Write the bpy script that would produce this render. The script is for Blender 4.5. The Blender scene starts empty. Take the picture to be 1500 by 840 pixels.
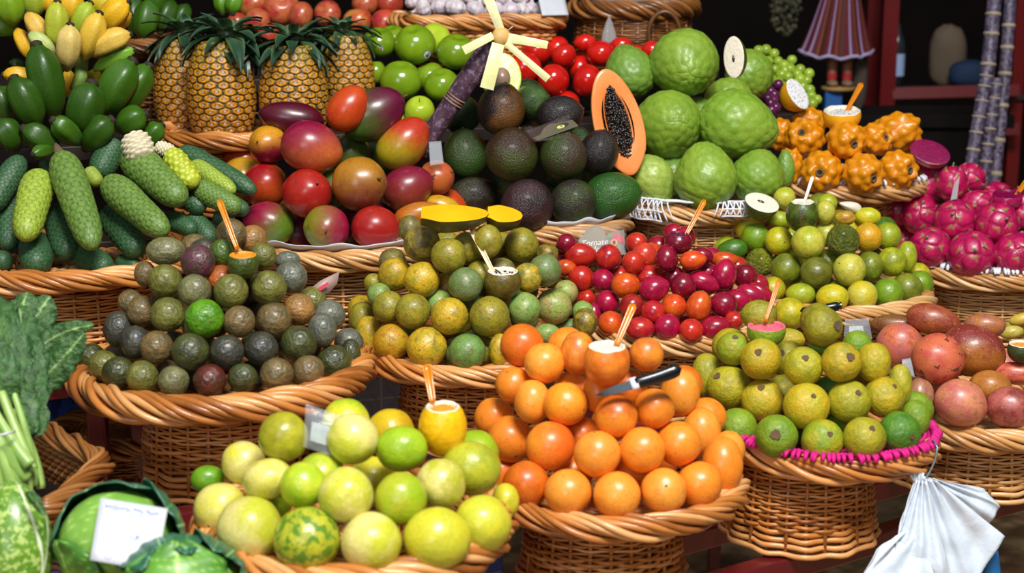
import bpy, math, random
from mathutils import Vector, Matrix, noise as mnoise, kdtree
random.seed(7)
PI = math.pi
# ---------------------------------------------------------------- camera model
FPX, CU, CV = 2300.0, 750.0, 420.0
PITCH = math.radians(12)
CAM = Vector((0, 0, 1.6))
RT = Vector((1, 0, 0)); FW = Vector((0, math.cos(PITCH), -math.sin(PITCH))); UP = Vector((0, math.sin(PITCH), math.cos(PITCH)))
def ray(u, v): return FW + RT*((u-CU)/FPX) - UP*((v-CV)/FPX)
def at(u, v, d): return CAM + ray(u, v)*d
def atY(u, v, Y):
    r = ray(u, v); return CAM + r*(Y/r.y)
def depth(p): return (p-CAM).dot(FW)
def view_frame(p):
    """right, up, toward-camera unit vectors at p"""
    w = (CAM-p).normalized(); r = Vector((0, 0, 1)).cross(w).normalized(); u = w.cross(r)
    return r, u, w
COL = bpy.context.scene.collection
# ---------------------------------------------------------------- colour
def srgb(h):
    h = h.lstrip('#')
    out = []
    for i in (0, 2, 4):
        c = int(h[i:i+2], 16)/255
        out.append(c/12.92 if c <= .04045 else ((c+.055)/1.055)**2.4)
    return out
def rgba(h): return (*srgb(h), 1)
# ---------------------------------------------------------------- mesh builder
class MB:
    def __init__(s): s.v = []; s.f = []; s.m = []; s.a = []
    def add(s, vs, fs, mat=0, attr=0.0):
        o = len(s.v); s.v += [tuple(q) for q in vs]
        s.f += [tuple(i+o for i in f) for f in fs]; s.m += [mat]*len(fs)
        s.a += list(attr) if isinstance(attr, (list, tuple)) else [attr]*len(vs)
    def mesh(s, name, mats, smooth=True):
        me = bpy.data.meshes.new(name); me.from_pydata(s.v, [], s.f)
        for m in mats: me.materials.append(m)
        if len(mats) > 1: me.polygons.foreach_set('material_index', s.m)
        me.polygons.foreach_set('use_smooth', [smooth]*len(s.f))
        at_ = me.attributes.new('tone', 'FLOAT', 'POINT'); at_.data.foreach_set('value', s.a)
        me.update(); return me
def link(name, me, parent=None, loc=None):
    o = bpy.data.objects.new(name, me); COL.objects.link(o)
    if parent: o.parent = parent
    if loc is not None: o.location = loc
    return o
def empty(name, loc=(0, 0, 0)):
    o = bpy.data.objects.new(name, None); o.empty_display_size = .02; COL.objects.link(o); o.location = loc; return o
def tag(o, label=None, cat=None, group=None, kind=None):
    if label: o['label'] = label
    if cat: o['category'] = cat
    if group: o['group'] = group
    if kind: o['kind'] = kind
    return o
def grid(nu, nv, fn, cu=False, cv=False):
    vs = [fn(i/(nu if cu else nu-1), j/(nv if cv else nv-1)) for j in range(nv) for i in range(nu)]
    fs = []
    for j in range(nv if cv else nv-1):
        for i in range(nu if cu else nu-1):
            a = j*nu+i; b = j*nu+(i+1) % nu; c = ((j+1) % nv)*nu+(i+1) % nu; d = ((j+1) % nv)*nu+i
            fs.append((a, b, c, d))
    return vs, fs
def ball(nu=28, nv=18, fn=None):
    """unit sphere dirs (z pole) -> fn(dir) -> point"""
    fn = fn or (lambda d: d)
    vs = [fn(Vector((0, 0, 1)))]
    for j in range(1, nv):
        t = PI*j/nv
        for i in range(nu):
            p = 2*PI*i/nu; vs.append(fn(Vector((math.sin(t)*math.cos(p), math.sin(t)*math.sin(p), math.cos(t)))))
    vs.append(fn(Vector((0, 0, -1)))); n = len(vs)-1; fs = []
    for i in range(nu): fs.append((0, 1+i, 1+(i+1) % nu))
    for j in range(nv-2):
        for i in range(nu):
            a = 1+j*nu+i; b = 1+j*nu+(i+1) % nu; fs.append((a, a+nu, b+nu, b))
    o = 1+(nv-2)*nu
    for i in range(nu): fs.append((o+i, n, o+(i+1) % nu))
    return vs, fs
def lathe(prof, n=32, fn=None):
    """prof: [(r,z)] bottom->top; closes where r==0"""
    vs = []; fs = []; rows = []
    for r, z in prof:
        if r < 1e-6: rows.append([len(vs)]); vs.append(Vector((0, 0, z)))
        else:
            rows.append(list(range(len(vs), len(vs)+n)))
            for i in range(n): vs.append(Vector((r*math.cos(2*PI*i/n), r*math.sin(2*PI*i/n), z)))
    for A, B in zip(rows, rows[1:]):
        for i in range(n):
            k = (i+1) % n
            if len(A) == 1 and len(B) == 1: continue
            if len(A) == 1: fs.append((A[0], B[k], B[i]))
            elif len(B) == 1: fs.append((A[i], A[k], B[0]))
            else: fs.append((A[i], A[k], B[k], B[i]))
    if fn: vs = [fn(v) for v in vs]
    return vs, fs
def tube(pts, rad, n=6, closed=False, flat=1.0):
    pts = [Vector(p) for p in pts]; m = len(pts)
    if not isinstance(rad, (list, tuple)): rad = [rad]*m
    vs = []; fs = []; nrm = None
    for i, p in enumerate(pts):
        a = pts[(i-1) % m] if (closed or i > 0) else p
        b = pts[(i+1) % m] if (closed or i < m-1) else p
        t = (b-a).normalized()
        if nrm is None: nrm = t.orthogonal().normalized()
        nrm = (nrm-t*nrm.dot(t))
        nrm = nrm.normalized() if nrm.length > 1e-6 else t.orthogonal().normalized()
        bn = t.cross(nrm)
        for k in range(n):
            q = 2*PI*k/n; vs.append(p+(nrm*math.cos(q)+bn*math.sin(q)*flat)*rad[i])
    for i in range(m if closed else m-1):
        j = (i+1) % m
        for k in range(n): fs.append((i*n+k, i*n+(k+1) % n, j*n+(k+1) % n, j*n+k))
    if not closed:
        fs.append(tuple(range(n-1, -1, -1))); fs.append(tuple((m-1)*n+k for k in range(n)))
    return vs, fs
def box(c, s, rot=None):
    vs = []
    for x in (-.5, .5):
        for y in (-.5, .5):
            for z in (-.5, .5):
                q = Vector((x*s[0], y*s[1], z*s[2])); q = rot @ q if rot else q; vs.append(q+Vector(c))
    return vs, [(0, 1, 3, 2), (4, 6, 7, 5), (0, 4, 5, 1), (2, 3, 7, 6), (0, 2, 6, 4), (1, 5, 7, 3)]
def bevbox(name, c, s, mat, bev=.004, parent=None):
    m = MB(); m.add(*box((0, 0, 0), s)); o = link(name, m.mesh(name, [mat], False), parent, c)
    b = o.modifiers.new('bevel', 'BEVEL'); b.width = bev; b.segments = 2; return o
def lerp(a, b, t): return a+(b-a)*t
def sstep(a, b, x):
    t = max(0, min(1, (x-a)/(b-a))); return t*t*(3-2*t)
def fib(n):
    g = PI*(3-math.sqrt(5)); out = []
    for i in range(n):
        z = 1-2*(i+.5)/n; r = math.sqrt(1-z*z); out.append(Vector((r*math.cos(g*i), r*math.sin(g*i), z)))
    return out
ORD = ['first', 'second', 'third', 'fourth', 'fifth', 'sixth', 'seventh', 'eighth', 'ninth', 'tenth', 'eleventh', 'twelfth', 'thirteenth', 'fourteenth', 'fifteenth', 'sixteenth', 'seventeenth', 'eighteenth', 'nineteenth', 'twentieth']
# ---------------------------------------------------------------- materials
class NT:
    def __init__(s, name):
        s.m = bpy.data.materials.new(name); s.m.use_nodes = True; s.t = s.m.node_tree; s.b = s.t.nodes['Principled BSDF']
    def n(s, kind, **kw):
        x = s.t.nodes.new(kind)
        for k, v in kw.items(): setattr(x, k, v)
        return x
    def put(s, sock, v):
        if hasattr(v, 'is_linked') or isinstance(v, bpy.types.NodeSocket): s.t.links.new(v, sock)
        else: sock.default_value = v
    def math(s, op, a, b=0.0, c=0.0, clamp=False):
        x = s.n('ShaderNodeMath', operation=op, use_clamp=clamp)
        for i, v in enumerate((a, b, c)): s.put(x.inputs[i], v)
        return x.outputs[0]
    def vmath(s, op, a, b=(0, 0, 0)):
        x = s.n('ShaderNodeVectorMath', operation=op); s.put(x.inputs[0], a); s.put(x.inputs[1], b)
        return x.outputs['Value'] if op in ('DOT_PRODUCT', 'LENGTH') else x.outputs[0]
    def mix(s, f, a, b):
        x = s.n('ShaderNodeMix', data_type='RGBA')
        s.put(x.inputs[0], f); s.put(x.inputs[6], a); s.put(x.inputs[7], b); return x.outputs[2]
    def noise(s, vec, scale, detail=3.0, rough=.55, dist=0.0):
        x = s.n('ShaderNodeTexNoise'); s.put(x.inputs['Vector'], vec); x.inputs['Scale'].default_value = scale
        x.inputs['Detail'].default_value = detail; x.inputs['Roughness'].default_value = rough; x.inputs['Distortion'].default_value = dist
        return x.outputs['Fac']
    def voro(s, vec, scale, feature='F1'):
        x = s.n('ShaderNodeTexVoronoi', feature=feature); s.put(x.inputs['Vector'], vec); x.inputs['Scale'].default_value = scale
        return x.outputs['Distance']
    def ramp(s, v, lo, hi, a=0.0, b=1.0):
        x = s.n('ShaderNodeMapRange', interpolation_type='SMOOTHSTEP'); s.put(x.inputs[0], v)
        for i, q in enumerate((lo, hi, a, b)): x.inputs[i+1].default_value = q
        return x.outputs[0]
    def objvec(s, k=37.0):
        tc = s.n('ShaderNodeTexCoord'); oi = s.n('ShaderNodeObjectInfo')
        r = s.math('MULTIPLY', oi.outputs['Random'], k)
        return s.vmath('ADD', tc.outputs['Object'], r), tc.outputs['Object'], oi
    def attr(s, name, typ='GEOMETRY'):
        x = s.n('ShaderNodeAttribute', attribute_type=typ, attribute_name=name); return x
    def bump(s, h, strength=.3, dist=.02, prev=None):
        x = s.n('ShaderNodeBump'); x.inputs['Strength'].default_value = strength; x.inputs['Distance'].default_value = dist
        s.put(x.inputs['Height'], h)
        if prev: s.put(x.inputs['Normal'], prev)
        return x.outputs[0]
    def done(s, col, rough=.5, nrm=None, spec=.5, coat=0.0, **kw):
        s.put(s.b.inputs['Base Color'], col); s.put(s.b.inputs['Roughness'], rough)
        s.b.inputs['Specular IOR Level'].default_value = spec; s.b.inputs['Coat Weight'].default_value = coat
        s.b.inputs['Coat Roughness'].default_value = .15
        if nrm: s.put(s.b.inputs['Normal'], nrm)
        for k, v in kw.items(): s.put(s.b.inputs[k.replace('_', ' ')], v)
        return s.m
def plain(name, hexc, rough=.5, var=.12, scale=30, spec=.5, coat=0.0, bump=0.0, **kw):
    """one colour with a little procedural variation"""
    t = NT(name); v, _, _ = t.objvec(); c = srgb(hexc)
    n = t.noise(v, scale, 4)
    col = t.mix(t.ramp(n, .3, .7), (*[x*(1-var) for x in c], 1), (*[min(1, x*(1+var)) for x in c], 1))
    return t.done(col, rough, t.bump(n, bump, .004) if bump else None, spec, coat, **kw)
def skin(name, k=1.1, mixscale=1.6, spots=(), rough=.38, coat=.15, bumps=(), spec=.5, sss=0.0, fine=.12, sharp=.28, ms=1.0):
    """fruit skin: object colour -> second colour (object property c2) along object direction gd plus noise, then spots.
    spots: (kind, scale, lo, hi, hex, strength)  bumps: (kind, scale, strength)"""
    t = NT(name); v, raw, oi = t.objvec()
    if ms != 1.0:
        v = t.vmath('ADD', t.vmath('MULTIPLY', raw, (ms, ms, ms)), t.math('MULTIPLY', oi.outputs['Random'], 37.0))
    c2 = t.attr('c2', 'OBJECT').outputs['Color']; gd = t.attr('gd', 'OBJECT').outputs['Vector']
    n = t.noise(v, mixscale, 4, .6)
    f = t.math('ADD', t.vmath('DOT_PRODUCT', raw, gd), t.math('MULTIPLY', t.math('SUBTRACT', n, .5), k*2))
    f = t.ramp(f, -sharp, sharp)
    col = t.mix(f, oi.outputs['Color'], c2)
    if fine:
        n2 = t.noise(v, 9, 5, .65)
        hs = t.n('ShaderNodeHueSaturation'); t.put(hs.inputs['Color'], col)
        t.put(hs.inputs['Value'], t.ramp(n2, .25, .75, 1-fine, 1+fine)); col = hs.outputs[0]
    for kind, sc, lo, hi, hx, st in spots:
        q = t.noise(v, sc, 4, .62) if kind == 'n' else t.voro(v, sc)
        fac = t.math('MULTIPLY', t.ramp(q, lo, hi) if kind == 'n' else t.ramp(q, lo, hi, 1, 0), st)
        col = t.mix(fac, col, rgba(hx))
    nr = None
    for kind, sc, st in bumps:
        q = t.noise(v, sc, 4) if kind == 'n' else t.voro(v, sc)
        nr = t.bump(q, st, .03, nr)
    kw = {}
    if sss: kw = dict(Subsurface_Weight=sss, Subsurface_Scale=.01)
    return t.done(col, rough, nr, spec, coat, **kw)
M = {}
# fruit skins
M['olive'] = skin('olive_passion_skin', .8, 1.3, [('n', 5, .6, .72, '#6a5a3a', .45), ('v', 13, .06, .13, '#b9b489', .6), ('n', 14, .66, .74, '#2a2a20', .5)], .30, .25, [('n', 3.5, .3), ('n', 9, .12)])
M['mottled'] = skin('mottled_passion_skin', 1.1, 1.7, [('n', 3.2, .52, .66, '#7a561c', .6), ('n', 11, .57, .66, '#4a3412', .55), ('v', 16, .05, .11, '#54400f', .5)], .42, .14, [('n', 5, .15)], sharp=.45)
M['lime'] = skin('yellow_passion_skin', .9, 1.4, [('n', 6, .66, .74, '#8a7a25', .5), ('v', 9, .05, .09, '#5c5a1c', .55)], .34, .2, [('n', 4, .14), ('n', 12, .1)])
M['wrinkled'] = skin('wrinkled_passion_skin', .9, 1.4, [('n', 6, .62, .74, '#8a7a25', .4)], .36, .2, [('n', 5, .9), ('n', 12, .4)])
M['orange'] = skin('orange_granadilla_skin', .7, 1.2, [('n', 2.6, .57, .70, '#c8641e', .5), ('v', 11, .05, .10, '#b8601a', .5), ('n', 5, .64, .70, '#8c3f14', .5)], .36, .16, [('n', 22, .05)], sss=.06)
M['maracuja'] = skin('big_passion_skin', .9, 1.1, [('n', 4, .66, .76, '#8f9a2a', .4), ('v', 8, .03, .07, '#6b6a1c', .6)], .34, .2, [('n', 3, .1)], sss=.05)
M['patchy'] = skin('patchy_passion_skin', 1.0, 2.2, [('n', 3.4, .5, .56, '#3f7a1c', .85), ('n', 7, .62, .7, '#9a7a25', .5)], .34, .2, [('n', 4, .1)])
M['guava'] = skin('guava_skin', .9, 1.5, [('n', 7, .62, .72, '#8f8a1f', .5), ('v', 9, .05, .12, '#5a5416', .6), ('n', 13, .68, .75, '#4f4414', .6)], .45, .08, [('n', 4, .2), ('n', 16, .15)])
M['red'] = skin('giant_granadilla_skin', 1.0, 1.5, [('v', 20, .12, .26, '#dcae84', .55), ('n', 3, .52, .66, '#6e2f22', .45), ('n', 9, .6, .68, '#d89a7a', .4)], .38, .2, [('n', 20, .08)])
M['redspot'] = skin('blackspot_granadilla_skin', 1.0, 1.5, [('v', 22, .10, .2, '#e3b58a', .45), ('n', 3.4, .61, .64, '#2b2622', .9), ('n', 9, .62, .68, '#5a3a2a', .5)], .4, .15, [('n', 20, .08)])
M['tamarillo'] = skin('tamarillo_skin', .7, 1.2, [('n', 7, .58, .72, '#d8541e', .35), ('v', 20, .05, .12, '#e8953c', .3)], .25, .3, [('n', 6, .03)])
M['mango'] = skin('mango_skin', .45, 1.1, [('v', 22, .06, .12, '#e2b878', .28), ('n', 2.2, .56, .72, '#5a1420', .4), ('n', 12, .66, .72, '#3a1418', .45)], .33, .22, [('n', 26, .03)], sharp=.5)
M['avocado'] = skin('avocado_skin', .9, 1.3, [('v', 24, .10, .24, '#8f9a3a', .5), ('n', 20, .58, .68, '#120e0c', .5)], .33, .06, [('v', 26, .22), ('n', 16, .3)], spec=.5)
M['cherimoya'] = skin('cherimoya_skin', .9, 1.2, [('n', 6, .62, .72, '#8fa04a', .5), ('v', 6, .03, .06, '#5a4a22', .7)], .42, .1, [('n', 14, .1)], sss=.05)
M['apple'] = skin('apple_skin', .5, 1.0, [('v', 26, .04, .1, '#dbe596', .5)], .2, .35, (), sss=.05, fine=.05)
M['blushapple'] = skin('blush_apple_skin', .9, 1.1, [('n', 8, .6, .7, '#e8b060', .4)], .3, .2, ())
M['tomato'] = skin('tomato_skin', .4, .8, (), .16, .4, (), sss=.06, fine=.05)
M['garlic'] = skin('garlic_skin', .8, 2.2, [('n', 3, .55, .7, '#b99ab0', .5)], .5, .05, [('n', 8, .1)])
M['banana'] = skin('banana_skin', .35, 1.6, [('n', 9, .66, .72, '#6a4a16', .6), ('v', 5, .05, .10, '#3b2a10', .6)], .5, .05, [('n', 6, .08)], ms=32)
M['greenbanana'] = skin('green_banana_skin', .35, 1.6, [('n', 7, .68, .74, '#26301a', .6), ('v', 4, .03, .07, '#252015', .6)], .4, .12, [('n', 6, .06)], ms=30)
M['gourd'] = skin('gourd_skin', .4, 2, [('n', 5, .52, .58, '#b9cf72', .85), ('n', 9, .6, .66, '#cfe09a', .7)], .35, .2, [('n', 10, .05)], ms=21)
M['grape'] = skin('grape_skin', .5, 1, (), .25, .2, (), sss=.15, fine=.08)

def toned(name, stops, rough=.5, coat=0., bump=None, spec=.5, var=.15, vs=30, sss=0.0, low=None):
    """colour from the mesh attribute 'tone' through a colour ramp (surface pattern of the thing itself)"""
    t = NT(name); v, raw, oi = t.objvec()
    a = t.attr('tone').outputs['Fac']
    r = t.n('ShaderNodeValToRGB'); t.put(r.inputs[0], a)
    e = r.color_ramp.elements
    while len(e) < len(stops): e.new(.5)
    for q, (p, h) in zip(e, stops): q.position = p; q.color = rgba(h)
    n = t.noise(v, vs, 4); base = r.outputs[0]
    if low:      # the rind itself is browner towards the base and greener near the crown
        sp = t.n('ShaderNodeSeparateXYZ'); t.put(sp.inputs[0], raw); z = t.math('ADD', sp.outputs[2], t.math('MULTIPLY', t.noise(v, 2.2, 3), .9))
        base = t.mix(t.math('MULTIPLY', t.ramp(z, -.5, .6, 1, 0), .55), base, rgba(low[0])); base = t.mix(t.math('MULTIPLY', t.ramp(z, .8, 1.5), .4), base, rgba(low[1]))
    hs = t.n('ShaderNodeHueSaturation'); t.put(hs.inputs['Color'], base); t.put(hs.inputs['Value'], t.ramp(n, .25, .75, 1-var, 1+var))
    nr = t.bump(n, bump, .01) if bump else None
    kw = dict(Subsurface_Weight=sss, Subsurface_Scale=.01) if sss else {}
    return t.done(hs.outputs[0], rough, nr, spec, coat, **kw)
M['pineapple'] = toned('pineapple_rind', [(0, '#4c382e'), (.08, '#b89c90'), (.20, '#6e4426'), (.36, '#cc8410'), (.60, '#d08c14'), (.70, '#8a6410'), (.80, '#454212'), (1, '#241e0c')], .42, .12, .3, var=.45, vs=9, low=('#7a4418', '#8a8c1c'))
M['pineapplebract'] = toned('pineapple_bract', [(0, '#e3d3cc'), (.5, '#a5857a'), (1, '#5a3a2c')], .6)
M['crown'] = toned('pineapple_crown_leaf', [(0, '#b0be92'), (.22, '#4a6844'), (.55, '#26442e'), (1, '#1d3526')], .42, .1, .1)
M['monstera'] = toned('scaly_fruit_skin', [(0, '#6c8836'), (.55, '#587632'), (.85, '#47632f'), (1, '#354c22')], .5, .05, .15, var=.2, vs=6)
M['monsteradark'] = toned('dark_scaly_fruit_skin', [(0, '#3a6038'), (.55, '#2e5232'), (.85, '#23432c'), (1, '#1a3320')], .5, .05, .15, var=.2, vs=6)
M['monsterayellow'] = toned('ripening_scaly_fruit_skin', [(0, '#9cae38'), (.55, '#88a034'), (.85, '#6f8a2e'), (1, '#547024')], .5, .05, .15, var=.2, vs=6)
M['corecream'] = toned('cream_pulp', [(0, '#f3ecd2'), (1, '#a58f5c')], .6, bump=.2)
M['peeled'] = toned('peeled_segments', [(0, '#c9cf45'), (.7, '#a3b02c'), (1, '#5c6a18')], .4)
M['pitahaya'] = toned('yellow_pitahaya_skin', [(0, '#d48408'), (.6, '#dc980e'), (.92, '#a56c10'), (1, '#3b3216')], .38, .15, .08, vs=10, sss=.04)
M['dragon'] = toned('dragon_fruit_skin', [(0, '#b00e4e'), (.55, '#a40c4a'), (.8, '#b45a48'), (1, '#8a8a4a')], .36, .2, .12, vs=8)
M['dragonflap'] = toned('dragon_fruit_scale', [(0, '#bc1456'), (.6, '#bc1c54'), (.85, '#a8704c'), (1, '#84804a')], .4, .15, .1, vs=8)
M['leaf'] = toned('chard_leaf', [(0, '#b5cc90'), (.12, '#7a9c58'), (.3, '#4a7034'), (1, '#2e5528')], .5, .03, .9, var=.35, vs=80)
M['stalk'] = toned('leaf_stalk', [(0, '#cfe09a'), (.5, '#9fc062'), (1, '#5d8a3c')], .4, .1)
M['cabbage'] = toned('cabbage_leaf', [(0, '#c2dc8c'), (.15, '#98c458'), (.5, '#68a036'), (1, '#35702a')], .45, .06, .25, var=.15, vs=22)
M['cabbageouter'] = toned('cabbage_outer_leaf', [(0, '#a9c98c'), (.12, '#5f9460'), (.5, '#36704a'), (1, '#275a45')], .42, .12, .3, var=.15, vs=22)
# woven cane
def wicker(name, dark, mid, light):
    t = NT(name); v, raw, oi = t.objvec()
    a = t.attr('tone').outputs['Fac']; n = t.noise(v, 14, 5, .6)
    f = t.math('ADD', t.math('MULTIPLY', a, .6), t.math('MULTIPLY', n, .5), clamp=True)
    r = t.n('ShaderNodeValToRGB'); t.put(r.inputs[0], f); e = r.color_ramp.elements; e.new(.5)
    for q, (p, h) in zip(e, [(.15, dark), (.5, mid), (.9, light)]): q.position = p; q.color = rgba(h)
    return t.done(r.outputs[0], .36, t.bump(t.noise(v, 60, 3), .15, .004), .5, .15)
M['wicker'] = wicker('honey_wicker', '#84481a', '#c67d38', '#e6ae70')
M['wickerpale'] = wicker('pale_wicker', '#9c6430', '#d09a5c', '#e6bd88')
M['wickerdark'] = wicker('dark_wicker', '#4a2a12', '#7d4c20', '#a56d38')
M['wickerbrown'] = wicker('brown_wicker', '#552e12', '#8f5826', '#b8804a')
M['core'] = plain('cane_core', '#6e421c', .7)
# other surfaces
M['redpaint'] = plain('oxblood_painted_metal', '#5e121a', .32, .1, 8, coat=.2)
M['redpost'] = plain('red_painted_wood', '#64070b', .35, .12, 6, coat=.1)
M['darkwood'] = plain('dark_stall_wood', '#20120c', .6, .3, 6)
M['white'] = plain('white_paper', '#cfd1d8', .7, .03)
M['whitecloth'] = plain('white_cotton', '#e4e6ee', .85, .05, 80, bump=.3)
M['magenta'] = plain('magenta_yarn', '#d0107c', .75, .15, 80, bump=.4)
M['black'] = plain('black_plastic', '#0e1016', .3, .1, coat=.3)
M['steel'] = plain('steel', '#a8b0b4', .25, .05, Metallic=1.0)
M['wire'] = plain('green_grey_wire', '#7f9296', .35, .05, Metallic=.6)
def clear(name, hexc, alpha=.35, rough=.15):
    t = NT(name); v, _, _ = t.objvec(); n = t.noise(v, 40, 3)
    return t.done(rgba(hexc), rough, t.bump(n, .3, .003), .3, 0.0, Alpha=alpha)
M['film'] = clear('clear_film', '#c9ced2', .30)
M['sleeve'] = clear('clear_card_sleeve', '#8f7a70', .10, .3)
M['amber'] = plain('amber_plastic_spoon', '#e58a08', .2, .1, coat=.4, Transmission_Weight=.25)
M['palespoon'] = plain('pale_plastic_spoon', '#eadfd2', .25, .05, coat=.3)
M['whitespoon'] = plain('peach_plastic_spoon', '#f0cfa0', .25, .05, coat=.3)
M['bag'] = plain('white_plastic_bag', '#dfe3ec', .28, .03, 45, coat=.25, bump=.6, Subsurface_Weight=.2, Subsurface_Scale=.02)
M['stem'] = plain('dry_stem', '#5a4424', .7, .3, 60)
M['stemgreen'] = plain('green_stem', '#6f8a3a', .6, .3, 60)
M['scar'] = plain('blossom_scar', '#6a543a', .8, .4, 60, bump=.5)
M['scardark'] = plain('dark_scar', '#2a1e14', .8, .4, 60)
def flesh(name, a, b, sc=6, rough=.3, sss=.1, coat=.2):
    t = NT(name); v, _, _ = t.objvec(); n = t.noise(v, sc, 4)
    return t.done(t.mix(t.ramp(n, .35, .65), rgba(a), rgba(b)), rough, t.bump(n, .2, .01), .5, coat, Subsurface_Weight=sss, Subsurface_Scale=.01)
M['papayaflesh'] = flesh('papaya_flesh', '#f58742', '#fa9a58')
M['papayaskin'] = flesh('papaya_skin', '#b58a1c', '#7f8a1f', 3)
M['seed'] = plain('black_seed', '#191512', .25, .4, 50, coat=.4)
M['mangoflesh'] = flesh('mango_flesh', '#e3aa0c', '#efbd1c')
M['creamflesh'] = flesh('cream_flesh', '#f2e9d8', '#e8dbc2', 8)
M['orangepulp'] = flesh('orange_pulp', '#e5861a', '#f2a93c', 14)
M['yellowrind'] = flesh('yellow_cut_rind', '#f7c414', '#f0b010', 4)
M['pinkflesh'] = flesh('pink_guava_flesh', '#e8788a', '#d95a70', 10)
M['magflesh'] = flesh('magenta_flesh', '#8a084a', '#6e0639', 10)
M['whitespeck'] = skin('speckled_white_flesh', .5, 2, [('v', 9, .22, .34, '#16181f', .95)], .25, .3, fine=.03)
M['avoflesh'] = flesh('avocado_flesh', '#dfe07a', '#c9d45c', 3)
M['avopit'] = flesh('avocado_pit', '#b59a84', '#8f705a', 6)
M['canepurple'] = skin('purple_cane', .8, 1.5, [('n', 2.5, .50, .60, '#a592a8', .45), ('n', 5, .58, .63, '#1d1016', .75)], .4, .12, [('n', 6, .15)], ms=45)
M['canering'] = plain('cane_node', '#8a6a58', .6, .3, 30)
M['peel'] = flesh('pale_cane_strip', '#e6e3ae', '#d8d692', 12, .5, .1, .05)
M['hub'] = flesh('cane_hub', '#e6c98a', '#d2a55c', 14, .6, .05, 0)
# ---------------------------------------------------------------- fruit meshes (unit size, long axis / pole = local Z)
def nz(d, s, o): return mnoise.noise(d*s+Vector((o, o*1.7, -o)))
def round_mesh(name, mat, k, lump=.03, wr=0.0, nu=30, nv=20, squash=0.0, scar=None):
    def fn(d):
        r = 1+lump*nz(d, 1.6, k*3.1)+wr*nz(d, 5, k*1.3)
        if d.z > .9: r -= .05*(d.z-.9)*10*.5
        return Vector((d.x*r, d.y*r, d.z*r*(1-squash)))
    m = MB(); m.add(*ball(nu, nv, fn))
    if scar:
        m.add(*lathe([(0, .985), (.055, .985), (.07, .96), (.05, .9)], 8), mat=1)
        return m.mesh(name, [mat, scar])
    return m.mesh(name, [mat])
def egg_mesh(name, mat, k, point=.25, bend=0.0, lump=.02, nu=28, nv=22, tip=None, beak=0.0):
    """long axis Z (half length 1), widest below the middle, narrower at +Z"""
    def fn(d):
        r = 1+lump*nz(d, 1.6, k*2.3)
        z = d.z; w = (1-point*.5*(z+.25*z*z))*r
        if z > .8: w *= 1-point*.9*(z-.8)*2
        zz = z*(1+.06*point*max(0, z))
        return Vector((d.x*w+bend*(1-z*z)+beak*max(0, z-.5), d.y*w, zz*r))
    m = MB(); m.add(*ball(nu, nv, fn))
    if tip:
        m.add(*lathe([(0, 1.03), (.05, 1.03), (.07, .98), (.05, .93)], 8), mat=1)
        return m.mesh(name, [mat, tip])
    return m.mesh(name, [mat])
def guava_mesh(name, mat, k):
    def fn(d):
        r = 1+.035*nz(d, 1.5, k*4.1)+.012*nz(d, 5, k)
        if d.z > .75: r *= 1-.10*(d.z-.75)**1.0*1.5
        return d*r
    m = MB(); m.add(*ball(32, 22, fn)); return m.mesh(name, [mat])
def calyx_mesh(k):
    random.seed(k); m = MB(); ph = random.random()*6
    def rag(v):
        a = math.atan2(v.y, v.x); q = .92+.09*math.sin(3*a+ph)+.08*math.sin(7*a-ph); return Vector((v.x*q, v.y*q, v.z))
    m.add(*lathe([(.20, .90), (.225, .965), (.19, 1.0), (.15, .985), (.10, .975), (0, .985)], 18, rag)); return m.mesh('blossom_scar', [M['scar']])
def cells_mesh(name, mats, k, n, amp, nip=.0, shape=None, nu=84, nv=56, groove=.5):
    """scale pattern: pillow around each centre + nipple; tone = distance to the centre (0..1)"""
    random.seed(k); C = [(c+Vector((random.uniform(-.05, .05), random.uniform(-.05, .05), random.uniform(-.05, .05)))).normalized() for c in fib(n)]
    kd = kdtree.KDTree(n)
    for i, c in enumerate(C): kd.insert(c, i)
    kd.balance(); sp = math.sqrt(4*PI/n)*.62
    tones = []
    def fn(d):
        res = kd.find_n(d, 2); d1, d2 = res[0][2], res[1][2]
        e = min(1, max(0, (d2-d1)/sp)); q = min(1, d1/sp)
        h = amp*(sstep(0, groove, e)-.5)+nip*math.exp(-(d1/(sp*.32))**2)
        tones.append(1-e if False else q); r = 1+h+.03*nz(d, 1.3, k*2.2)
        p = d*r
        return shape(p, d) if shape else p
    v, f = ball(nu, nv, fn); m = MB(); m.add(v, f, 0, tones); return m.mesh(name, mats)
def heart(p, d):
    t = p.z; w = 1-.18*t-.10*t*t; return Vector((p.x*w, p.y*w, p.z*1.0-.06*(1-min(1, math.hypot(p.x, p.y)))*(1 if t < 0 else 0)))
def pitahaya_mesh(name, k):
    random.seed(k); n = 34; C = [(c+Vector((random.uniform(-.1, .1) for _ in range(3)))).normalized() for c in fib(n)]
    kd = kdtree.KDTree(n)
    for i, c in enumerate(C): kd.insert(c, i)
    kd.balance(); tones = []
    def fn(d):
        _, i, d1 = kd.find(d); off = d-C[i]; up = off.z
        q = d1/.34
        h = .17*max(0, 1-q)**1.1 - .02*(q > 1)
        r = 1+h; tones.append(min(1, max(0, 1-q*3.2)) if q < .32 else .0)
        if d.z > .92: r *= 1-.25*(d.z-.92)/.08; 
        return Vector((d.x*r*.95, d.y*r*.95, d.z*r*1.02))
    m = MB(); v, f = ball(64, 44, fn); m.add(v, f, 0, tones)
    m.add(*lathe([(.17, .80), (.2, .90), (.165, .95), (.12, .92), (.09, .82), (0, .78)], 14), mat=1, attr=1)
    m.add(*lathe([(.10, .83), (.05, .86), (0, .87)], 10), mat=2, attr=1)
    return m.mesh(name, [M['pitahaya'], M['scar'], M['scardark']])
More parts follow.
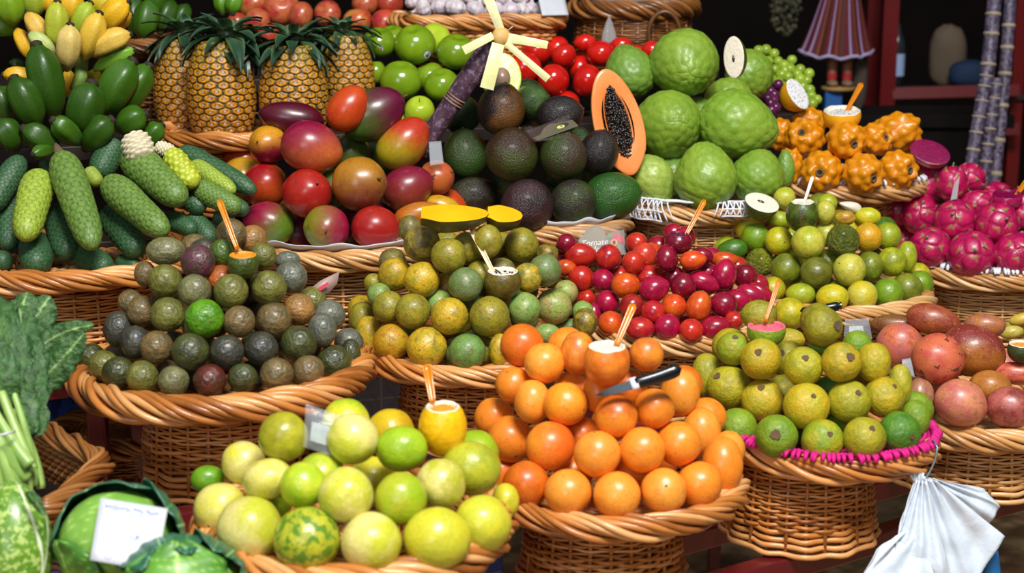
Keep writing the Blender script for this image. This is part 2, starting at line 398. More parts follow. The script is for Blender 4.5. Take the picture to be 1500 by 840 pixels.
def dragon_mesh(name, k):
    random.seed(k); C = [c for c in fib(20)]; kd = kdtree.KDTree(20)
    for i, c in enumerate(C): kd.insert(c, i)
    kd.balance(); tones = []
    def fn(d):
        res = kd.find_n(d, 2); e = min(1, (res[1][2]-res[0][2])/.5)
        tones.append(.55-.5*e if e > .12 else .62); return d*(1+.07*sstep(0, .35, e)+.02*nz(d, 2, k))
    m = MB(); v, f = ball(56, 38, fn); m.add(v, f, 0, tones)
    for c in C:
        if abs(c.z) > .93: continue
        up = Vector((0, 0, 1)); t = (up-c*c.dot(up)).normalized(); s = c.cross(t); tw = random.uniform(-.3, .3)
        t2 = t*math.cos(tw)+s*math.sin(tw); s2 = c.cross(t2); L = random.uniform(.42, .6); W = random.uniform(.26, .34); curl = random.uniform(.02, .10)
        vs = []; to = []
        for j in range(6):
            y = j/5; w = W*(1-y**1.6)*(1-.0*y)+.015
            for i in range(5):
                x = (i-2)/2
                p = c+t2*(y*L-.12)+s2*(x*w); p = p.normalized()*(1.055+.03*(1-x*x)+curl*y*y)
                vs.append(p); to.append(max(0, min(1, .1+y*.95+.25*abs(x)*y)))
        fs = [(j*5+i, j*5+i+1, (j+1)*5+i+1, (j+1)*5+i) for j in range(5) for i in range(4)]
        m.add(vs, fs, 1, to)
    return m.mesh(name, [M['dragon'], M['dragonflap']])
def scaly_long_mesh(name, mat, k, n_around=11, taper=.28, bend=.06, nu=77, nv=96, rr=1.0):
    """Monstera-like fruit, Z from -1 to 1 half length; radius 1 in xy (scaled outside)"""
    rows = 20; tones = []
    def fn(u, t):
        z = -1+2*t; a = 2*PI*u
        env = (1-abs(z)**5.0*.0)*math.sqrt(max(0, 1-abs(z)**4.5))*(1-taper*.5*(z+1)*.8)*(1+.05*mnoise.noise(Vector((k*3, z*1.3, 0))))
        # hex cells
        y = t*rows; x = u*n_around
        best = 9; sec = 9
        for jy in (math.floor(y), math.floor(y)+1):
            off = .5*(jy % 2)
            jx = round(x-off)+off
            for q in (jx-1, jx, jx+1):
                dd = math.hypot((x-q)*1.0, (y-jy)*1.0)
                if dd < best: best, sec = dd, best
                elif dd < sec: sec = dd
        e = min(1, (sec-best)/.55)
        tones.append(1-.95*sstep(0, .5, e) if e < .5 else .05+.3*best)
        r = env*(1+.055*(sstep(0, .5, e)-.6)); 
        return Vector((r*math.cos(a)+bend*(1-z*z), r*math.sin(a), z))
    v, f = grid(nu, nv, fn, cu=True); m = MB(); m.add(v, f, 0, tones); return m.mesh(name, [mat])
def pineapple_mesh(name, k):
    random.seed(k); R0 = 1.0; rows = 17; na = 15; tones = []; m = MB()
    def env(t): return (math.sin(PI*min(1, max(0, .10+.80*t)))**.42)*(1.0-.10*t)
    def fn(u, t):
        a = 2*PI*u; y = t*rows; x = u*na; best = sec = 9
        x += .16*mnoise.noise(Vector((math.cos(a)*2, math.sin(a)*2, t*6+k))); y += .22*mnoise.noise(Vector((math.cos(a)*2+9, math.sin(a)*2, t*6+k)))
        for jy in (math.floor(y), math.floor(y)+1):
            off = .5*(jy % 2); jx = round(x-off)+off
            for q in (jx-1, jx, jx+1):
                dd = math.hypot((x-q)*1.02, (y-jy)*.84)
                if dd < best: best, sec = dd, best
                elif dd < sec: sec = dd
        e = min(1, (sec-best)/.6)
        tone = .05+.62*sstep(0.0, .42, best) if e > .2 else .70+.3*(1-e/.2)
        tones.append(tone+.06*mnoise.noise(Vector((x*2, y*2, k))))
        r = env(t)*(1+.075*(sstep(0, .4, e)-.5)-.03*math.exp(-(best/.16)**2))
        if t < .015 or t > .985: r *= .5
        return Vector((r*math.cos(a), r*math.sin(a), t*2-1))
    v, f = grid(156, 150, fn, cu=True); m.add(v, f, 0, tones)
    for jy in range(1, rows):                       # pointed bract over every eye
        for jx in range(na):
            u = (jx+.5*(jy % 2))/na; t = jy/rows; a = 2*PI*u; r = env(t)*1.005
            c = Vector((math.cos(a), math.sin(a), 0)); s = Vector((-math.sin(a), math.cos(a), 0)); z = t*2-1
            L = random.uniform(.08, .13); w = .055; lift = random.uniform(.03, .08); dx = random.uniform(-.03, .03)
            b = c*r+Vector((0, 0, z-.045))
            vs = [b-s*w, b+s*w, b+c*.02+Vector((0, 0, L*.5))-s*w*.6, b+c*.02+Vector((0, 0, L*.5))+s*w*.6, b+c*lift+s*dx+Vector((0, 0, L*1.35))]
            m.add(vs, [(0, 1, 3, 2), (2, 3, 4)], 1, [.5, .5, .1, .1, 1])
    return m.mesh(name, [M['pineapple'], M['pineapplebract']])
def blade(m, base, out, up, L, W, curl, mat=0, fold=.25, n=8):
    """pointed strap leaf: from base along 'out' bending; tone by length"""
    side = out.cross(up).normalized(); vs = []; to = []
    for j in range(n+1):
        t = j/n; ang = curl*t; d = out*math.cos(ang)+up*(-math.sin(ang))
        if j == 0: p = Vector(base)
        else: p = p+d*(L/n)
        w = W*(1-t**2.2)*(.75+.5*t*(1-t)*2); nrm = side.cross(d).normalized()
        for i in (-1, -.5, 0, .5, 1):
            vs.append(p+side*(w*i)+nrm*(-fold*W*(1-abs(i))*1.0)); to.append(min(1, .12+.9*t if abs(i) < 1 else .08+.3*t))
    fs = [(j*5+i, j*5+i+1, (j+1)*5+i+1, (j+1)*5+i) for j in range(n) for i in range(4)]
    m.add(vs, fs, mat, to)
def crown_mesh(k, S=1.0):
    random.seed(k); m = MB()
    for ring, (nl, el, L, W, h) in enumerate([(13, -.35, .10, .0135, .0), (12, -.05, .115, .0145, .008), (11, .25, .125, .0145, .016), (9, .6, .10, .013, .024), (6, .95, .07, .012, .03)]):
        for i in range(nl):
            a = 2*PI*(i+ring*.37)/nl+random.uniform(-.15, .15); e = el-.12+random.uniform(-.18, .18)
            rad = Vector((math.cos(a), math.sin(a), 0)); out = rad*math.cos(e)+Vector((0, 0, math.sin(e))); up = Vector((0, 0, math.cos(e)))-rad*math.sin(e)
            blade(m, rad*.018+Vector((0, 0, h)), out, up, L*random.uniform(.75, 1.1), W*1.35*random.uniform(.85, 1.15), random.uniform(.6, 1.4))
    m.add(*lathe([(.022, -.012), (.024, .02), (.016, .045), (0, .05)], 12), attr=.2)
    return m.mesh('crown', [M['crown']])
def apple_mesh(name, mat, k):
    pr = []
    for i in range(25):
        t = PI*i/24; r = math.sin(t)*(1+.06*math.cos(t)); z = -math.cos(t)*.9
        if i > 19: z -= .20*sstep(.55, 0, r)
        if i < 5: z += .14*sstep(.5, 0, r)
        pr.append((r if 0 < i < 24 else 0, z))
    m = MB(); m.add(*lathe(pr, 32, lambda v: Vector((v.x*(1+.03*math.sin(k+2*math.atan2(v.y, v.x))), v.y, v.z*(1+.03*v.x*math.sin(k)))))); return m.mesh(name, [mat])
def garlic_mesh(name, k):
    pr = [(0, -.72), (.3, -.75), (.75, -.55), (.98, -.1), (.9, .25), (.6, .55), (.3, .75), (.17, .95), (.13, 1.2), (0, 1.22)]
    pts = []
    for i in range(len(pr)-1):
        for q in range(3): t = q/3; pts.append((lerp(pr[i][0], pr[i+1][0], t), lerp(pr[i][1], pr[i+1][1], t)))
    pts.append(pr[-1]); pts[0] = (0, pts[0][1])
    def fn(v):
        a = math.atan2(v.y, v.x); r = math.hypot(v.x, v.y); q = 1+.13*abs(math.sin(4*a+k))*min(1, r*1.2)-.08
        return Vector((v.x*q, v.y*q, v.z))
    m = MB(); m.add(*lathe(pts, 48, fn)); return m.mesh(name, [M['garlic']])
def banana_mesh(name, mat, p0, p1, bulge, r, tipdark=True, ang=5, stub=.0):
    """curved banana between tip p0 and base p1, bending towards vector 'bulge'"""
    m = MB(); n = 18; pts = []; rad = []
    for i in range(n+1):
        t = i/n; p = p0.lerp(p1, t)+bulge*(4*t*(1-t)); pts.append(p)
        e = (max(0, 1-(abs(2*t-1))**2.6))**.62; rad.append(r*max(.33 if t < .5 else .3, e*(1.02-.10*t)))
    vs, fs = tube(pts, rad, 20)
    # five faint ridges
    for i in range(n+1):
        for k in range(20):
            c = pts[i]; v = vs[i*20+k]; vs[i*20+k] = c+(v-c)*(1+.13*(.75, .15, -.55, -.0)[0 if k % 4 == 0 else 2 if k % 4 == 2 else 1])
    m.add(vs, fs, 0)
    d = (pts[0]-pts[1]).normalized(); m.add(*tube([pts[0]-d*r*.12, pts[0]+d*r*.16, pts[0]+d*r*.26], [r*.40, r*.36, r*.22], 8), mat=1)
    me = m.mesh(name, [mat, M['scardark']]); return me
# ---------------------------------------------------------------- cut fruit pieces
def cup_parts(root, rx, h, skinm, rimm, pulpm, seedm=None, ragged=.03, cut=.62, k=0):
    """fruit with its top sliced off, standing up: body + rim + pulp (+ seeds); local origin = centre, radius rx, height h below the cut"""
    random.seed(k); prof = []
    zc = cut*h
    for i in range(15):
        t = -PI/2+(PI/2+math.asin(cut))*i/14; prof.append((rx*math.cos(t) if i else 0, h*math.sin(t)))
    rc = prof[-1][0]
    def rag(v):
        a = math.atan2(v.y, v.x)
        return Vector((v.x, v.y, v.z+(ragged*rx*(math.sin(5*a+k)*.5+math.sin(9*a)*.4) if v.z > zc*.75 else 0)))
    m = MB(); m.add(*lathe(prof, 36, rag)); body = link('rind', m.mesh('rind', [skinm]), root)
    m = MB(); m.add(*lathe([(rc, zc), (rc*.98, zc+.03*rx), (rc*.88, zc+.03*rx), (rc*.84, zc-.03*rx), (rc*.80, zc-.20*rx)], 36, rag)); link('cut_rim', m.mesh('cut_rim', [rimm]), root)
    m = MB(); m.add(*lathe([(rc*.83, zc-.14*rx), (rc*.5, zc-.04*rx), (rc*.25, zc-.08*rx), (0, zc-.06*rx)], 30, lambda v: v+Vector((0, 0, .04*rx*nz(v/rx, 6, k))))); link('pulp', m.mesh('pulp', [pulpm]), root)
    if seedm:
        m = MB()
        for i in range(14):
            a = random.random()*6.28; q = rc*.66*math.sqrt(random.random())
            m.add(*ball(8, 6, lambda d: Vector((q*math.cos(a), q*math.sin(a), zc-.03*rx))+d*rx*.055))
        tag(link('seeds', m.mesh('seeds', [seedm]), root), kind='stuff')
    return body
def half_parts(root, R, skinm, fleshm, depthk=1.0, squash=1.0, edge=None, shape=None, tones=None):
    """half a fruit: dome towards -Z, flat cut face at z=0 towards +Z"""
    prof = [(R*math.sin(PI/2*i/12) if i else 0, -R*depthk*math.cos(PI/2*i/12)) for i in range(13)]
    sh = shape or (lambda v: Vector((v.x, v.y*squash, v.z)))
    m = MB(); m.add(*lathe(prof, 40, sh)); link('rind', m.mesh('rind', [skinm]), root)
    m = MB(); m.add(*lathe([(R, 0), (R*.985, R*.015), (R*.9, R*.02), (R*.5, R*.025), (0, R*.03)], 40, sh))
    link('cut_face', m.mesh('cut_face', [fleshm]), root)
# ---------------------------------------------------------------- baskets
def rim_mesh(R, r, turns, nb=4, nc=3, mats=None, cane=.0050, jit=0, path=None):
    random.seed(jit); m = MB(); N = 180
    def frame(t):
        if path: return path(t)
        a = 2*PI*t; c = Vector((math.cos(a), math.sin(a), 0)); return c*R, c
    for b in range(nb):
        for c in range(nc):
            tone = random.random(); pts = []; d = (c-(nc-1)/2)*(2*PI/nb/nc)*.95; lift = .0062*(c-(nc-1)/2)/(nc-1); cr = cane*random.uniform(.88, 1.08)
            for i in range(N):
                t = i/N; p, o = frame(t); ph = -turns*2*PI*t+2*PI*b/nb+d+.25*math.sin(-turns*2*PI*t*1+2*PI*b/nb)
                rr = r+lift+.0016*math.sin(2*PI*t*5+c)
                pts.append(p+o*(math.cos(ph)*rr*1.05)+Vector((0, 0, math.sin(ph)*rr)))
            m.add(*tube(pts, cr, 6, closed=True), attr=tone)
    pts = [frame(i/60)[0] for i in range(60)]
    m.add(*tube(pts, r*.88, 8, closed=True), mat=1)
    return m.mesh('braided_rim', mats)
def pedestal_mesh(r1, r2, h, mats, stakes=24, row=.0052, jit=0, square=None):
    random.seed(jit); m = MB(); n = stakes*4; rows = int(h/row)
    for i in range(rows):
        z = -h+(i+.5)*h/rows; t = i/rows; thick = 1.75 if t < .24 else (1.25 if t < .45 else .92)
        if t < .24 and i % 2: continue
        R = lerp(r2, r1, t)+(.006*(1-t/.12) if t < .12 else 0); tone = random.random()*.9; A = .0042 if t < .5 else .0026; tl = random.uniform(-.001, .001)
        pts = [Vector(((R+A*math.cos(stakes/2*2*PI*k/n+PI*i))*math.cos(2*PI*k/n), (R+A*math.cos(stakes/2*2*PI*k/n+PI*i))*math.sin(2*PI*k/n), z+tl*math.sin(2*PI*k/n*3+i)+.0006*math.sin(k*1.3+i))) for k in range(n)]
        m.add(*tube(pts, row*.5*thick, 5, closed=True, flat=1.0), attr=tone)
    for k in range(stakes):
        a = 2*PI*k/stakes+.0; c = Vector((math.cos(a), math.sin(a), 0))
        m.add(*tube([c*r2+Vector((0, 0, -h)), c*lerp(r2, r1, .5)+Vector((0, 0, -h/2)), c*r1], .0034, 5), attr=.25)
    m.add(*lathe([(r2-.010, -h), (r1-.010, 0)], 48), mat=1)
    return m.mesh('woven_pedestal', mats)
def tray_mesh(R, r1, mats):
    m = MB(); prof = []; N = 26                        # dished tray with concentric canes, underside cone to the pedestal
    for i in range(N+1):
        t = i/N; prof.append((R*t if i else 0, .014*t**3+.0022*math.sin(i*PI)))
    for i in range(1, N+1):
        t = i/N; m.add(*tube([Vector((R*t*math.cos(2*PI*k/72), R*t*math.sin(2*PI*k/72), .010*t**3-.006+.0018*math.cos(18*2*PI*k/72+PI*i))) for k in range(72)], .0034, 4, closed=True), attr=random.random())
    m.add(*lathe([(r1, -.03), (R, -.010)], 60), mat=0, attr=.1)
    m.add(*lathe([(0, -.012), (R, -.002)], 60), mat=1)
    return m.mesh('woven_tray', mats)
_proto = {}
LEVELS = {1: (.660, .035), 2: (.762, .01), 3: (.890, .03), 4: (1.085, 0)}
def level(row, x): return LEVELS[row][0]+LEVELS[row][1]*(x+.5)
def basket(u, v, Y, apx, label, wick='wicker', ped_h=.155, ped_k=.58, turns=0, z=None, group='round wicker pedestal baskets', rz=0.0, thick=1.0, row=0, pofs=0.0):
    c = atY(u, v, Y)
    if z is not None: c.z = z
    R = apx*depth(c)/FPX; r = .0132*thick
    if row: ped_h = c.z-.008-level(row, c.x)
    mats = [M[wick], M['core']]
    root = empty('wicker_basket', c); root.rotation_euler.z = rz
    tag(root, label, 'basket', group)
    link('braided_rim', rim_mesh(R-r-.004, r, turns or max(2, round(2*PI*(R-r)/.30)), mats=mats, jit=int(u), cane=.0052*thick), root, (0, 0, .001))
    link('woven_tray', tray_mesh(R-r-.004, R*ped_k, mats), root)
    if ped_h: link('woven_pedestal', pedestal_mesh(R*ped_k, R*ped_k*1.08, ped_h, mats, jit=int(u)), root, (math.cos(-rz)*pofs, math.sin(-rz)*pofs, -.008))
    return c, R
# ---------------------------------------------------------------- placing piles of fruit
CUPS = {}           # cut fruit standing on the heaps, built later
FRUITS = []          # every placed fruit: dict(obj, c, r)
PAL = {}             # colour key -> (hex, second hex, words)
def pal(s):
    for line in s.strip().splitlines():
        k, a, b, w = line.split(None, 3); PAL[k] = (a, b, w)
pal("""
gol #7a784c #62603e greyish olive
olv #757532 #585826 olive green
dol #4a4f24 #343820 dark olive
pur #683244 #4a3830 dusky purple
brn #7a623a #594e2e olive brown
tan #a3743c #836232 tan brown
gry #6c6e5e #565a4c dull grey green
dgr #353833 #454232 blackish
bgr #5f9a10 #487c12 bright green
red #62211c #452a1c dark red
org #b0581c #8b4a1c orange brown
grn #4f6a1c #39501a mid green
mo1 #a09224 #7f7c26 olive mottled
mo2 #cfa51c #9c8c22 yellow mottled
mo3 #c98a14 #b0951e golden
mo4 #6f9a4a #8fa052 pale green
mo5 #5f7a3a #7a8a5c grey green mottled
mo6 #5c4a36 #7a7832 purple brown
mo7 #8aa84a #b59a62 light green
mo8 #a08a2a #40381c black mottled yellow
t1 #a5102e #860b26 deep crimson
t2 #c8321a #a81c20 orange red
t3 #d8621a #c23c18 orange
t4 #8a0c2c #6e0a22 dark red
t5 #b0103c #8c0c34 magenta red
t6 #b52a22 #7c1620 brownish red
y1 #d0bc1e #a5a31c yellow
y2 #a8b020 #8c9c20 yellow green
y3 #7da01c #6a8c1c green
y4 #7f861e #5e6a1a olive
y5 #d49a1c #b58e1c orange yellow
y6 #c9c04a #a9a938 pale yellow
y7 #5b5a1c #6f7420 dark brownish olive
y8 #4c7a1c #3a6418 deep green
y9 #a06a22 #b99a2a orange brown
gu1 #b0a41c #94921c yellow green
gu2 #c2a41c #a59c1c yellow
gu3 #7f9a1c #6a8c1c green
gu4 #55841c #3f701c deep green
gu5 #98901c #7c761c olive
f1 #b86058 #c8805a pinkish red
f2 #7c2c26 #a05026 maroon
f3 #a5621f #b9782a orange brown
f4 #9a5f4c #b07c5a pinkish brown
f5 #cc6a44 #c05040 orange red
f6 #6a3a1a #7a5526 dark brown
o1 #ee8e28 #ea7e20 orange
o2 #e2741c #d46416 deep orange
o3 #ec8e28 #c46828 brown blotched orange
o4 #c25c14 #8a3618 dark russet
o5 #f09c38 #ec8e2a light orange
m1 #c2c436 #9ab228 yellow green
m2 #dccf78 #c8c04a pale yellow
m3 #9cb81e #8aa81c green
m4 #b4b42c #98a028 olive green
m5 #cdae18 #b99414 orange yellow
m6 #d6cc30 #c4bc2c bright yellow
m7 #6e9a14 #588a14 grass green
m8 #b8b428 #9a9424 brown flecked green
""")
def P(row):      # "x y rx ry col opts"
    out = []
    for ln in row.strip().splitlines():
        t = ln.split(); d = dict(x=float(t[0]), y=float(t[1]), rx=float(t[2]), ry=float(t[3]), col=t[4])
        for q in t[5:]:
            k, v = q.split('=', 1); d[k] = v
        out.append(d)
    return out
def hexc(s): return s if s.startswith('#') else PAL[s][0]
class Cone:
    """heap surface: fruit centres lie on a cone of base radius Rb, height Ha around centre c (tray level)"""
    def __init__(s, c, Rb, Ha, p=1.0): s.c, s.Rb, s.Ha, s.p = c, Rb, Ha, p
    def g(s, q):
        h = q.z-s.c.z; return math.hypot(q.x-s.c.x, q.y-s.c.y)-s.Rb*(1-(max(0, min(1.2, h/s.Ha)))**s.p)
    def solve(s, u, v, rpx):
        d0 = depth(s.c); best = (9, d0); d = d0-s.Rb*1.5
        while d < d0+s.Rb*1.5:
            q = at(u, v, d); r = rpx*d/FPX; gg = s.g(q)
            if gg <= 0: return d
            if gg < best[0]: best = (gg, d)
            if q.z-s.c.z <= r: return best[1]
            d += .003
        return best[1]
    def floor_d(s, u, v, rpx):
        d = depth(s.c)
        for _ in range(6):
            q = ray(u, v)
            if q.z > -.01: return 9
            d = (s.c.z+rpx*d/FPX-CAM.z)/q.z
        return d if d > 0 else 9
class Slope:
    """heap leaning back on a stepped stand: depth grows with height in the picture"""
    def __init__(s, v0, d0, lean=1.0, u0=0, curve=0.0, z=None): s.v0, s.d0, s.lean, s.u0, s.curve, s.z = v0, d0, lean, u0, curve, z
    def solve(s, u, v, rpx): return s.d0+(s.v0-v)*s.d0/FPX*s.lean+s.curve*((u-s.u0)/100)**2
    def floor_d(s, u, v, rpx): return 9
def place_all(items, heap, iters=160, slack=.97):
    """items with u,v,ru,rv in px: find depths, then slide fruit along their sight lines until none clip.
    Whatever sits lower in the picture is nearer; 'behind' fruit only ever moves back."""
    vis = [i for i in items if not str(i.get('row', '')).startswith('behind')]
    mean = sum(math.sqrt(i['ru']*i['rv']) for i in vis)/max(1, len(vis))
    for it in items:
        it['bh'] = str(it.get('row', '')).startswith('behind'); it['cut'] = it.get('row') == 'cut'
        it['foot'] = it['v']+it['rv']
        if it['bh'] and it['rv'] < .85*mean and 'keep' not in it:
            top = it['v']-it['rv']; it['ru'] = max(it['ru'], mean*.92); it['rv'] = mean*.92; it['v'] = top+it['rv']
        it['rp'] = math.sqrt(it['ru']*it['rv'])
        it['d'] = float(it['d']) if 'd' in it else heap.solve(it['u'], it['v'], it['rp'])
        it['dmax'] = heap.floor_d(it['u'], it['v'], it['rp']*(.45 if it['bh'] else .9))
        if it['bh']: it['d'] += it['rp']*it['d']/FPX*.8
        if it['cut']: it['d'] -= it['rp']*it['d']/FPX*.5
        it['d'] += float(it.get('dd', 0)); it['d'] = min(it['d'], it['dmax']); it['d0'] = it['d']; it['rm'] = it['rp']*it['d']/FPX
    n = len(items)
    def near(a, b):
        """True when a is in front of b"""
        if a['bh'] != b['bh']: return b['bh']
        if a['cut'] != b['cut'] and abs(a['foot']-b['foot']) < .9*mean: return a['cut']
        if 'fr' in a and 'fr' in b: return float(a.get('fr', 0)) > float(b.get('fr', 0))
        return a['foot'] > b['foot'] if abs(a['foot']-b['foot']) > .25*mean else a['d'] < b['d']
    pairs = []
    for i in range(n):
        for j in range(i):
            a, b = items[i], items[j]
            if math.hypot(a['u']-b['u'], a['v']-b['v']) < max(a['ru'], a['rv'])+max(b['ru'], b['rv']): pairs.append((a, b) if near(a, b) else (b, a))
    def ext(it, dx, dy):
        a = math.radians(float(it.get('ang', 0))); l = math.hypot(dx, dy) or 1; dx, dy = dx/l, -dy/l
        ca = dx*math.cos(a)+dy*math.sin(a); sa = -dx*math.sin(a)+dy*math.cos(a)
        return 1/math.sqrt((ca/it['ru'])**2+(sa/it['rv'])**2)
    for _ in range(iters):
        mv = 0
        for a, b in pairs:
            dx, dy = b['u']-a['u'], b['v']-a['v']; R = (ext(a, dx, dy)+ext(b, dx, dy))*slack; l = math.hypot(dx, dy)
            if l >= R: continue
            need = math.sqrt(R*R-l*l)/R*(min(a['ru'], a['rv'])+min(b['ru'], b['rv']))*slack*a['d']/FPX
            gap = b['d']-a['d']
            if gap < need:
                e = need-gap; mv = max(mv, e)
                if b['bh'] and not a['bh']: b['d'] = min(b['d']+e, b['dmax'])
                else:
                    nb = min(b['d']+e*.6, b['dmax']); a['d'] -= min(e-(nb-b['d']), .012); b['d'] = nb
        for a in vis:
            a['d'] += (a['d0']-a['d'])*.06; a['d'] = max(a['d0']-1.5*a['rm'], min(a['d0']+1.1*a['rm'], a['d']))
        if mv < .0005: break
def orient(pos, it):
    r, u, w = view_frame(pos)
    if 'pole' in it:
        x, y = map(float, it['pole'].split(',')); z = math.sqrt(max(0, 1-x*x-y*y)); ax = (r*x+u*y+w*z).normalized()
    elif 'ang' in it:
        a = math.radians(float(it['ang'])); tl = math.radians(float(it.get('tl', 0)))
        ax = (r*math.cos(a)+u*math.sin(a))*math.cos(tl)+w*math.sin(tl)
    else:
        ax = Vector((random.gauss(0, 1), random.gauss(0, 1), random.gauss(0, 1)-.3)).normalized()
    rx = ax.orthogonal().normalized(); ry = ax.cross(rx); roll = float(it.get('roll', random.uniform(0, 360)))*PI/180
    x2 = rx*math.cos(roll)+ry*math.sin(roll); y2 = ax.cross(x2)
    return Matrix((x2, y2, ax)).transposed(), (r, u, w)
def fruit(it, name, meshes, mat=None):
    pos = at(it['u'], it['v'], it['d']); k = it['d']/FPX
    ru, rv = it['ru']*k, it['rv']*k
    if 'ang' not in it and 'pole' not in it and abs(ru-rv) > .13*max(ru, rv):
        it['ang'] = 0 if ru > rv else 90
        if rv > ru: ru, rv = rv, ru
    R, (r, u, w) = orient(pos, it)
    if 'ang' in it: sc = (rv, rv, ru)
    else: q = math.sqrt(ru*rv); sc = (q, q, q)
    me = meshes[int(it['mesh'])] if 'mesh' in it else random.choice(meshes)
    o = link(name, me); o.matrix_world = Matrix.Translation(pos) @ R.to_4x4() @ Matrix.Diagonal((*sc, 1))
    c1, c2 = PAL[it['col']][0], it.get('c2', PAL[it['col']][1])
    c1 = srgb(c1); c2 = srgb(hexc(c2)); j = random.uniform(.92, 1.08)
    o.color = (*[x*j for x in c1], 1); o['c2'] = [x*j for x in c2]+[1.0]
    if 'gd' in it:
        gs = float(it.get('gs', .8))
        if it['gd'] == 't': D = w
        elif it['gd'] == 'pole': D = R.col[2]
        else:
            a = math.radians(float(it['gd'])); D = r*math.cos(a)+u*math.sin(a)
        o['gd'] = list((R.transposed() @ D)*gs)
    else: o['gd'] = [0.0, 0.0, 0.0]
    it['o'] = o; it['pos'] = pos; it['r'] = math.sqrt(ru*rv)
    FRUITS.append(it); return o
def pile(key, rows, org, heap, name, noun, heapname, meshes, cat='fruit', group=None, each=None, wordkey=True, slack=.97):
    """rows: {row name: text}. Row names starting with 'behind' hold half hidden fruit."""
    items = []
    for rn, txt in rows.items():
        ls = P(txt); ls.sort(key=lambda d: d['x'])
        for i, d in enumerate(ls):
            s = org[2]; d.update(u=org[0]+d['x']/s, v=org[1]+d['y']/s, ru=d['rx']/s, rv=d['ry']/s, row=rn, i=i, n=len(ls)); items.append(d)
    place_all(items, heap, slack=slack)
    for d in items:
        if 'ph' in d:
            d['pos'] = at(d['u'], d['v'], d['d']); d['r'] = d['rp']*d['d']/FPX; CUPS[d['ph']] = d; continue
        o = fruit(d, name, meshes[d['m']] if 'm' in d else meshes['']); w = d.get('w', PAL[d['col']][2]).replace('_', ' ')
        if d['row'].startswith('behind'):
            lab = f"{w} {noun} half hidden in {heapname}, {ORD[d['i']]} such one from left" if d['n'] > 1 else f"{w} {noun} half hidden in {heapname}"
        else:
            wh = 'leftmost' if d['i'] == 0 else 'rightmost' if d['i'] == d['n']-1 else ORD[d['i']]+' from left'
            lab = f"{w} {noun}, {wh} in {d['row']} of {heapname}"
        tag(o, d['lab'].replace('_', ' ') if 'lab' in d else lab, cat, group or f"{noun}s in {heapname}")
        if each: each(d, o)
    return items
FILL = []
def filler(items, heap, name, noun, heapname, meshes, cols, inset=1.05, cat='fruit', rmul=.95):
    """more of the same fruit deeper inside a heap; the ones nothing shows of are dropped at the end"""
    r = sum(i['r'] for i in items)/len(items)*rmul; sp = 1.8*r; n = int(heap.Rb/sp)+1; c = heap.c
    occ = [(i['pos'], i['r']) for i in items]
    for kz in range(8):
        z = r+kz*sp*.82
        if z > heap.Ha: break
        for jy in range(-n, n+1):
            for jx in range(-n, n+1):
                q = c+Vector((jx*sp+(.5*sp if (jy+kz) % 2 else 0), jy*sp*.87+kz*.3*sp, z))
                if heap.g(q) > -inset*r*.6: continue
                if any((q-p).length < (r+rr)*.88 for p, rr in occ): continue
                d = depth(q); v = q-CAM; uu, vv = CU+FPX*v.dot(RT)/d, CV-FPX*v.dot(UP)/d; rp = r*FPX/d
                if any(math.hypot(uu-i['u'], vv-i['v']) < i['rp']+rp*.75 and d < i['d']+.6*r for i in items): continue
                if not any(math.hypot(uu-i['u'], vv-i['v']) < i['rp']*.95 and d > i['d']+.4*r for i in items): continue
                occ.append((q, r))
                it = dict(u=CU+FPX*v.dot(RT)/d, v=CV-FPX*v.dot(UP)/d, ru=r*FPX/d, rv=r*FPX/d, d=d, col=random.choice(cols))
                o = fruit(it, name, meshes); tag(o, f"{noun} buried inside {heapname}, only slivers showing between others", cat, f"buried {noun}s in {heapname}"); FILL.append((o, q, r))
def prune_hidden():
    bpy.context.view_layer.update(); dg = bpy.context.evaluated_depsgraph_get(); sc = bpy.context.scene; dirs = fib(70)
    for o, q, r in FILL:
        seen = 0
        for d in dirs:
            p = q+d*r*.97; v = (p-CAM)
            if d.dot(v) > 0: continue
            hit, loc, nr, idx, ob, mx = sc.ray_cast(dg, CAM, v.normalized())
            if hit and ob.name == o.name: seen += 1
            if seen >= 3: break
        if seen < 3: bpy.data.objects.remove(o)
def part(name, me, parent, mat4=None):
    o = link(name, me, parent)
    if mat4 is not None: o.matrix_local = mat4
    return o
def frame_from(z, x=None):
    z = Vector(z).normalized(); x = Vector(x) if x is not None else z.orthogonal(); x = (x-z*x.dot(z)).normalized()
    return Matrix((x, z.cross(x), z)).transposed()
def spoon(u0, v0, u1, v1, d, label, mat='amber', w=.0042, dtip=0.03):
    """flat channelled spoon handle from its foot (u0,v0) to its end (u1,v1)"""
    a = at(u0, v0, d); b = at(u1, v1, d+dtip); ax = (b-a); L = ax.length; ax.normalize(); side = ax.cross((CAM-a).normalized()).normalized(); nr = side.cross(ax)
    vs = []; N = 12
    for j in range(N+1):
        t = j/N; ww = w*(.75+.5*t)*(1 if t < .92 else math.sqrt(max(.05, 1-((t-.92)/.085)**2)))
        p = a+ax*(L*t)+nr*(.004*math.sin(t*2))
        for x, z in ((-1, .0016), (-.6, .0006), (-.45, -.0006), (.45, -.0006), (.6, .0006), (1, .0016)): vs.append(p+side*(x*ww)+nr*z)
    fs = [(j*6+i, j*6+i+1, (j+1)*6+i+1, (j+1)*6+i) for j in range(N) for i in range(5)]
    m = MB(); m.add(vs, fs); o = link('plastic_spoon', m.mesh('plastic_spoon', [M[mat]]))
    s = o.modifiers.new('thick', 'SOLIDIFY'); s.thickness = .0012; s.offset = 0
    return tag(o, label, 'spoon', 'plastic spoons in cut fruit')
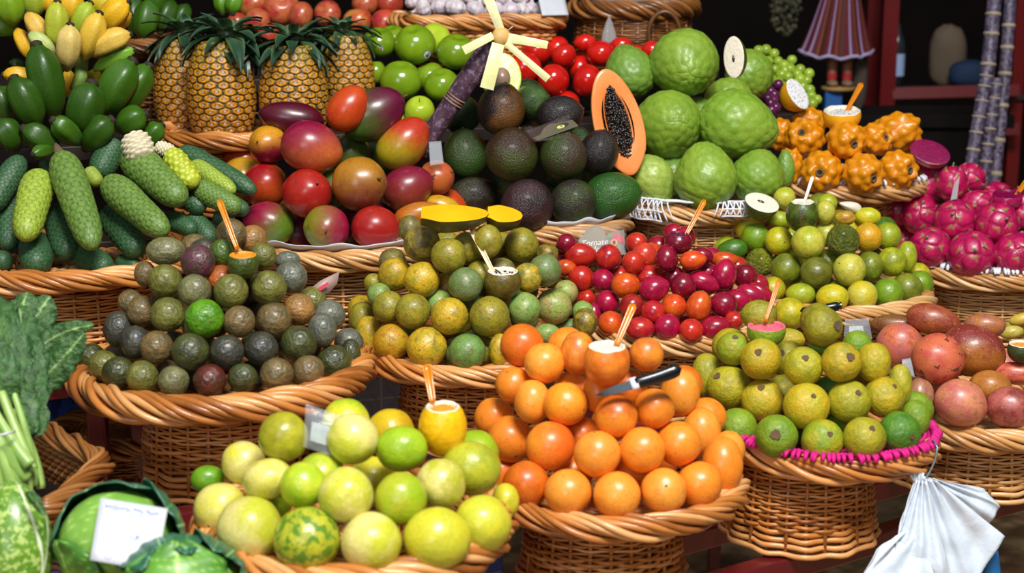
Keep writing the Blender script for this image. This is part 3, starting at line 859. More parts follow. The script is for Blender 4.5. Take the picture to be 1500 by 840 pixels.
# ---------------------------------------------------------------- mesh libraries
PF = {'': [round_mesh('passion', M['olive'], k, .035, .012, scar=M['scar']) for k in range(4)]}
MOT = {'': [round_mesh('mottled', M['mottled'], k, .035, .008, scar=M['scar']) for k in range(4)]}
LIME = {'': [round_mesh('lime', M['lime'], k, .03, .006, scar=M['scar']) for k in range(4)], 'w': [round_mesh('wrinkled', M['wrinkled'], k, .05, .03, scar=M['scar']) for k in range(2)]}
ORA = {'': [round_mesh('orange', M['orange'], k, .025, .004, scar=M['scar']) for k in range(4)]}
MAR = {'': [round_mesh('maracuja', M['maracuja'], k, .03, .004, scar=M['scar']) for k in range(4)], 'p': [round_mesh('patchy', M['patchy'], 5, .03)]}
GUA = {'': [guava_mesh('guava', M['guava'], k) for k in range(4)]}
GIA = {'': [egg_mesh('giant', M['red'], k, .06, lump=.04) for k in range(3)], 's': [egg_mesh('spotted', M['redspot'], 4, .05, lump=.05)]}
TAM = {'': [egg_mesh('tamarillo', M['tamarillo'], k, .22 if k < 2 else .10, lump=.015, tip=M['stem']) for k in range(4)]}
MAN = {'': [egg_mesh('mango', M['mango'], k, .16, lump=.03, beak=.06, nu=36, nv=26) for k in range(3)]}
AVO = {'': [egg_mesh('avocado', M['avocado'], k, .14, lump=.02, nu=36, nv=26) for k in range(3)]}
CHE = {'': [cells_mesh('cherimoya', [M['cherimoya']], k, 110, .034, .022, heart, groove=.28) for k in range(3)]}
PIT = {'': [pitahaya_mesh('pitahaya', k) for k in range(3)]}
DRA = {'': [dragon_mesh('dragon', k) for k in range(3)]}
APP = {'': [apple_mesh('apple', M['apple'], k) for k in range(3)]}
BLU = {'': [apple_mesh('blush', M['blushapple'], k) for k in range(2)]}
TOM = {'': [round_mesh('tomato', M['tomato'], k, .025, 0, squash=.10) for k in range(3)]}
CAL = [calyx_mesh(k) for k in range(3)]
# ================================================================ BASKETS (front row, second row, third row, top row)
bH, RH = basket(518, 772, 2.02, 236, 'round wicker basket of big yellow-green passion fruit, front row beside the cabbages', rz=.3, thick=1.25, row=1)
bG, RG = basket(895, 710, 2.25, 199, 'round wicker basket carrying the pile of orange granadillas, front row', rz=1.1, ped_k=.54, pofs=-.012, row=1)
bE, RE = basket(1217, 647, 2.38, 155, 'round wicker basket with magenta crochet mat under green guavas, front row', rz=2.0, ped_k=.64, ped_h=.150, pofs=-.045, row=1)
bF, RF = basket(1430, 604, 2.62, 158, 'round wicker basket of giant reddish granadillas behind the white plastic bags', 'wickerpale', rz=.7, ped_k=.70, ped_h=.135, row=1)
bA, RA = basket(327, 545, 2.45, 221, 'round wicker basket with orange-brown rim under olive-brown passion fruit heap', rz=.5, ped_h=.17, ped_k=.50, thick=1.25, row=2)
bB, RB = basket(692, 511, 2.66, 172, 'round wicker basket under the mottled green-yellow passion fruit heap', rz=.2, ped_h=.16, row=2)
bC, RC = basket(985, 476, 2.85, 142, 'round wicker basket heaped with red tamarillos, behind the orange granadillas', 'wickerpale', rz=.9, ped_h=.15, row=2)
bD, RD = basket(1215, 432, 3.05, 152, 'round wicker basket under small yellow passion fruit, behind the green guavas', 'wickerpale', rz=.4, ped_h=.15, row=2)
bR, RR = basket(1452, 386, 3.3, 155, 'round wicker basket of magenta dragon fruit at far right', 'wickerpale', rz=1.7, ped_h=.15, ped_k=.72, row=2)
bI, RI = basket(105, 378, 2.75, 195, 'round wicker basket of long scaly green fruit above the leafy greens', rz=.8, ped_h=.19, ped_k=.62, row=3)
bM, RM = basket(502, 353, 2.95, 176, 'round wicker basket lined with white paper under the mangoes', 'wickerpale', rz=.1, ped_h=.17, ped_k=.75, row=3)
bV, RV = basket(800, 328, 3.1, 125, 'round wicker basket lined with white paper under the dark avocados', 'wickerpale', rz=1.3, ped_h=.15, row=3)
bX, RX = basket(1028, 298, 3.27, 131, 'round wicker basket with white lace cloth under the cherimoyas', 'wickerpale', rz=.6, ped_h=.15, ped_k=.75, row=3)
bY, RY = basket(1238, 269, 3.42, 120, 'round wicker basket under the spiky yellow pitahayas', 'wickerpale', rz=.2, ped_h=.15, row=3)
bP, RP = basket(335, 197, 3.2, 118, 'round wicker basket the pineapples stand on', rz=.9, ped_h=.15, row=4)
bN, RN = basket(215, 66, 3.52, 105, 'dark round wicker basket under green bananas at the back left', 'wickerdark', rz=.5, ped_h=.16, ped_k=.7, thick=1.1)
# ================================================================ OLIVE PASSION FRUIT
hA = Cone(bA, RA*.86, .32, 1.0)
A = pile('A', {
 'cut': """717 185 65 62 olv ph=A""",
 'top row': """400 135 80 60 gol
532 178 73 70 pur
800 155 52 58 olv
900 172 52 38 gry""",
 'second row': """315 228 45 53 brn
398 258 73 68 olv
518 297 73 65 gol pole=-.1,.45
668 300 75 68 olv
823 285 77 70 olv
912 243 72 65 gry""",
 'third row': """255 345 50 55 brn
302 382 62 65 brn
408 396 72 72 olv
559 412 78 84 bgr
701 425 68 66 brn
843 418 78 70 brn
945 375 70 65 tan
1070 400 65 70 gry""",
 'fourth row': """205 455 62 75 dgr
275 510 60 70 dgr
362 530 68 70 brn
500 548 78 78 dol
652 548 70 70 dgr pole=.05,.1
792 535 72 70 dgr
945 515 78 73 dol
1042 458 60 72 gry""",
 'bottom row': """95 570 55 60 dol
145 605 60 68 olv
205 635 65 70 dol
303 650 70 65 olv
432 668 68 60 gol pole=0,.3
580 665 70 65 red
715 655 65 58 dol
855 640 68 70 brn pole=.1,.1
985 628 68 65 brn
1090 590 72 72 dol
1158 560 42 66 dol""",
 'behind': """668 55 68 50 brn
757 72 45 45 tan w=greyish_brown
630 140 48 58 grn
625 232 42 42 org
1000 330 32 50 olv
1150 500 45 50 gry""",
}, (100, 320, 2.8), hA, 'passion_fruit', 'passion fruit', 'the olive-brown heap', PF)
filler(A, hA, 'passion_fruit', 'passion fruit', 'the olive-brown heap', PF[''], ['dol', 'dgr', 'brn'])
# ================================================================ MOTTLED PASSION FRUIT
hB = Cone(bB, RB*.95, .34, 1.0)
B = pile('B', {
 'cut': """662 315 78 70 mo6 ph=B""",
 'top row': """282 100 48 58 mo6
330 160 80 72 mo6 c2=mo1
440 210 75 72 mo1
600 150 60 70 mo1
738 165 75 68 mo1
845 205 45 48 mo8""",
 'second row': """210 235 60 55 mo6
222 285 68 72 mo2
330 308 78 72 mo2 c2=mo1
510 328 75 68 mo5
762 300 58 65 mo5 c2=mo2
835 270 65 70 mo5""",
 'third row': """130 320 38 40 mo1
155 370 50 50 mo4
195 420 65 68 mo1
293 437 75 73 mo1
443 458 78 78 mo2
608 460 84 84 mo1
750 428 70 68 mo4
872 418 75 75 mo7""",
 'bottom row': """85 470 55 72 mo1
112 535 58 80 mo1 c2=mo2
205 563 72 78 mo3
350 585 85 82 mo2 c2=mo1
517 605 78 75 mo4 c2=mo5
650 598 45 70 mo2""",
 'right flank': """920 360 50 52 mo7
990 438 46 42 mo7 c2=mo4
845 530 55 42 mo4
950 505 72 38 mo5 c2=#4c7a40
1000 482 52 60 mo8""",
 'behind': """515 180 66 70 mo1 w=green_olive
430 320 30 42 mo3
568 272 46 42 mo1
660 245 48 28 mo6 w=dark_olive
400 385 42 36 mo4
85 408 45 38 mo2""",
}, (500, 300, 2.8), hB, 'passion_fruit', 'passion fruit', 'the mottled heap', MOT)
filler(B, hB, 'passion_fruit', 'passion fruit', 'the mottled heap', MOT[''], ['mo1', 'mo5'])
# ================================================================ TAMARILLOS
hC = Cone(bC, RC*1.06, .235, 1.0)
C_ = pile('C', {
 'cut': """625 275 68 55 t4 ph=C""",
 'top row': """95 280 50 46 t4
165 335 80 58 t2 ang=-6
297 347 66 58 t4 c2=t2
410 370 55 55 t6 c2=t2
465 335 62 55 t6 c2=#c8452a
570 350 55 65 t4
695 360 64 46 t2 ang=8 c2=t3
735 340 56 42 t4
845 357 65 38 t3 ang=0""",
 'second row': """95 395 50 40 t3
166 448 66 58 t2
270 455 55 55 t5
377 478 70 60 t3 ang=0
512 495 74 64 t5 ang=20
650 482 66 58 t4
745 465 78 50 t5 ang=-22
842 428 76 60 t5 ang=75
940 435 62 58 t4""",
 'third row': """192 542 50 45 t2
288 560 62 58 t5
405 578 62 58 t6
507 605 58 58 t2 c2=t1
605 578 60 60 t2 c2=t3
722 578 76 60 t3 ang=75
838 570 65 65 t4
905 550 65 55 t5
970 525 74 46 t5 ang=-25
1015 512 72 40 t1 ang=-30""",
 'bottom row': """225 620 36 60 t5
305 662 62 60 t2 c2=t3
445 685 70 58 t2 c2=t1 ang=0
575 678 68 60 t5
685 695 60 58 t2
800 680 78 58 t1 ang=10
890 645 46 46 t2""",
 'behind': """430 268 48 42 t2
530 275 42 34 t1
500 308 36 32 t3
780 335 38 38 t5
75 350 42 28 t1
495 425 72 42 t2
610 428 50 42 t4
902 378 56 36 t2
760 405 52 36 t5
1000 462 32 36 t1
350 412 40 26 t6""",
}, (800, 270, 3.23), hC, 'tamarillo', 'tamarillo', 'the red heap', TAM, slack=.94)
filler(C_, hC, 'tamarillo', 'tamarillo', 'the red heap', TAM[''], ['t1', 't4'], rmul=.9)
# ================================================================ SMALL YELLOW PASSION FRUIT
hD = Cone(bD, RD*.9, .27, 1.0)
D_ = pile('D', {
 'cut': """640 200 88 85 y8 ph=D
425 135 92 78 y8 ph=Dche dd=-.05""",
 'top row': """355 265 85 75 y5 c2=y2
392 320 78 75 y3
515 340 76 76 y1 c2=y2
672 350 90 90 y2 c2=y6
857 338 92 88 y4 m=w w=wrinkled_olive
990 320 82 75 y5
1095 315 75 75 y2""",
 'middle row': """265 390 85 60 y8 ang=15
413 457 80 76 y4 c2=y2 m=w
555 490 82 86 y4
715 510 87 85 y7
892 495 90 88 y6
1000 478 72 84 y4
1120 452 80 80 y2 c2=y4
1200 425 54 85 y2""",
 'bottom row': """483 600 68 70 y1
632 628 80 62 y2
802 645 88 75 y1
960 635 88 78 y1 c2=y6
1098 620 85 80 y3
1200 595 82 85 y4
1270 570 70 75 y3""",
 'back row': """545 110 58 60 y2 c2=y6
775 140 55 50 y2
765 185 52 65 y6
870 218 56 40 y9
990 210 70 50 y1 c2=y2
520 225 65 50 y2""",
 'behind': """770 285 56 50 y6
885 250 60 36 y1
1078 265 75 52 y8
225 345 55 40 y2
775 430 48 46 y4
1257 492 50 36 y1
573 730 85 90 y1 dd=-.06
830 590 50 40 y4""",
}, (1000, 260, 3.653), hD, 'passion_fruit', 'passion fruit', 'the small yellow heap', LIME)
filler(D_, hD, 'passion_fruit', 'passion fruit', 'the small yellow heap', LIME[''], ['y4', 'y2'])
# ================================================================ GREEN GUAVAS
hE = Cone(bE, RE*.90, .30, 1.0)
def guava_each(d, o):
    if d.get('noscar'): return
    s = part('blossom_scar', random.choice(CAL), o); q = float(d.get('ss', .85)); s.scale = (q, q, 1)
GU = pile('E', {
 'cut': """245 128 57 44 gu3 ph=E""",
 'top row': """225 85 55 45 gu5 noscar=1
410 118 68 50 gu5 pole=.75,.1 ss=1.3""",
 'second row': """148 182 52 48 gu3 c2=gu5 pole=.1,.7
230 213 62 60 gu2 pole=-.15,.35
353 235 60 57 gu1 pole=.1,.45
465 222 60 57 gu5 c2=gu2 pole=.45,.3 ss=1.1
560 222 50 60 gu2 noscar=1""",
 'third row': """70 260 45 68 gu1 noscar=1
135 295 64 66 gu5 c2=gu1 pole=-.55,.5
235 333 62 63 gu2 pole=-.1,.6
362 350 70 67 gu1 c2=gu2 pole=.3,.45 ss=.55
488 338 64 64 gu1 pole=.4,.45 ss=.7
590 325 58 62 gu2 pole=.5,.6 ss=.6
636 290 36 65 gu1 noscar=1""",
 'bottom row': """160 415 58 60 gu3 pole=-.7,.05
275 438 66 60 gu3 pole=-.05,.05 ss=1.2
410 450 67 58 gu1 c2=gu3 pole=.35,.3 ss=.7
532 445 63 63 gu1 pole=.35,.5 ss=.75
635 428 66 58 gu4 pole=.62,-.15 ss=.7""",
 'behind': """140 158 52 36 gu2 noscar=1
512 172 46 42 gu3 noscar=1 keep=1
310 155 50 32 gu2 noscar=1 keep=1
306 185 32 28 gu5 pole=-.3,.3
397 182 32 20 gu3 noscar=1 keep=1
295 290 32 32 gu5 noscar=1
425 290 34 28 gu4 noscar=1
445 400 32 28 gu3 noscar=1
680 390 45 60 gu3 noscar=1
680 345 36 38 gu3 noscar=1""",
}, (1000, 420, 2), hE, 'guava', 'guava', 'the green guava heap', GUA, each=guava_each)
filler(GU, hE, 'guava', 'guava', 'the green guava heap', GUA[''], ['gu5', 'gu4'])
# ================================================================ GIANT GRANADILLAS
hF = Cone(bF, RF*.95, .24, 1.0)
F_ = pile('F', {
 'cut': """510 185 38 38 gu4 ph=F""",
 'top row': """150 115 80 34 f6
255 98 80 46 f2 ang=-12
405 115 60 36 f3 c2=f4""",
 'middle row': """155 172 72 66 f1 c2=f5
265 213 78 75 f5 m=s w=black-spotted_orange
370 188 94 76 f2 ang=-12 gd=-80 c2=f3
497 255 66 34 f5""",
 'bottom row': """215 325 42 58 f4
335 342 77 70 f1 ang=-20
420 295 62 50 f3
480 355 72 62 f2 c2=f1 ang=0""",
 'behind': """460 222 45 40 f1
290 275 40 25 f5""",
}, (1240, 420, 2), hF, 'giant_granadilla', 'giant granadilla', 'the reddish heap', GIA)
# ================================================================ ORANGE GRANADILLAS
hG = Cone(bG, RG*.90, .31, 1.0)
G_ = pile('G', {
 'cut': """450 172 74 76 o3 ph=G""",
 'top row': """182 122 70 70 o2
253 178 62 68 o1 c2=o5
358 145 55 70 o3
575 150 58 52 o3 w=brown_cheeked_orange""",
 'second row': """155 245 55 60 o1
215 298 58 70 o1 c2=o5
320 307 70 70 o3 c2=#f0941e
480 345 70 67 o4 c2=o1 gd=-90 gs=.7
600 320 63 65 o1
682 270 62 78 o1 c2=o5""",
 'third row': """95 350 68 60 o1
145 418 72 77 o1
272 440 78 80 o1 gd=10 gs=.5 c2=#d8641a
420 465 72 78 o5
562 452 70 76 o3 c2=o1
677 432 70 72 o1
748 395 62 80 o1 c2=o5""",
 'bottom row': """195 560 70 78 o4 c2=o2
328 586 76 74 o5
482 595 76 75 o5
630 580 72 74 o5 pole=.1,.2
742 560 70 75 o1
815 500 65 92 o1
835 450 52 60 o1 c2=o5""",
 'behind': """325 105 48 42 o1
345 235 50 36 o1
422 270 48 66 o1
515 230 50 36 o2
690 215 50 32 o2
765 330 48 44 o1
370 395 46 50 o2
520 520 46 48 o1
345 500 36 40 o1
115 500 36 40 o2""",
}, (680, 450, 2.1545), hG, 'orange_granadilla', 'granadilla', 'the orange heap', ORA)
filler(G_, hG, 'orange_granadilla', 'granadilla', 'the orange heap', ORA[''], ['o2', 'o1'])
# ================================================================ BIG YELLOW-GREEN PASSION FRUIT
hH = Cone(bH, RH*.92, .27, 1.0)
H_ = pile('H', {
 'cut': """1088 242 100 100 m6 ph=H""",
 'top row': """435 280 100 105 m8
718 290 108 105 m2 gd=-120 c2=m1 gs=.6
920 330 108 95 m3 ang=0""",
 'second row': """270 388 88 92 m2 c2=m6
370 455 85 105 m2 ang=100
515 480 90 102 m1 c2=m3
690 520 112 118 m1 c2=m2
915 535 108 110 m3 c2=m4
1080 475 105 103 m4 c2=m2
1205 410 125 110 m4 ang=-15""",
 'bottom row': """175 580 112 110 m6 c2=m2
295 660 135 138 m2 gd=20 c2=m1 gs=.5
530 705 135 140 m4 m=p w=green_patched
795 715 125 125 m2 gd=-40 c2=m1 gs=.5
1065 700 140 130 m1 c2=m6 ang=-10
1250 640 120 120 m6 c2=m1
1345 545 58 75 m6""",
 'behind': """690 165 80 42 m3 c2=m6
875 217 95 52 m5
590 392 72 48 m1
800 432 95 72 m6
1220 312 92 60 m3
125 455 72 58 m7 keep=1""",
}, (260, 540, 2.8), hH, 'big_passion_fruit', 'passion fruit', 'the big-fruited front heap', MAR)
filler(H_, hH, 'big_passion_fruit', 'passion fruit', 'the big-fruited front heap', MAR[''], ['m4', 'm3'])
pal("""
g1 #58081f #40081a dark maroon
g2 #aa2810 #c05014 orange red
g3 #5c1030 #3d5a1c maroon and green
g4 #b8341a #b0881a orange red
g5 #7e0a34 #983028 magenta
g6 #c98a1c #7a1024 yellow topped maroon
g7 #980a18 #a42814 bright red
g8 #a5701a #7c3f26 golden brown
g9 #8c1036 #5f6a1c maroon and olive
g10 #b84434 #bd7026 pinkish orange
g11 #c9a01c #b87a1c yellow
g12 #5a6a24 #405520 green
v1 #28421a #18260f dark green
v2 #221218 #3f2616 purple brown
v3 #1c1018 #1a1216 dark purple
v4 #352014 #3c4418 brown and green
v5 #303f16 #281c18 olive
v6 #2c6018 #245216 bright green
c1 #74992a #86a436 green
c2 #8aa834 #7a9a2e light green
c3 #a5b850 #8fa844 pale green
c4 #668c30 #74963a mid green
ap #7c9c18 #6c8c16 glossy green
ap2 #b3c832 #a0bc24 yellowish green
to #c40f12 #d0240f red
b1 #a82c2e #c46a3c red
b2 #c8803a #b83c30 yellow and red
b3 #b8442a #a83a2c orange red
ga #e6e0e0 #cdb8c4 white
p1 #e09a0c #e8a818 yellow
d1 #c01058 #b01052 magenta
""")
# ================================================================ MANGOES
hM = Cone(bM+Vector((0, .03, 0)), RM*.88, .40, 1.0)
def mango_each(d, o):
    if 'st' in d:
        m = MB(); m.add(*tube([(0, 0, .97), (.02, 0, 1.06), (.05, .02, 1.14)], [.06, .05, .04], 7)); part('stem', m.mesh('stem', [M['stem']]), o)
MG = pile('M', {
 'top row': """252 182 138 70 g1 ang=172 st=1
490 142 108 82 g2 ang=55 fr=0
597 165 148 108 g3 ang=28 gd=-160 st=1 fr=1
728 290 130 98 g4 ang=42 gd=-120 st=1 c2=#a8981c""",
 'second row': """150 295 85 78 g6 gd=-80 pole=-.5,.15 st=1
337 307 133 110 g5 ang=-15 gd=-70 c2=#c0602c gs=.6
543 460 110 124 g8 pole=.62,.15 st=1 gd=-80
745 480 112 95 g5 ang=25 st=1 gd=-90 c2=#8c3a24 gs=.5
870 435 72 78 g10 pole=.75,.3 st=1""",
 'third row': """140 465 100 95 g7 gd=-60 gs=.5 c2=#c8501c
320 500 112 98 g7 pole=.4,.35 st=1""",
 'bottom row': """155 630 112 92 g9 ang=155 st=1 gd=-40 c2=#56701c
400 650 107 88 g9 pole=0,-.1 st=1 gd=180 gs=.6 c2=#7a7a1c
610 648 105 92 g7 ang=-5 st=1
790 590 105 50 g4 ang=12
895 560 82 48 g11 ang=-15""",
 'behind': """50 315 28 42 g2
45 378 62 28 g11
500 310 65 60 g12
585 310 42 42 g12 w=dark_green
425 435 40 40 g12 w=olive_green
270 640 34 62 g1
912 512 42 28 g2""",
}, (340, 110, 2.897), hM, 'mango', 'mango', 'the mango heap', MAN, each=mango_each)
filler(MG, hM, 'mango', 'mango', 'the mango heap', MAN[''], ['g1', 'g12'], rmul=.85)
# ================================================================ AVOCADOS
hV = Cone(bV+Vector((0, .03, 0)), RV*1.12, .36, 1.0)
def avo_each(d, o):
    m = MB(); m.add(*lathe([(0, 1.05), (.05, 1.045), (.065, 1.0), (.05, .93)], 9)); part('stem_button', m.mesh('stem_button', [M['stem']]), o)
AV = pile('V', {
 'cut': """400 45 78 85 v6 ph=V""",
 'top row': """195 238 100 102 v1 w=deep_green
400 210 135 122 v2 ang=80 gd=-20 gs=.6 c2=#6a4218 w=purple_brown-cheeked
560 170 95 85 v1 c2=#4a6a2c
700 240 124 100 v3 ang=15""",
 'middle row': """215 440 132 115 v5 ang=95 gd=-60 c2=#2f4a1c
455 440 138 136 v4 gd=-90 gs=.6
718 445 130 122 v5 ang=100 gd=0 gs=.5 c2=#3a2a1e
900 430 118 102 v3 ang=75""",
 'bottom row': """255 650 126 92 v3 ang=10 c2=#33301c
530 705 140 135 v3 c2=#3a1f24
770 690 124 116 v5 c2=#2a2020
970 655 150 124 v6 ang=10""",
 'behind': """530 85 72 34 v1
545 258 34 32 v2 c2=#6a4218""",
}, (620, 100, 3.5), hV, 'avocado', 'avocado', 'the avocado heap', AVO, each=avo_each)
filler(AV, hV, 'avocado', 'avocado', 'the avocado heap', AVO[''], ['v3', 'v1'], rmul=.85)
# ================================================================ CHERIMOYAS
hX = Cone(bX+Vector((0, .04, 0)), RX*1.07, .46, 1.0)
CH = pile('X', {
 'cut': """668 185 52 62 c1 ph=X""",
 'top row': """215 225 120 112 c4 ang=110
460 195 152 146 c1 pole=.2,-.35""",
 'middle row': """395 455 148 145 c2 pole=.3,.1
700 460 172 148 c1 ang=-14""",
 'bottom row': """320 710 118 95 c3 ang=-60
550 680 147 134 c2 ang=95
780 680 120 115 c1
900 650 42 82 c4""",
 'behind': """650 312 92 58 c2
735 225 34 92 c1
400 640 62 54 c4
510 370 46 40 c4""",
}, (850, 30, 3.0), hX, 'cherimoya', 'cherimoya', 'the cherimoya heap', CHE)
# ================================================================ YELLOW PITAHAYAS
hY = Cone(bY, RY*1.15, .25, 1.0)
PT = pile('Y', {
 'cut': """180 72 75 62 p1 ph=Yh
373 138 78 42 p1 ph=Yc""",
 'upper row': """115 215 58 66 p1
222 230 82 80 p1 pole=-.2,.3
390 240 80 75 p1 pole=.5,-.22
510 235 66 70 p1 pole=.7,.1
600 205 95 78 p1 ang=10""",
 'lower row': """160 350 52 76 p1
290 370 88 82 p1 pole=-.1,-.05
460 375 80 82 p1 pole=.6,-.3
600 362 82 76 p1 pole=.72,0""",
 'behind': """235 150 72 38 p1
660 270 42 42 p1""",
}, (1100, 120, 2.8), hY, 'yellow_pitahaya', 'spiky pitahaya', 'the yellow pitahaya heap', PIT)
# ================================================================ DRAGON FRUIT
hR = Cone(bR, RR*1.0, .26, 1.0)
def dragon_each(d, o):
    m = MB(); m.add(*tube([(0, 0, .95), (.02, 0, 1.08), (.06, .02, 1.2), (.12, .03, 1.26)], [.10, .07, .06, .05], 8)); part('stem', m.mesh('stem', [M['stemgreen']]), o)
DR = pile('R', {
 'cut': """735 288 76 60 d1 ph=Rh
1050 478 62 44 d1 ph=Rc""",
 'top row': """720 420 85 76 d1 pole=-.6,.2
825 420 60 70 d1
895 398 58 66 d1""",
 'middle row': """600 530 56 66 d1
700 545 80 80 d1 pole=0,.5
840 575 86 88 d1 pole=-.1,.35
930 500 66 52 d1
1010 585 88 85 d1 pole=.4,.25
1112 550 48 48 d1""",
 'bottom row': """735 680 86 76 d1 pole=-.2,.4
905 710 102 86 d1 pole=.15,.15
1085 710 86 86 d1 pole=.35,.2""",
 'behind': """1112 478 42 42 d1
625 632 42 46 d1
1118 620 40 44 d1""",
}, (1100, 120, 2.8), hR, 'dragon_fruit', 'dragon fruit', 'the magenta heap', DRA, each=dragon_each)
filler(DR, hR, 'dragon_fruit', 'dragon fruit', 'the magenta heap', DRA[''], ['d1'], rmul=.9)
# ================================================================ GREEN APPLES
hAp = Slope(170, 3.32, .75)
STI = None
def oval(rx, ry, n=20, z=0): return [Vector((rx*math.cos(2*PI*i/n), ry*math.sin(2*PI*i/n), z)) for i in range(n)]
M['stickerblue'] = plain('sticker_blue_edge', '#2c4a8c', .4, .02)
M['stickerwhite'] = plain('sticker_white', '#e3e8ef', .4, .02)
M['stickergreen'] = plain('sticker_green', '#1f7a52', .4, .02)
M['stickerred'] = plain('sticker_red', '#d8506a', .4, .02)
def sticker_mesh():
    m = MB()
    def disc(cx, cy, rx, ry, z, mat):
        n = 20; vs = []
        for q in (1, .5):
            for p in oval(rx*q, ry*q, n): x, y = cx+p.x, cy+p.y; vs.append((x, y, math.sqrt(max(0, 1-x*x-y*y))+z))
        vs.append((cx, cy, math.sqrt(1-cx*cx-cy*cy)+z))
        m.add(vs, [(i, (i+1) % n, n+(i+1) % n, n+i) for i in range(n)]+[(n+i, n+(i+1) % n, 2*n) for i in range(n)], mat)
    disc(0, 0, .215, .265, .004, 0); disc(0, 0, .185, .235, .008, 1); disc(-.04, .0, .075, .11, .012, 2); disc(.10, .03, .05, .09, .013, 3); disc(-.02, -.10, .09, .035, .013, 2)
    return m.mesh('sticker', [M['stickerblue'], M['stickerwhite'], M['stickergreen'], M['stickerred']])
STI = sticker_mesh()
def apple_each(d, o):
    if 'sk' in d:
        x, y, a = map(float, d['sk'].split(',')); r, u, w = view_frame(d['pos']); z = (r*x+u*y+w*math.sqrt(1-x*x-y*y)).normalized()
        ux = r*math.cos(math.radians(a))+u*math.sin(math.radians(a))
        W = Matrix.Translation(d['pos']) @ frame_from(z, ux).to_4x4() @ Matrix.Diagonal((*([d['r']*1.0]*3), 1))
        s = part('fruit_sticker', STI, o); s.matrix_local = o.matrix_world.inverted() @ W; s['label'] = 'white oval fruit sticker with blue edge'
    if d.get('stem'):
        m = MB(); m.add(*tube([(0, 0, .66), (.02, 0, .85), (.07, .02, 1.0)], [.03, .025, .03], 6)); part('stem', m.mesh('stem', [M['stem']]), o)
AP = pile('P', {
 'top row': """108 262 104 104 ap pole=.1,.93 sk=.02,-.38,20
327 270 130 130 ap pole=-.15,.85 sk=.58,-.52,35
580 317 120 120 ap pole=.15,.9 sk=-.93,-.02,80""",
 'middle row': """85 445 66 84 ap
240 492 132 128 ap pole=.05,.9
490 520 112 104 ap pole=-.1,.85""",
 'bottom row': """355 677 106 82 ap2 pole=.0,.72 stem=1""",
 'behind': """450 215 78 72 ap2
415 432 66 54 ap
185 182 62 36 ap
232 745 50 50 ap2
730 300 60 70 ap2 dd=.05""",
}, (530, 0, 4.2), hAp, 'green_apple', 'apple', 'the green apple heap', APP, each=apple_each)
# ================================================================ TOMATOES
hTo = Slope(150, 3.5, .8)
TO = pile('T', {
 'upper row': """826 82 20 18 to
857 62 18 12 to
880 78 22 20 to
910 66 18 12 to
955 73 15 15 to""",
 'lower row': """786 75 23 22 to
768 100 29 24 to
811 117 25 22 to
860 118 24 24 to""",
 'behind': """817 64 14 11 to
849 90 16 15 to
830 146 22 13 to
850 95 14 14 to
930 80 16 14 to
775 130 16 14 to""",
}, (0, 0, 1), hTo, 'tomato', 'tomato', 'the tomato heap', TOM)
# ================================================================ BLUSH APPLES AND GARLIC (top back row)
hB2 = Slope(40, 3.72, .6)
BL = pile('Q', {
 'upper row': """372 8 24 24 b2
412 12 28 26 b1
535 6 20 20 b1
572 4 21 21 b3
335 2 18 18 b3""",
 'lower row': """378 30 22 18 b1
440 22 20 20 b1
524 32 22 22 b2 w=golden
565 34 24 20 b1 c2=#c84a34
588 38 16 18 b3
395 50 18 16 b3 dd=-.02
348 34 16 16 b3 w=orange
480 20 20 20 b1 w=deep_red""",
}, (0, 0, 1), hB2, 'blush_apple', 'blush apple', 'the red apple heap', BLU)
GAR = {'': [garlic_mesh('garlic', k) for k in range(3)]}
hGa = Slope(22, 3.66, .5)
GA = pile('W', {
 'front row': """620 12 15 15 ga ang=200
647 9 17 17 ga ang=95
667 10 17 17 ga ang=80
697 13 15 15 ga ang=60
723 14 16 15 ga ang=120
748 14 15 15 ga ang=95
764 14 13 14 ga ang=70
778 13 13 13 ga ang=85
790 15 10 12 ga ang=100""",
 'back row': """606 2 13 13 ga ang=100
632 -3 14 13 ga ang=90
658 -6 14 13 ga ang=100
686 -4 13 13 ga ang=60
712 -2 14 13 ga ang=90
738 -3 14 13 ga ang=120
762 -4 13 13 ga ang=80""",
}, (0, 0, 1), hGa, 'garlic_bulb', 'garlic bulb', 'the garlic basket', GAR, cat='garlic', slack=.85)
# ================================================================ CUT FRUIT, SPOONS, KNIVES, TAGS
def cup(key, name, label, skinm, rimm, pulpm, seedm=None, hk=1.05, cut=.62, tilt=5, col=None, c2=None, k=0, cat='cut fruit', rk=1.0):
    d = CUPS[key]; pos = d['pos']; root = empty(name, pos); r, u, w = view_frame(pos)
    kx = d['ru']*d['d']/FPX*rk; kz = d['rv']*d['d']/FPX*rk*hk
    wf = Vector((w.x, w.y, 0)).normalized(); z = Vector((0, 0, 1))*math.cos(math.radians(tilt))+wf*math.sin(math.radians(tilt)); root.rotation_euler = frame_from(z, r).to_euler()
    b = cup_parts(root, 1.0, kz/kx, M[skinm], M[rimm], M[pulpm], M[seedm] if seedm else None, cut=cut, k=k)
    for ch in root.children: ch.scale = (kx, kx, kx)
    c1 = srgb(hexc(col or d['col'])); b.color = (*c1, 1); b['c2'] = srgb(hexc(c2) if c2 else PAL[d['col']][1])+[1.0]; b['gd'] = [0.0, 0.0, 0.0]
    for ch in root.children:
        if ch.name.startswith('pulp'): ch.color = (.85, .84, .84, 1); ch['c2'] = [.8, .8, .8, 1.0]; ch['gd'] = [0.0, 0.0, 0.0]
        if ch.name.startswith('cut_rim'): ch['label'] = 'pale cut edge of the rind'
    tag(root, label, cat, 'cut open fruit on top of the heaps'); return root
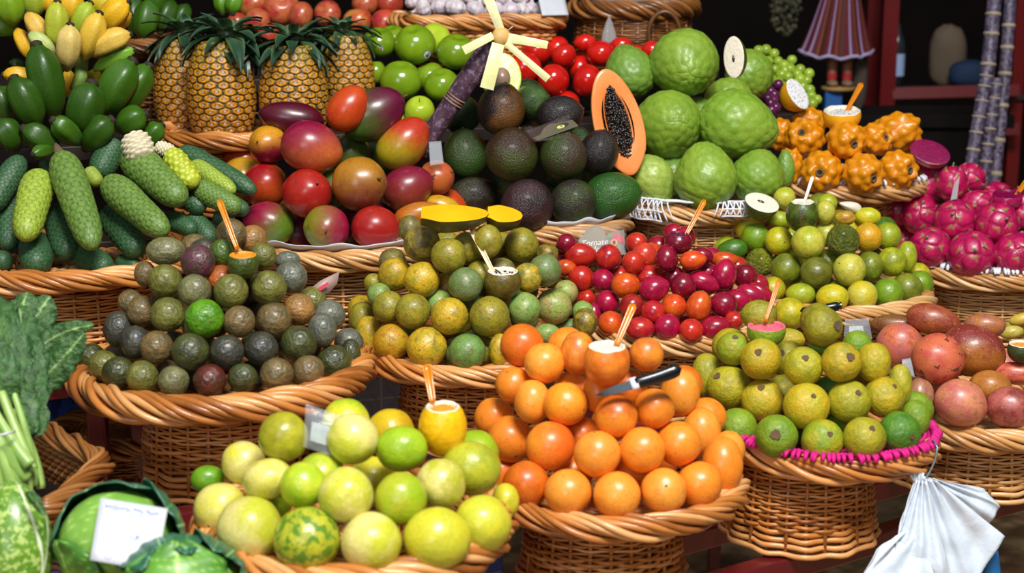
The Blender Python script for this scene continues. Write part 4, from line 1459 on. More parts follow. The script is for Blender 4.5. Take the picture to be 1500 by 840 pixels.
def half(key, name, label, skinm, fleshm, face, R, squash=1.0, depthk=1.0, rot=0, col='#888888', c2='#777777', pos=None, shape=None):
    """halved fruit whose cut face looks along 'face' (right, up, toward) in view terms"""
    pos = pos if pos is not None else CUPS[key]['pos']; root = empty(name, pos); r, u, w = view_frame(pos)
    z = (r*face[0]+u*face[1]+w*face[2]).normalized(); x = r*math.cos(math.radians(rot))+u*math.sin(math.radians(rot))
    root.rotation_euler = frame_from(z, x).to_euler(); half_parts(root, 1.0, M[skinm], M[fleshm], depthk, squash, shape=shape)
    for ch in root.children: ch.scale = (R, R, R)
    for ch in root.children: ch.color = (*srgb(hexc(col)), 1); ch['c2'] = srgb(hexc(c2))+[1.0]; ch['gd'] = [0.0, 0.0, 0.0]
    for ch in root.children:
        if ch.name.startswith('cut_face'): ch.color = (.85, .84, .84, 1); ch['c2'] = [.8, .8, .8, 1.0]
    tag(root, label, 'cut fruit', 'cut open fruit on top of the heaps'); return root
cup('A', 'cut_passion_fruit', 'dark green passion fruit with its top cut off on the olive-brown heap', 'olive', 'orangepulp', 'orangepulp', col='#4a5c1e', c2='#39481a', cut=.55, k=1)
cup('B', 'cut_passion_fruit', 'brown-skinned passion fruit with its top cut off on the mottled heap', 'mottled', 'creamflesh', 'creamflesh', 'seed', col='#4c3c16', c2='#6a5f1c', cut=.6, k=2)
cup('C', 'cut_tamarillo', 'dark red tamarillo with its top cut off on the red heap', 'tamarillo', 'magflesh', 'magflesh', 'seed', col='#7a0c28', c2='#5a0a1c', cut=.7, k=3)
cup('D', 'cut_passion_fruit', 'dark green black-flecked fruit with its top cut off on the small yellow heap', 'mottled', 'creamflesh', 'creamflesh', col='#4f6a1a', c2='#1f2a10', cut=.72, k=4, hk=1.15)
cup('E', 'cut_guava', 'green guava cut open to its pink flesh on the guava heap', 'guava', 'pinkflesh', 'pinkflesh', col='#86a02a', c2='#7a9a24', cut=.25, k=5, hk=1.2, tilt=5)
cup('F', 'cut_giant_granadilla', 'dark green cut fruit at right edge beside the reddish granadillas', 'guava', 'creamflesh', 'orangepulp', col='#3f4a1a', c2='#2f3a16', cut=.45, k=6)
cup('G', 'cut_granadilla', 'orange granadilla with its top cut off beside the knife', 'orange', 'creamflesh', 'creamflesh', col='#ee8a2c', c2='#d0601c', cut=.62, k=7)
cup('H', 'cut_passion_fruit', 'yellow peeled fruit cup with its top cut off on the front heap', 'yellowrind', 'creamflesh', 'orangepulp', cut=.72, k=8, hk=1.25)
cup('Yc', 'cut_pitahaya', 'yellow pitahaya half used as a cup with speckled flesh', 'banana', 'creamflesh', 'whitespeck', col='#f0ae14', c2='#e89c10', cut=.3, k=9, hk=1.6, tilt=12)
cup('Rc', 'cut_dragon_fruit', 'magenta dragon fruit cup at right edge with its top cut off', 'tamarillo', 'magflesh', 'magflesh', col='#c01458', c2='#8a0a4a', cut=.4, k=10, tilt=12)
half('Dche', 'cut_cherimoya', 'halved cherimoya with white flesh and dark mottled rind beside the small yellow fruit', 'mottled', 'creamflesh', (.25, .80, .55), .0345, .9, 1.1, -20, '#5a6a24', '#3f4a1c')
half('X', 'cut_cherimoya', 'small halved cherimoya standing upright on top of the cherimoya heap', 'mottled', 'creamflesh', (-.50, .10, .85), .043, .55, .8, 100, '#5a6a24', '#3f4a1c', pos=CUPS['X']['pos']+Vector((0, -.02, .012)))
half('Yh', 'cut_pitahaya', 'halved yellow pitahaya showing white flesh with black seeds', 'banana', 'whitespeck', (.62, .42, .62), .037, .72, 1.3, -62, '#efa812', '#e09a10', pos=CUPS['Yh']['pos']+Vector((.006, 0, .012)))
half('Rh', 'cut_dragon_fruit', 'halved dragon fruit showing deep magenta flesh on the magenta heap', 'tamarillo', 'magflesh', (.15, .62, .70), .044, .74, .8, -28, '#b8104e', '#d05a3a')
h = half('V', 'cut_avocado', 'halved avocado with pit behind the pale cane pinwheel', 'avocado', 'avoflesh', (.1, .25, .95), .040, 1.25, .9, 0, '#2a3a18', '#20281a')
m = MB(); m.add(*ball(20, 14, lambda d: Vector((d.x*.018, d.y*.022-.004, d.z*.016+.006)))); part('pit', m.mesh('pit', [M['avopit']]), h)
# pale chunk of peeled fruit
o = CUPS['D']; p = at(1246, 303, D_[0]['d']-.0); p = at(1246, 303, CUPS['D']['d']+.03); m = MB(); m.add(*ball(20, 12, lambda d: Vector((d.x*.024, d.y*.014*(1-.4*d.x), d.z*.010*(1+.4*d.x)))))
o = link('fruit_wedge', m.mesh('fruit_wedge', [M['creamflesh']]), None, p); o.rotation_euler = (0, .3, .2); tag(o, 'white peeled fruit wedge behind the small yellow passion fruit', 'cut fruit')
# cherimoya seeds on the faces
def seed_on(pos, r, name='seed'):
    pass
for root in [q for q in bpy.data.objects if q.name.startswith('cut_cherimoya')]:
    m = MB(); m.add(*ball(12, 8, lambda d: Vector((d.x*.0075-.003, d.y*.003, d.z*.0025+.0015)))); s = part('seed', m.mesh('seed', [M['seed']]), root); s['label'] = 'black seed in white flesh'
dd = lambda k, o=0.0: CUPS[k]['d']+o
spoon(348, 366, 321, 294, dd('A'), 'orange plastic spoon standing in the cut olive-brown passion fruit')
spoon(724, 402, 691, 337, dd('B'), 'peach plastic spoon standing in the cut mottled passion fruit', 'whitespoon')
spoon(1002, 350, 1032, 294, dd('C'), 'amber plastic spoon standing in the cut tamarillo')
spoon(1177, 300, 1190, 260, dd('D'), 'thin white plastic spoon in the black-flecked green fruit', 'palespoon', .0028)
spoon(1121, 472, 1141, 411, dd('E'), 'orange plastic spoon standing in the pink cut guava', 'amber', .003)
spoon(902, 507, 928, 447, dd('G'), 'amber plastic spoon standing in the cut orange granadilla', 'amber', .0048)
spoon(634, 590, 625, 537, dd('H'), 'amber plastic spoon standing in the yellow peeled fruit cup', 'amber', .0055)
spoon(1239, 165, 1262, 123, dd('Yc'), 'amber plastic spoon standing in the yellow pitahaya cup', 'amber', .005)
spoon(1488, 287, 1502, 268, dd('Rc'), 'amber plastic spoon at right edge in the dragon fruit cup', 'amber', .005)
# ---------------------------------------------------------------- knives
def knife(pts, hand, blade_end, label, w, blade_w):
    a, b = hand; root = empty('knife', a); tag(root, label, 'knife'); ax = (b-a); L = ax.length; ax.normalize(); side = ax.cross((CAM-a).normalized()).normalized(); nr = side.cross(ax)
    def loc(x, s, n): return ax*x+side*s+nr*n
    m = MB(); N = 14; vs = []; 
    for j in range(N+1):
        t = j/N; e = max(.12, math.sqrt(max(0, 1-abs(2*t-1)**8))); ww = w*(.85+.25*math.sin(PI*t)**2*0+.2*t)*e; th = .0065*e
        for k in range(12):
            q = 2*PI*k/12; vs.append(loc(L*t, math.cos(q)*ww+.0015*math.sin(t*PI), math.sin(q)*th))
    fs = [(j*12+k, j*12+(k+1) % 12, (j+1)*12+(k+1) % 12, (j+1)*12+k) for j in range(N) for k in range(12)]
    m.add(vs, fs); part('handle', m.mesh('handle', [M['black']]), root)
    if blade_end is not None:
        bl = (blade_end-a); BL = bl.length; bx = bl.normalized(); m = MB(); vs = []
        bs = bx.cross((CAM-a).normalized()).normalized(); bn = bs.cross(bx)
        for j in range(9):
            t = j/8; ww = blade_w*(1-t**2.5)+.0006
            for s_, n_ in ((-ww, 0), (ww*.8, .0008), (ww*.8, -.0008)): vs.append(bx*(BL*t)+bs*s_+bn*n_)
        fs = [(j*3+k, j*3+(k+1) % 3, (j+1)*3+(k+1) % 3, (j+1)*3+k) for j in range(8) for k in range(3)]
        m.add(vs, fs); part('blade', m.mesh('blade', [M['steel']], False), root)
        m = MB(); m.add(*tube([loc(-.002, 0, 0), loc(.008, 0, 0)], [w*1.05, w*1.0], 12, flat=.5)); part('bolster', m.mesh('bolster', [plain('bolster_plastic', '#d9dde2', .3, .03)]), root)
    return root
g = [i for i in G_ if i['u'] > 840 and i['v'] < 625]; dk = min(i['d']-i['r'] for i in g if 860 < i['u'] < 1000)
knife(None, (at(926, 563, dk-.005), at(998, 540, dk+.0)), at(872, 580, dk-.004), 'paring knife with black handle lying on the orange granadillas', .0098, .0068)
knife(None, (at(1172, 456, CUPS['E']['d']+.17), at(1232, 448, CUPS['E']['d']+.17)), None, 'black knife handle poking out below the small yellow passion fruit', .0082, .008)
m = MB(); kn = [q for q in bpy.data.objects if q.name == 'knife.001'][0]
e = at(1232, 448, CUPS['E']['d']+.17)-kn.location; m.add(*tube([e*.97, e*1.01], [.0066, .0066], 12)); part('end_cap', m.mesh('end_cap', [M['steel']]), kn)
# ---------------------------------------------------------------- papaya half
pos = at(905, 178, [i for i in AV if abs(i['u']-877) < 5][0]['d']+.035); root = empty('cut_papaya', pos); r, u, w = view_frame(pos); k = depth(pos)/FPX
z = (r*.30+u*.12+w*.94).normalized(); yx = (u*math.cos(math.radians(13))-r*math.sin(math.radians(13))*-1.0); root.rotation_euler = frame_from(z, yx).to_euler()
root.rotation_euler = frame_from(z, (u*.965-r*.262)).to_euler()     # local x = long axis (up), local y = left
LP, WP = 79*k, 37*k
def pap(a): # outline radius factor; wider towards the lower half
    return 1
def pshape(v):
    x = v.x/1.0; t = max(-1, min(1, v.x)); wq = WP*(1.02-.10*t-.05*t*t) ; xx = v.x*LP*(1.03 if t < 0 else 1.0)
    neck = .80+.20*sstep(-1.0, -.55, t)
    return Vector((xx, v.y*wq*neck, v.z*WP*.95))
prof = [(math.sin(PI/2*i/14) if i else 0, -math.cos(PI/2*i/14)) for i in range(15)]
m = MB(); m.add(*lathe(prof, 56, pshape)); part('rind', m.mesh('rind', [M['papayaskin']]), root)
def ring(fr, zf): return (fr, zf)
m = MB(); m.add(*lathe([(1, 0), (.985, .03), (.93, .045), (.72, .04), (.60, .0)], 56, lambda v: Vector((pshape(v).x, pshape(v).y, v.z*WP))))
def cav(v): q = pshape(v); return Vector((q.x*1.0+.0*LP, q.y*.78, v.z*WP))
m.add(*lathe([(.62, .02), (.55, -.16), (.35, -.36), (0, -.42)], 48, cav)); 
m.add(*lathe([(.66, .035), (.60, .0)], 48, cav)); part('flesh', m.mesh('flesh', [M['papayaflesh']]), root)
random.seed(5); m = MB()
for i in range(420):
    a = random.random()*2*PI; q = .60*math.sqrt(random.random()); v = Vector((q*math.cos(a)*1.12, q*math.sin(a)*.92, 0)); v.y *= (1-.25*max(0, v.x)); p = pshape(v); p.y *= .80; p.z = WP*(-.06+.12*random.random()+.05*(1-q/.6))
    s = .0032*random.uniform(.8, 1.15); m.add(*ball(7, 5, lambda d: p+Vector((d.x*s*1.2, d.y*s, d.z*s))))
tag(part('seeds', m.mesh('seeds', [M['seed']]), root), 'mass of black seeds', kind='stuff')
tag(root, 'halved papaya with orange flesh and black seeds leaning on the cherimoyas', 'cut fruit')
# ---------------------------------------------------------------- mango slices on top of the mottled heap
def mango_slice(p0, p1, h, label, d, flip=1):
    a, b = at(*p0, d), at(*p1, d+.004); root = empty('mango_slice', a); ax = (b-a); L = ax.length; ax.normalize(); w = (CAM-a).normalized(); up = Vector((0, 0, 1)); up = (up-ax*up.dot(ax)).normalized(); dp = ax.cross(up)*-1
    if dp.dot(w) < 0: dp = -dp
    W = .026; N = 24; top = []; bot = []
    m = MB(); m2 = MB(); A = []; Bv = []
    for j in range(N+1):
        t = j/N; e = math.sqrt(max(0.0, 1-t**2.6))*(.62+.38*sstep(0, .35, t))+.02
        for i in range(7):
            s = (i-3)/3; y = s*W*e; crest = h*e*(.55+.08*math.sin(7*t)*.5)*(1-.0*s*s)
            A.append(ax*(L*t)+dp*y+up*(h*.25*e+.18*h*abs(s)*0-(.55*h*e*(s*.5+.5))+.15*h))
            q = math.sqrt(max(0, 1-s*s)); Bv.append(ax*(L*t)+dp*(y*1.03)+up*(h*.25*e-(.55*h*e*(s*.5+.5))+.15*h-q*h*e*.75-.001))
    fs = [(j*7+i, j*7+i+1, (j+1)*7+i+1, (j+1)*7+i) for j in range(N) for i in range(6)]
    m.add(A, fs); part('flesh', m.mesh('flesh', [M['mangoflesh']]), root); m2.add(Bv, fs); s = part('rind', m2.mesh('rind', [M['mango']]), root)
    s.color = (*srgb('#56401c'), 1); s['c2'] = srgb('#3d4a1a')+[1.0]; s['gd'] = [0.0, 0.0, 0.0]
    tag(root, label, 'cut fruit'); return root
top = [i for i in B if i['row'] == 'top row']; dm = min(i['d'] for i in top[1:4])-.01
mango_slice((617, 316), (716, 318), .040, 'long yellow mango slice on top of the mottled passion fruit', dm)
o = mango_slice((714, 315), (765, 321), .038, 'short yellow mango slice beside the long one', dm+.035)
# ---------------------------------------------------------------- banana passion fruit peeping in at the right edge
for i, (u, v, a, rx, ry, c, lb) in enumerate([(1482, 487, 12, 17, 10, '#c9b85a', 'pale yellow'), (1496, 468, 20, 18, 9, '#d8a83c', 'golden'), (1500, 483, 10, 17, 10, '#dca832', 'orange yellow'), (1486, 476, 15, 13, 7, '#8a9c4a', 'greenish')]):
    it = dict(u=u, v=v, ru=rx, rv=ry, ang=a, d=2.86+.025*i, col='y1', c2='#b5a53c'); o = fruit(it, 'banana_passion_fruit', TAM['']); o.color = (*srgb(c), 1); o.data = o.data.copy(); o.data.materials[0] = M['lime']
    tag(o, f'{lb} finger-shaped fruit at the right edge above the cut green fruit', 'fruit', 'finger-shaped fruit at the right edge')
def atZ(u, v, z):
    q = ray(u, v); return CAM+q*((z-CAM.z)/q.z)
# ================================================================ LONG SCALY GREEN FRUIT (basket at left)
LONG = {'d': [scaly_long_mesh('monstera', M['monsteradark'], k) for k in (1, 2)], 'l': [scaly_long_mesh('monstera', M['monstera'], k) for k in (3, 4)], 'y': [scaly_long_mesh('monstera', M['monsterayellow'], 5)]}
hI = Slope(402, 2.66, .75)
def cr(x, y, org=(0, 180, 3.4425)): return org[0]+x/org[2], org[1]+y/org[2]
def longfruit(x0, y0, x1, y1, r, kind, label, dd=0.0, tl=0, name='scaly_fruit', stem=False):
    a, b = cr(x0, y0), cr(x1, y1); rp = r/3.4425
    da = hI.solve(a[0], a[1], rp)+dd; db = hI.solve(b[0], b[1], rp)+dd-tl
    A, B = at(*a, da), at(*b, db); ax = (B-A); L = ax.length/2; c = (A+B)/2; rr = rp*(da+db)/2/FPX
    o = link(name, random.choice(LONG[kind])); w = (CAM-c).normalized(); Rm = frame_from(ax, w); Rm = Rm @ Matrix.Rotation(random.uniform(-.6, .6)+PI, 3, 'Z')
    o.matrix_world = Matrix.Translation(c) @ Rm.to_4x4() @ Matrix.Diagonal((rr, rr, max(L, rr*1.15), 1))
    if stem:
        m = MB(); m.add(*tube([(0, 0, -.93), (.03, 0, -1.06), (.06, .05, -1.14)], [.34, .3, .22], 10)); part('stem', m.mesh('stem', [M['scar']]), o)
    tag(o, label, 'fruit', 'long scaly green fruit in the left basket'); return o
longfruit(-60, 430, 112, 172, 74, 'd', 'dark green scaly fruit with thick brown stem at the left edge', -.03, stem=True)
longfruit(205, 255, 125, 585, 92, 'y', 'yellow-green plump scaly fruit leaning at the left of the basket', -.05, .03)
longfruit(305, 160, 470, 632, 94, 'l', 'longest light green scaly fruit standing tip down in the basket middle', -.07, .02, stem=True)
longfruit(535, 290, 838, 560, 88, 'l', 'light green scaly fruit lying diagonally just left of the olive-brown heap', -.05, .02)
q = longfruit(640, 145, 925, 398, 98, 'l', 'peeled-topped scaly fruit with creamy white crown of pulp', -.045, .02)
longfruit(585, 95, 490, 270, 78, 'd', 'dark green scaly fruit standing behind, under the green bananas', .06)
longfruit(830, 300, 1030, 440, 66, 'd', 'dark green scaly fruit tucked under the peeled-topped one', .015)
longfruit(900, 135, 1290, 350, 62, 'd', 'dark green slender scaly fruit pointing right towards the mangoes', .05)
longfruit(965, 205, 1185, 350, 52, 'y', 'pale yellow-green scaly fruit between two darker ones at upper right', .015)
longfruit(985, 320, 1210, 440, 66, 'l', 'grey-green scaly fruit lying above the olive-brown heap', -.005)
longfruit(1110, 380, 1250, 450, 50, 'd', 'dark scaly fruit tip below the grey-green one at right', .05)
longfruit(840, 480, 985, 545, 56, 'd', 'small dark scaly fruit tip right of the diagonal light green one', .02, .02)
longfruit(960, 470, 1075, 600, 62, 'd', 'dark green scaly fruit half hidden behind the olive-brown heap', .05)
longfruit(60, 350, 40, 640, 74, 'd', 'dark scaly fruit behind the plump yellow-green one at left', .03)
longfruit(285, 430, 345, 680, 84, 'd', 'dark green scaly fruit between the plump and the longest one', .03, .02)
longfruit(175, 600, 185, 725, 92, 'd', 'dark scaly fruit pointing outward at the lower left of the basket', .05, .07)
longfruit(400, 660, 545, 735, 76, 'd', 'scaly fruit at the basket bottom pointing right', .045, .05)
longfruit(545, 440, 705, 660, 88, 'd', 'dark green scaly fruit lying under the diagonal light green one', .03, .02)
longfruit(-40, 690, 40, 700, 60, 'd', 'dark scaly fruit at the left edge near the basket rim', .03, .02)
longfruit(600, 700, 700, 725, 50, 'd', 'dark scaly fruit deep in shade beside the olive-brown heap', .06, .02)
longfruit(215, 200, 240, 250, 30, 'd', 'small dark scaly fruit tip below the green bananas', .06)
longfruit(440, 240, 500, 310, 45, 'y', 'yellowish scaly fruit end showing behind the longest one', .05)
longfruit(1080, 470, 1180, 500, 45, 'd', 'dark scaly fruit end showing behind the orange spoon', .06)
# white peeled pulp on the peeled one (part) and the peeled core piece
def blob_core(name, A, B, r, mat, parent=None, rows=9, na=9):
    ax = (B-A); L = ax.length; Rm = frame_from(ax); tones = []
    def fn(u, t):
        y = t*rows; x = u*na; best = 9
        for jy in (math.floor(y), math.floor(y)+1):
            off = .5*(jy % 2); jx = round(x-off)+off
            for qq in (jx-1, jx, jx+1): best = min(best, math.hypot(x-qq, y-jy))
        tones.append(min(1, best*1.3)); rr = r*math.sqrt(max(0, 1-abs(2*t-1)**4))*(1.12-.22*min(1, best*1.5))
        return A+Rm @ Vector((rr*math.cos(2*PI*u), rr*math.sin(2*PI*u), L*t))
    v, f = grid(54, 50, fn, cu=True); m = MB(); m.add(v, f, 0, tones); return m.mesh(name, [mat])
a, b = cr(672, 70), cr(690, 165); da = depth(q.location)
pm = blob_core('peeled_pulp', at(*cr(668, 62), da+.02), at(*cr(725, 190), da-.0), 76/3.4425*da/FPX, M['corecream'])
pm.transform(q.matrix_basis.inverted()); s = part('peeled_pulp', pm, q); s['label'] = 'creamy white peeled pulp'
pc = empty('peeled_scaly_fruit', at(*cr(900, 220), da+.03)); iv = Matrix.Translation(-pc.location)
s = part('peeled_segments', blob_core('peeled_segments', at(*cr(850, 140), da+.03), at(*cr(985, 320), da+.0), 58/3.4425*da/FPX, M['peeled']), pc, iv)
s = part('pulp_end', blob_core('pulp_end', at(*cr(785, 118), da+.045), at(*cr(880, 150), da+.035), 36/3.4425*da/FPX, M['corecream']), pc, iv); s['label'] = 'creamy white pulp end'
tag(pc, 'peeled scaly fruit core with yellow-green kernels beside the white-topped one', 'fruit')
# ================================================================ BANANAS
def bcr(x, y): return x/3.75, y/3.75
def bunch(name, label, items, mat, stems=(), group=None):
    c = None; pieces = []
    for it in items:
        x0, y0, x1, y1, r, d0, d1, bu, col = it[:9]
        A, B = at(*bcr(x0, y0), d0), at(*bcr(x1, y1), d1); pieces.append((A, B, r/3.75*(d0+d1)/2/FPX, bu, col))
    cen = sum((p[0]+p[1] for p in pieces), Vector())/(2*len(pieces)); root = empty(name, cen)
    for A, B, r, bu, col in pieces:
        w = (CAM-cen).normalized(); me = banana_mesh('banana', M[mat], A-cen, B-cen, (w*.8+Vector((0, 0, .35)))*bu, r)
        o = part('banana', me, root); j = random.uniform(.93, 1.07); o.color = (*[x*j for x in srgb(col)], 1)
        o['c2'] = [x*.8 for x in srgb(col)]+[1.0]; o['gd'] = [0.0, 0.0, 0.0]
    for pts, r in stems:
        m = MB(); m.add(*tube([at(*bcr(x, y), d)-cen for x, y, d in pts], r/3.75*2.95/FPX, 10)); part('stalk', m.mesh('stalk', [M['stemgreen']]), root)
    tag(root, label, 'bananas', group); return root
Y_, PY, GY, LG = '#e8b41c', '#dcb858', '#a3b82c', '#7aa01c'
bunch('banana_bunch', 'bunch of ripening yellow bananas at the top left with a green stalk', [
 (385, 140, 365, 385, 66, 2.90, 2.93, .012, '#d9bd6a'), (545, 75, 462, 325, 66, 2.925, 2.95, .012, '#e2bb3c'),
 (495, 20, 415, 200, 58, 2.99, 3.0, .01, GY), (315, 15, 305, 265, 62, 2.945, 2.97, .012, '#b5bd34'),
 (150, 78, 262, 250, 52, 2.97, 2.98, .012, '#e0b44c'), (162, 186, 300, 310, 48, 2.93, 2.95, .01, '#bccb78'),
 (95, 165, 165, 320, 44, 3.0, 3.0, .01, Y_), (712, 190, 495, 295, 62, 2.945, 2.955, .014, '#e3bc50'),
 (698, 10, 550, 170, 70, 2.975, 3.0, .012, Y_), (715, 75, 600, 175, 46, 3.02, 3.02, .01, Y_),
 (405, -40, 375, 125, 66, 3.035, 3.04, .01, Y_), (600, -40, 515, 80, 58, 3.04, 3.05, .01, '#d8bc24'),
 (270, -60, 275, 70, 50, 3.05, 3.05, .01, Y_), (20, 412, 200, 425, 46, 3.0, 3.02, .008, Y_),
 (560, 430, 470, 440, 44, 3.04, 3.04, .006, '#c9b41c'), (375, 385, 375, 520, 36, 3.04, 3.05, .006, '#dcae1c'),
 (738, 275, 520, 385, 46, 2.96, 2.985, .01, '#76a82c')], 'banana', [([(450, 330, 3.0), (445, 420, 2.975), (415, 500, 2.98)], 36)], 'bananas at the top left')
bunch('banana_bunch', 'bunch of unripe green bananas at the top left corner above the yellow ones', [
 (25, -60, 75, 140, 78, 2.99, 3.02, .012, LG), (175, -70, 190, 95, 64, 3.03, 3.05, .01, '#a0b030'), (-40, 110, 70, 190, 58, 3.06, 3.06, .01, '#6a9a1c'),
 (60, 345, 130, 370, 34, 3.07, 3.08, .004, '#2c4a1c')], 'greenbanana', (), 'bananas at the top left')
GB = '#2f540c'; GB2 = '#3c6611'
bunch('banana_bunch', 'big bunch of dark green bananas below the yellow bunch', [
 (200, 250, 300, 655, 94, 2.86, 2.90, .016, GB), (78, 435, 205, 700, 88, 2.84, 2.87, .014, GB),
 (505, 465, 430, 745, 100, 2.85, 2.88, .016, GB), (725, 340, 545, 640, 96, 2.93, 2.95, .016, GB2),
 (815, 365, 640, 645, 84, 2.97, 2.985, .014, GB2), (800, 630, 650, 715, 76, 2.93, 2.95, .01, GB2),
 (612, 660, 465, 820, 80, 2.85, 2.88, .012, GB), (290, 660, 430, 790, 64, 2.78, 2.84, .01, GB2),
 (128, 708, 310, 830, 72, 2.79, 2.83, .012, GB), (-10, 670, 95, 820, 78, 2.80, 2.83, .012, GB),
 (-30, 480, 60, 690, 76, 2.89, 2.91, .012, GB), (890, 690, 800, 790, 58, 2.96, 2.97, .008, GB2),
 (180, 850, 290, 820, 40, 2.76, 2.82, .004, GB2)], 'greenbanana', (), 'bananas at the top left')
bunch('banana_bunch', 'bunch of green bananas in the dark basket at the back left', [
 (785, 215, 830, 5, 70, 3.46, 3.47, .015, GB2), (880, 175, 950, 10, 58, 3.48, 3.49, .012, GB), (740, 190, 740, -30, 50, 3.52, 3.53, .01, GB),
 (960, 170, 1030, 30, 52, 3.5, 3.5, .01, GB), (850, -60, 860, 80, 60, 3.46, 3.48, .01, GB2)], 'greenbanana', (), 'green bananas at the back')
bunch('banana_bunch', 'green bananas showing behind the leaves of the leftmost pineapples', [
 (1225, 75, 1215, -60, 46, 3.52, 3.53, .008, '#5f9420'), (1275, 75, 1300, -50, 48, 3.5, 3.51, .008, '#5f9420')], 'greenbanana', (), 'green bananas at the back')
# ================================================================ PINEAPPLES
PIN = [pineapple_mesh('pine', k) for k in (1, 2)]; CRO = [crown_mesh(k) for k in (1, 2, 3)]
for i, (u, v, hw, hh, d, cu_, cv_, lab, rz) in enumerate([
    (268, 131, 45, 76, 3.30, 284, 42, 'pineapple at far left of the row, partly behind its neighbour', .3),
    (324, 136, 53, 78, 3.20, 346, 44, 'large pineapple second from left, standing in front of the row', 1.2),
    (430, 140, 53, 76, 3.21, 430, 48, 'pineapple third from left, its base hidden by mangoes', 2.2),
    (509, 120, 42, 70, 3.36, 497, 24, 'rightmost pineapple, beside the green apples', .7)]):
    c = at(u, v, d); k = d/FPX; root = empty('pineapple', c-Vector((0, 0, hh*k))); root.rotation_euler.z = rz
    b = part('fruit_body', PIN[i % 2], root, Matrix.Translation((0, 0, hh*k)) @ Matrix.Diagonal((hw*k*.97, hw*k*.97, hh*k, 1)))
    top = at(cu_, cv_, d)-root.location; top.z = hh*k*2-.006; top = Matrix.Rotation(-rz, 3, 'Z') @ top; top.x *= .55; top.y *= .55; b.color = (1, 1, 1, 1)
    cr_ = part('crown', CRO[i % 3], root, Matrix.Translation(top) @ Matrix.Scale((.88, .95, .90, .70)[i], 4)); cr_['label'] = 'dark green leafy crown'
    tag(root, lab, 'pineapple', 'pineapples')
# ================================================================ PINWHEEL ON A SUGAR CANE
d = 3.02; foot = at(612, 226, 3.06); topc = at(732, 48, 2.99); root = empty('cane_pinwheel', foot); tag(root, 'purple sugar cane piece with pale five-blade cane pinwheel above the avocados', 'pinwheel')
ax = topc-foot; L = ax.length; k = 3.02/FPX
m = MB(); N = 30; pts = [ax*(j/N*.97) for j in range(N+1)]; rad = [15.5*k*(1+.05*math.cos(j/N*9)) for j in range(N+1)]; m.add(*tube(pts, rad, 18)); o = part('cane', m.mesh('cane', [M['canepurple']]), root); o.color = (*srgb('#5a3f50'), 1); o['c2'] = srgb('#43293a')+[1.0]; o['gd'] = [0.0, 0.0, 0.0]
nd = at(668, 147, 3.025)-foot; t = nd.dot(ax)/L/L; m = MB()
for dt, rr in ((-.022, 17.2), (.0, 16.6), (.02, 17.4)): m.add(*tube([ax*(t+dt-.006), ax*(t+dt), ax*(t+dt+.006)], [15*k, rr*k, 15*k], 18))
part('node_ring', m.mesh('node_ring', [M['canering']]), root)
hub = at(734, 53, 2.965)-foot; r_, u_, w_ = view_frame(foot+hub)
m = MB(); m.add(*ball(14, 10, lambda d: hub+(r_*d.x+u_*d.y)*(13.5*k)*(1+.08*math.sin(7*math.atan2(d.y, d.x)))+w_*(d.z*9*k))); part('hub', m.mesh('hub', [M['hub']]), root)
for (x0, y0, x1, y1, w0, w1, tw) in [(733, 43, 714, -6, 6, 7.5, .2), (722, 52, 679, 74, 5.5, 6.5, -.3), (730, 64, 713, 130, 9, 10, .1), (744, 55, 802, 66, 6.5, 5.5, .3), (741, 63, 803, 116, 4.5, 5.5, -.2)]:
    A = at(x0, y0, 2.962)-foot; B = at(x1, y1, 2.955)-foot; axb = (B-A).normalized(); s = axb.cross(w_).normalized(); m = MB(); vs = []
    for j in range(7):
        t = j/6; ww = lerp(w0, w1, t)*k; bend = .0055*math.sin(PI*t)
        for q in (-1, -.3, .3, 1):
            for z in (0, .0022): vs.append(A.lerp(B, t)+s*(q*ww)+w_*(bend+z+tw*q*ww*.6+.0012*(1-q*q)))
    for j in range(6):
        b0, b1 = j*8, j*8+8
        for q in range(3):
            i0 = q*2; m.f += [(b0+i0+1, b0+i0+3, b1+i0+3, b1+i0+1), (b0+i0, b1+i0, b1+i0+2, b0+i0+2)]; m.m += [0, 0]
        m.f += [(b0, b0+1, b1+1, b1), (b0+6, b1+6, b1+7, b0+7)]; m.m += [0, 0]
    m.f += [(0, 2, 3, 1), (2, 4, 5, 3), (4, 6, 7, 5), (48, 49, 51, 50), (50, 51, 53, 52), (52, 53, 55, 54)]; m.m += [0]*6
    m.v = [tuple(x) for x in vs]; m.a = [0]*len(vs); part('blade', m.mesh('blade', [M['peel']], False), root)
m = MB(); m.add(*tube([hub+w_*.0+r_*.012+u_*.01, hub+r_*(17*k)+u_*(14*k)], .0008, 5)); part('pin', m.mesh('pin', [M['palespoon']]), root)
# ================================================================ GRAPES
def grapes(name, label, pts, r, col, c2, d):
    root = empty(name, at(pts[0][0], pts[0][1], d)); lib = round_mesh('grape', M['grape'], 1, .02, 0, 16, 12); random.seed(3)
    placed = []
    for (u, v) in pts:
        it = dict(u=u, v=v, ru=r*random.uniform(.9, 1.08), rv=r, d=d); placed.append(it)
    place_all([dict(i) for i in placed], Slope(0, d))
    its = [dict(i) for i in placed]
    for i in its: i['d'] = d+(150-i['v'])*.0012+random.uniform(-.004, .004)
    for i in its: i['dmax'] = 9; i.setdefault('rp', i['ru'])
    place_all(its, Slope(150, d, .9))
    for i in its:
        o = part('grape', lib, root); q = i['ru']*i['d']/FPX; o.matrix_local = Matrix.Translation(at(i['u'], i['v'], i['d'])-root.location) @ Matrix.Scale(q, 4)
        j = random.uniform(.85, 1.15); o.color = (*[min(1, x*j) for x in srgb(col)], 1); o['c2'] = srgb(c2)+[1.0]; o['gd'] = [0.0, 0.0, 0.0]
    tag(root, label, 'grapes')
random.seed(11)
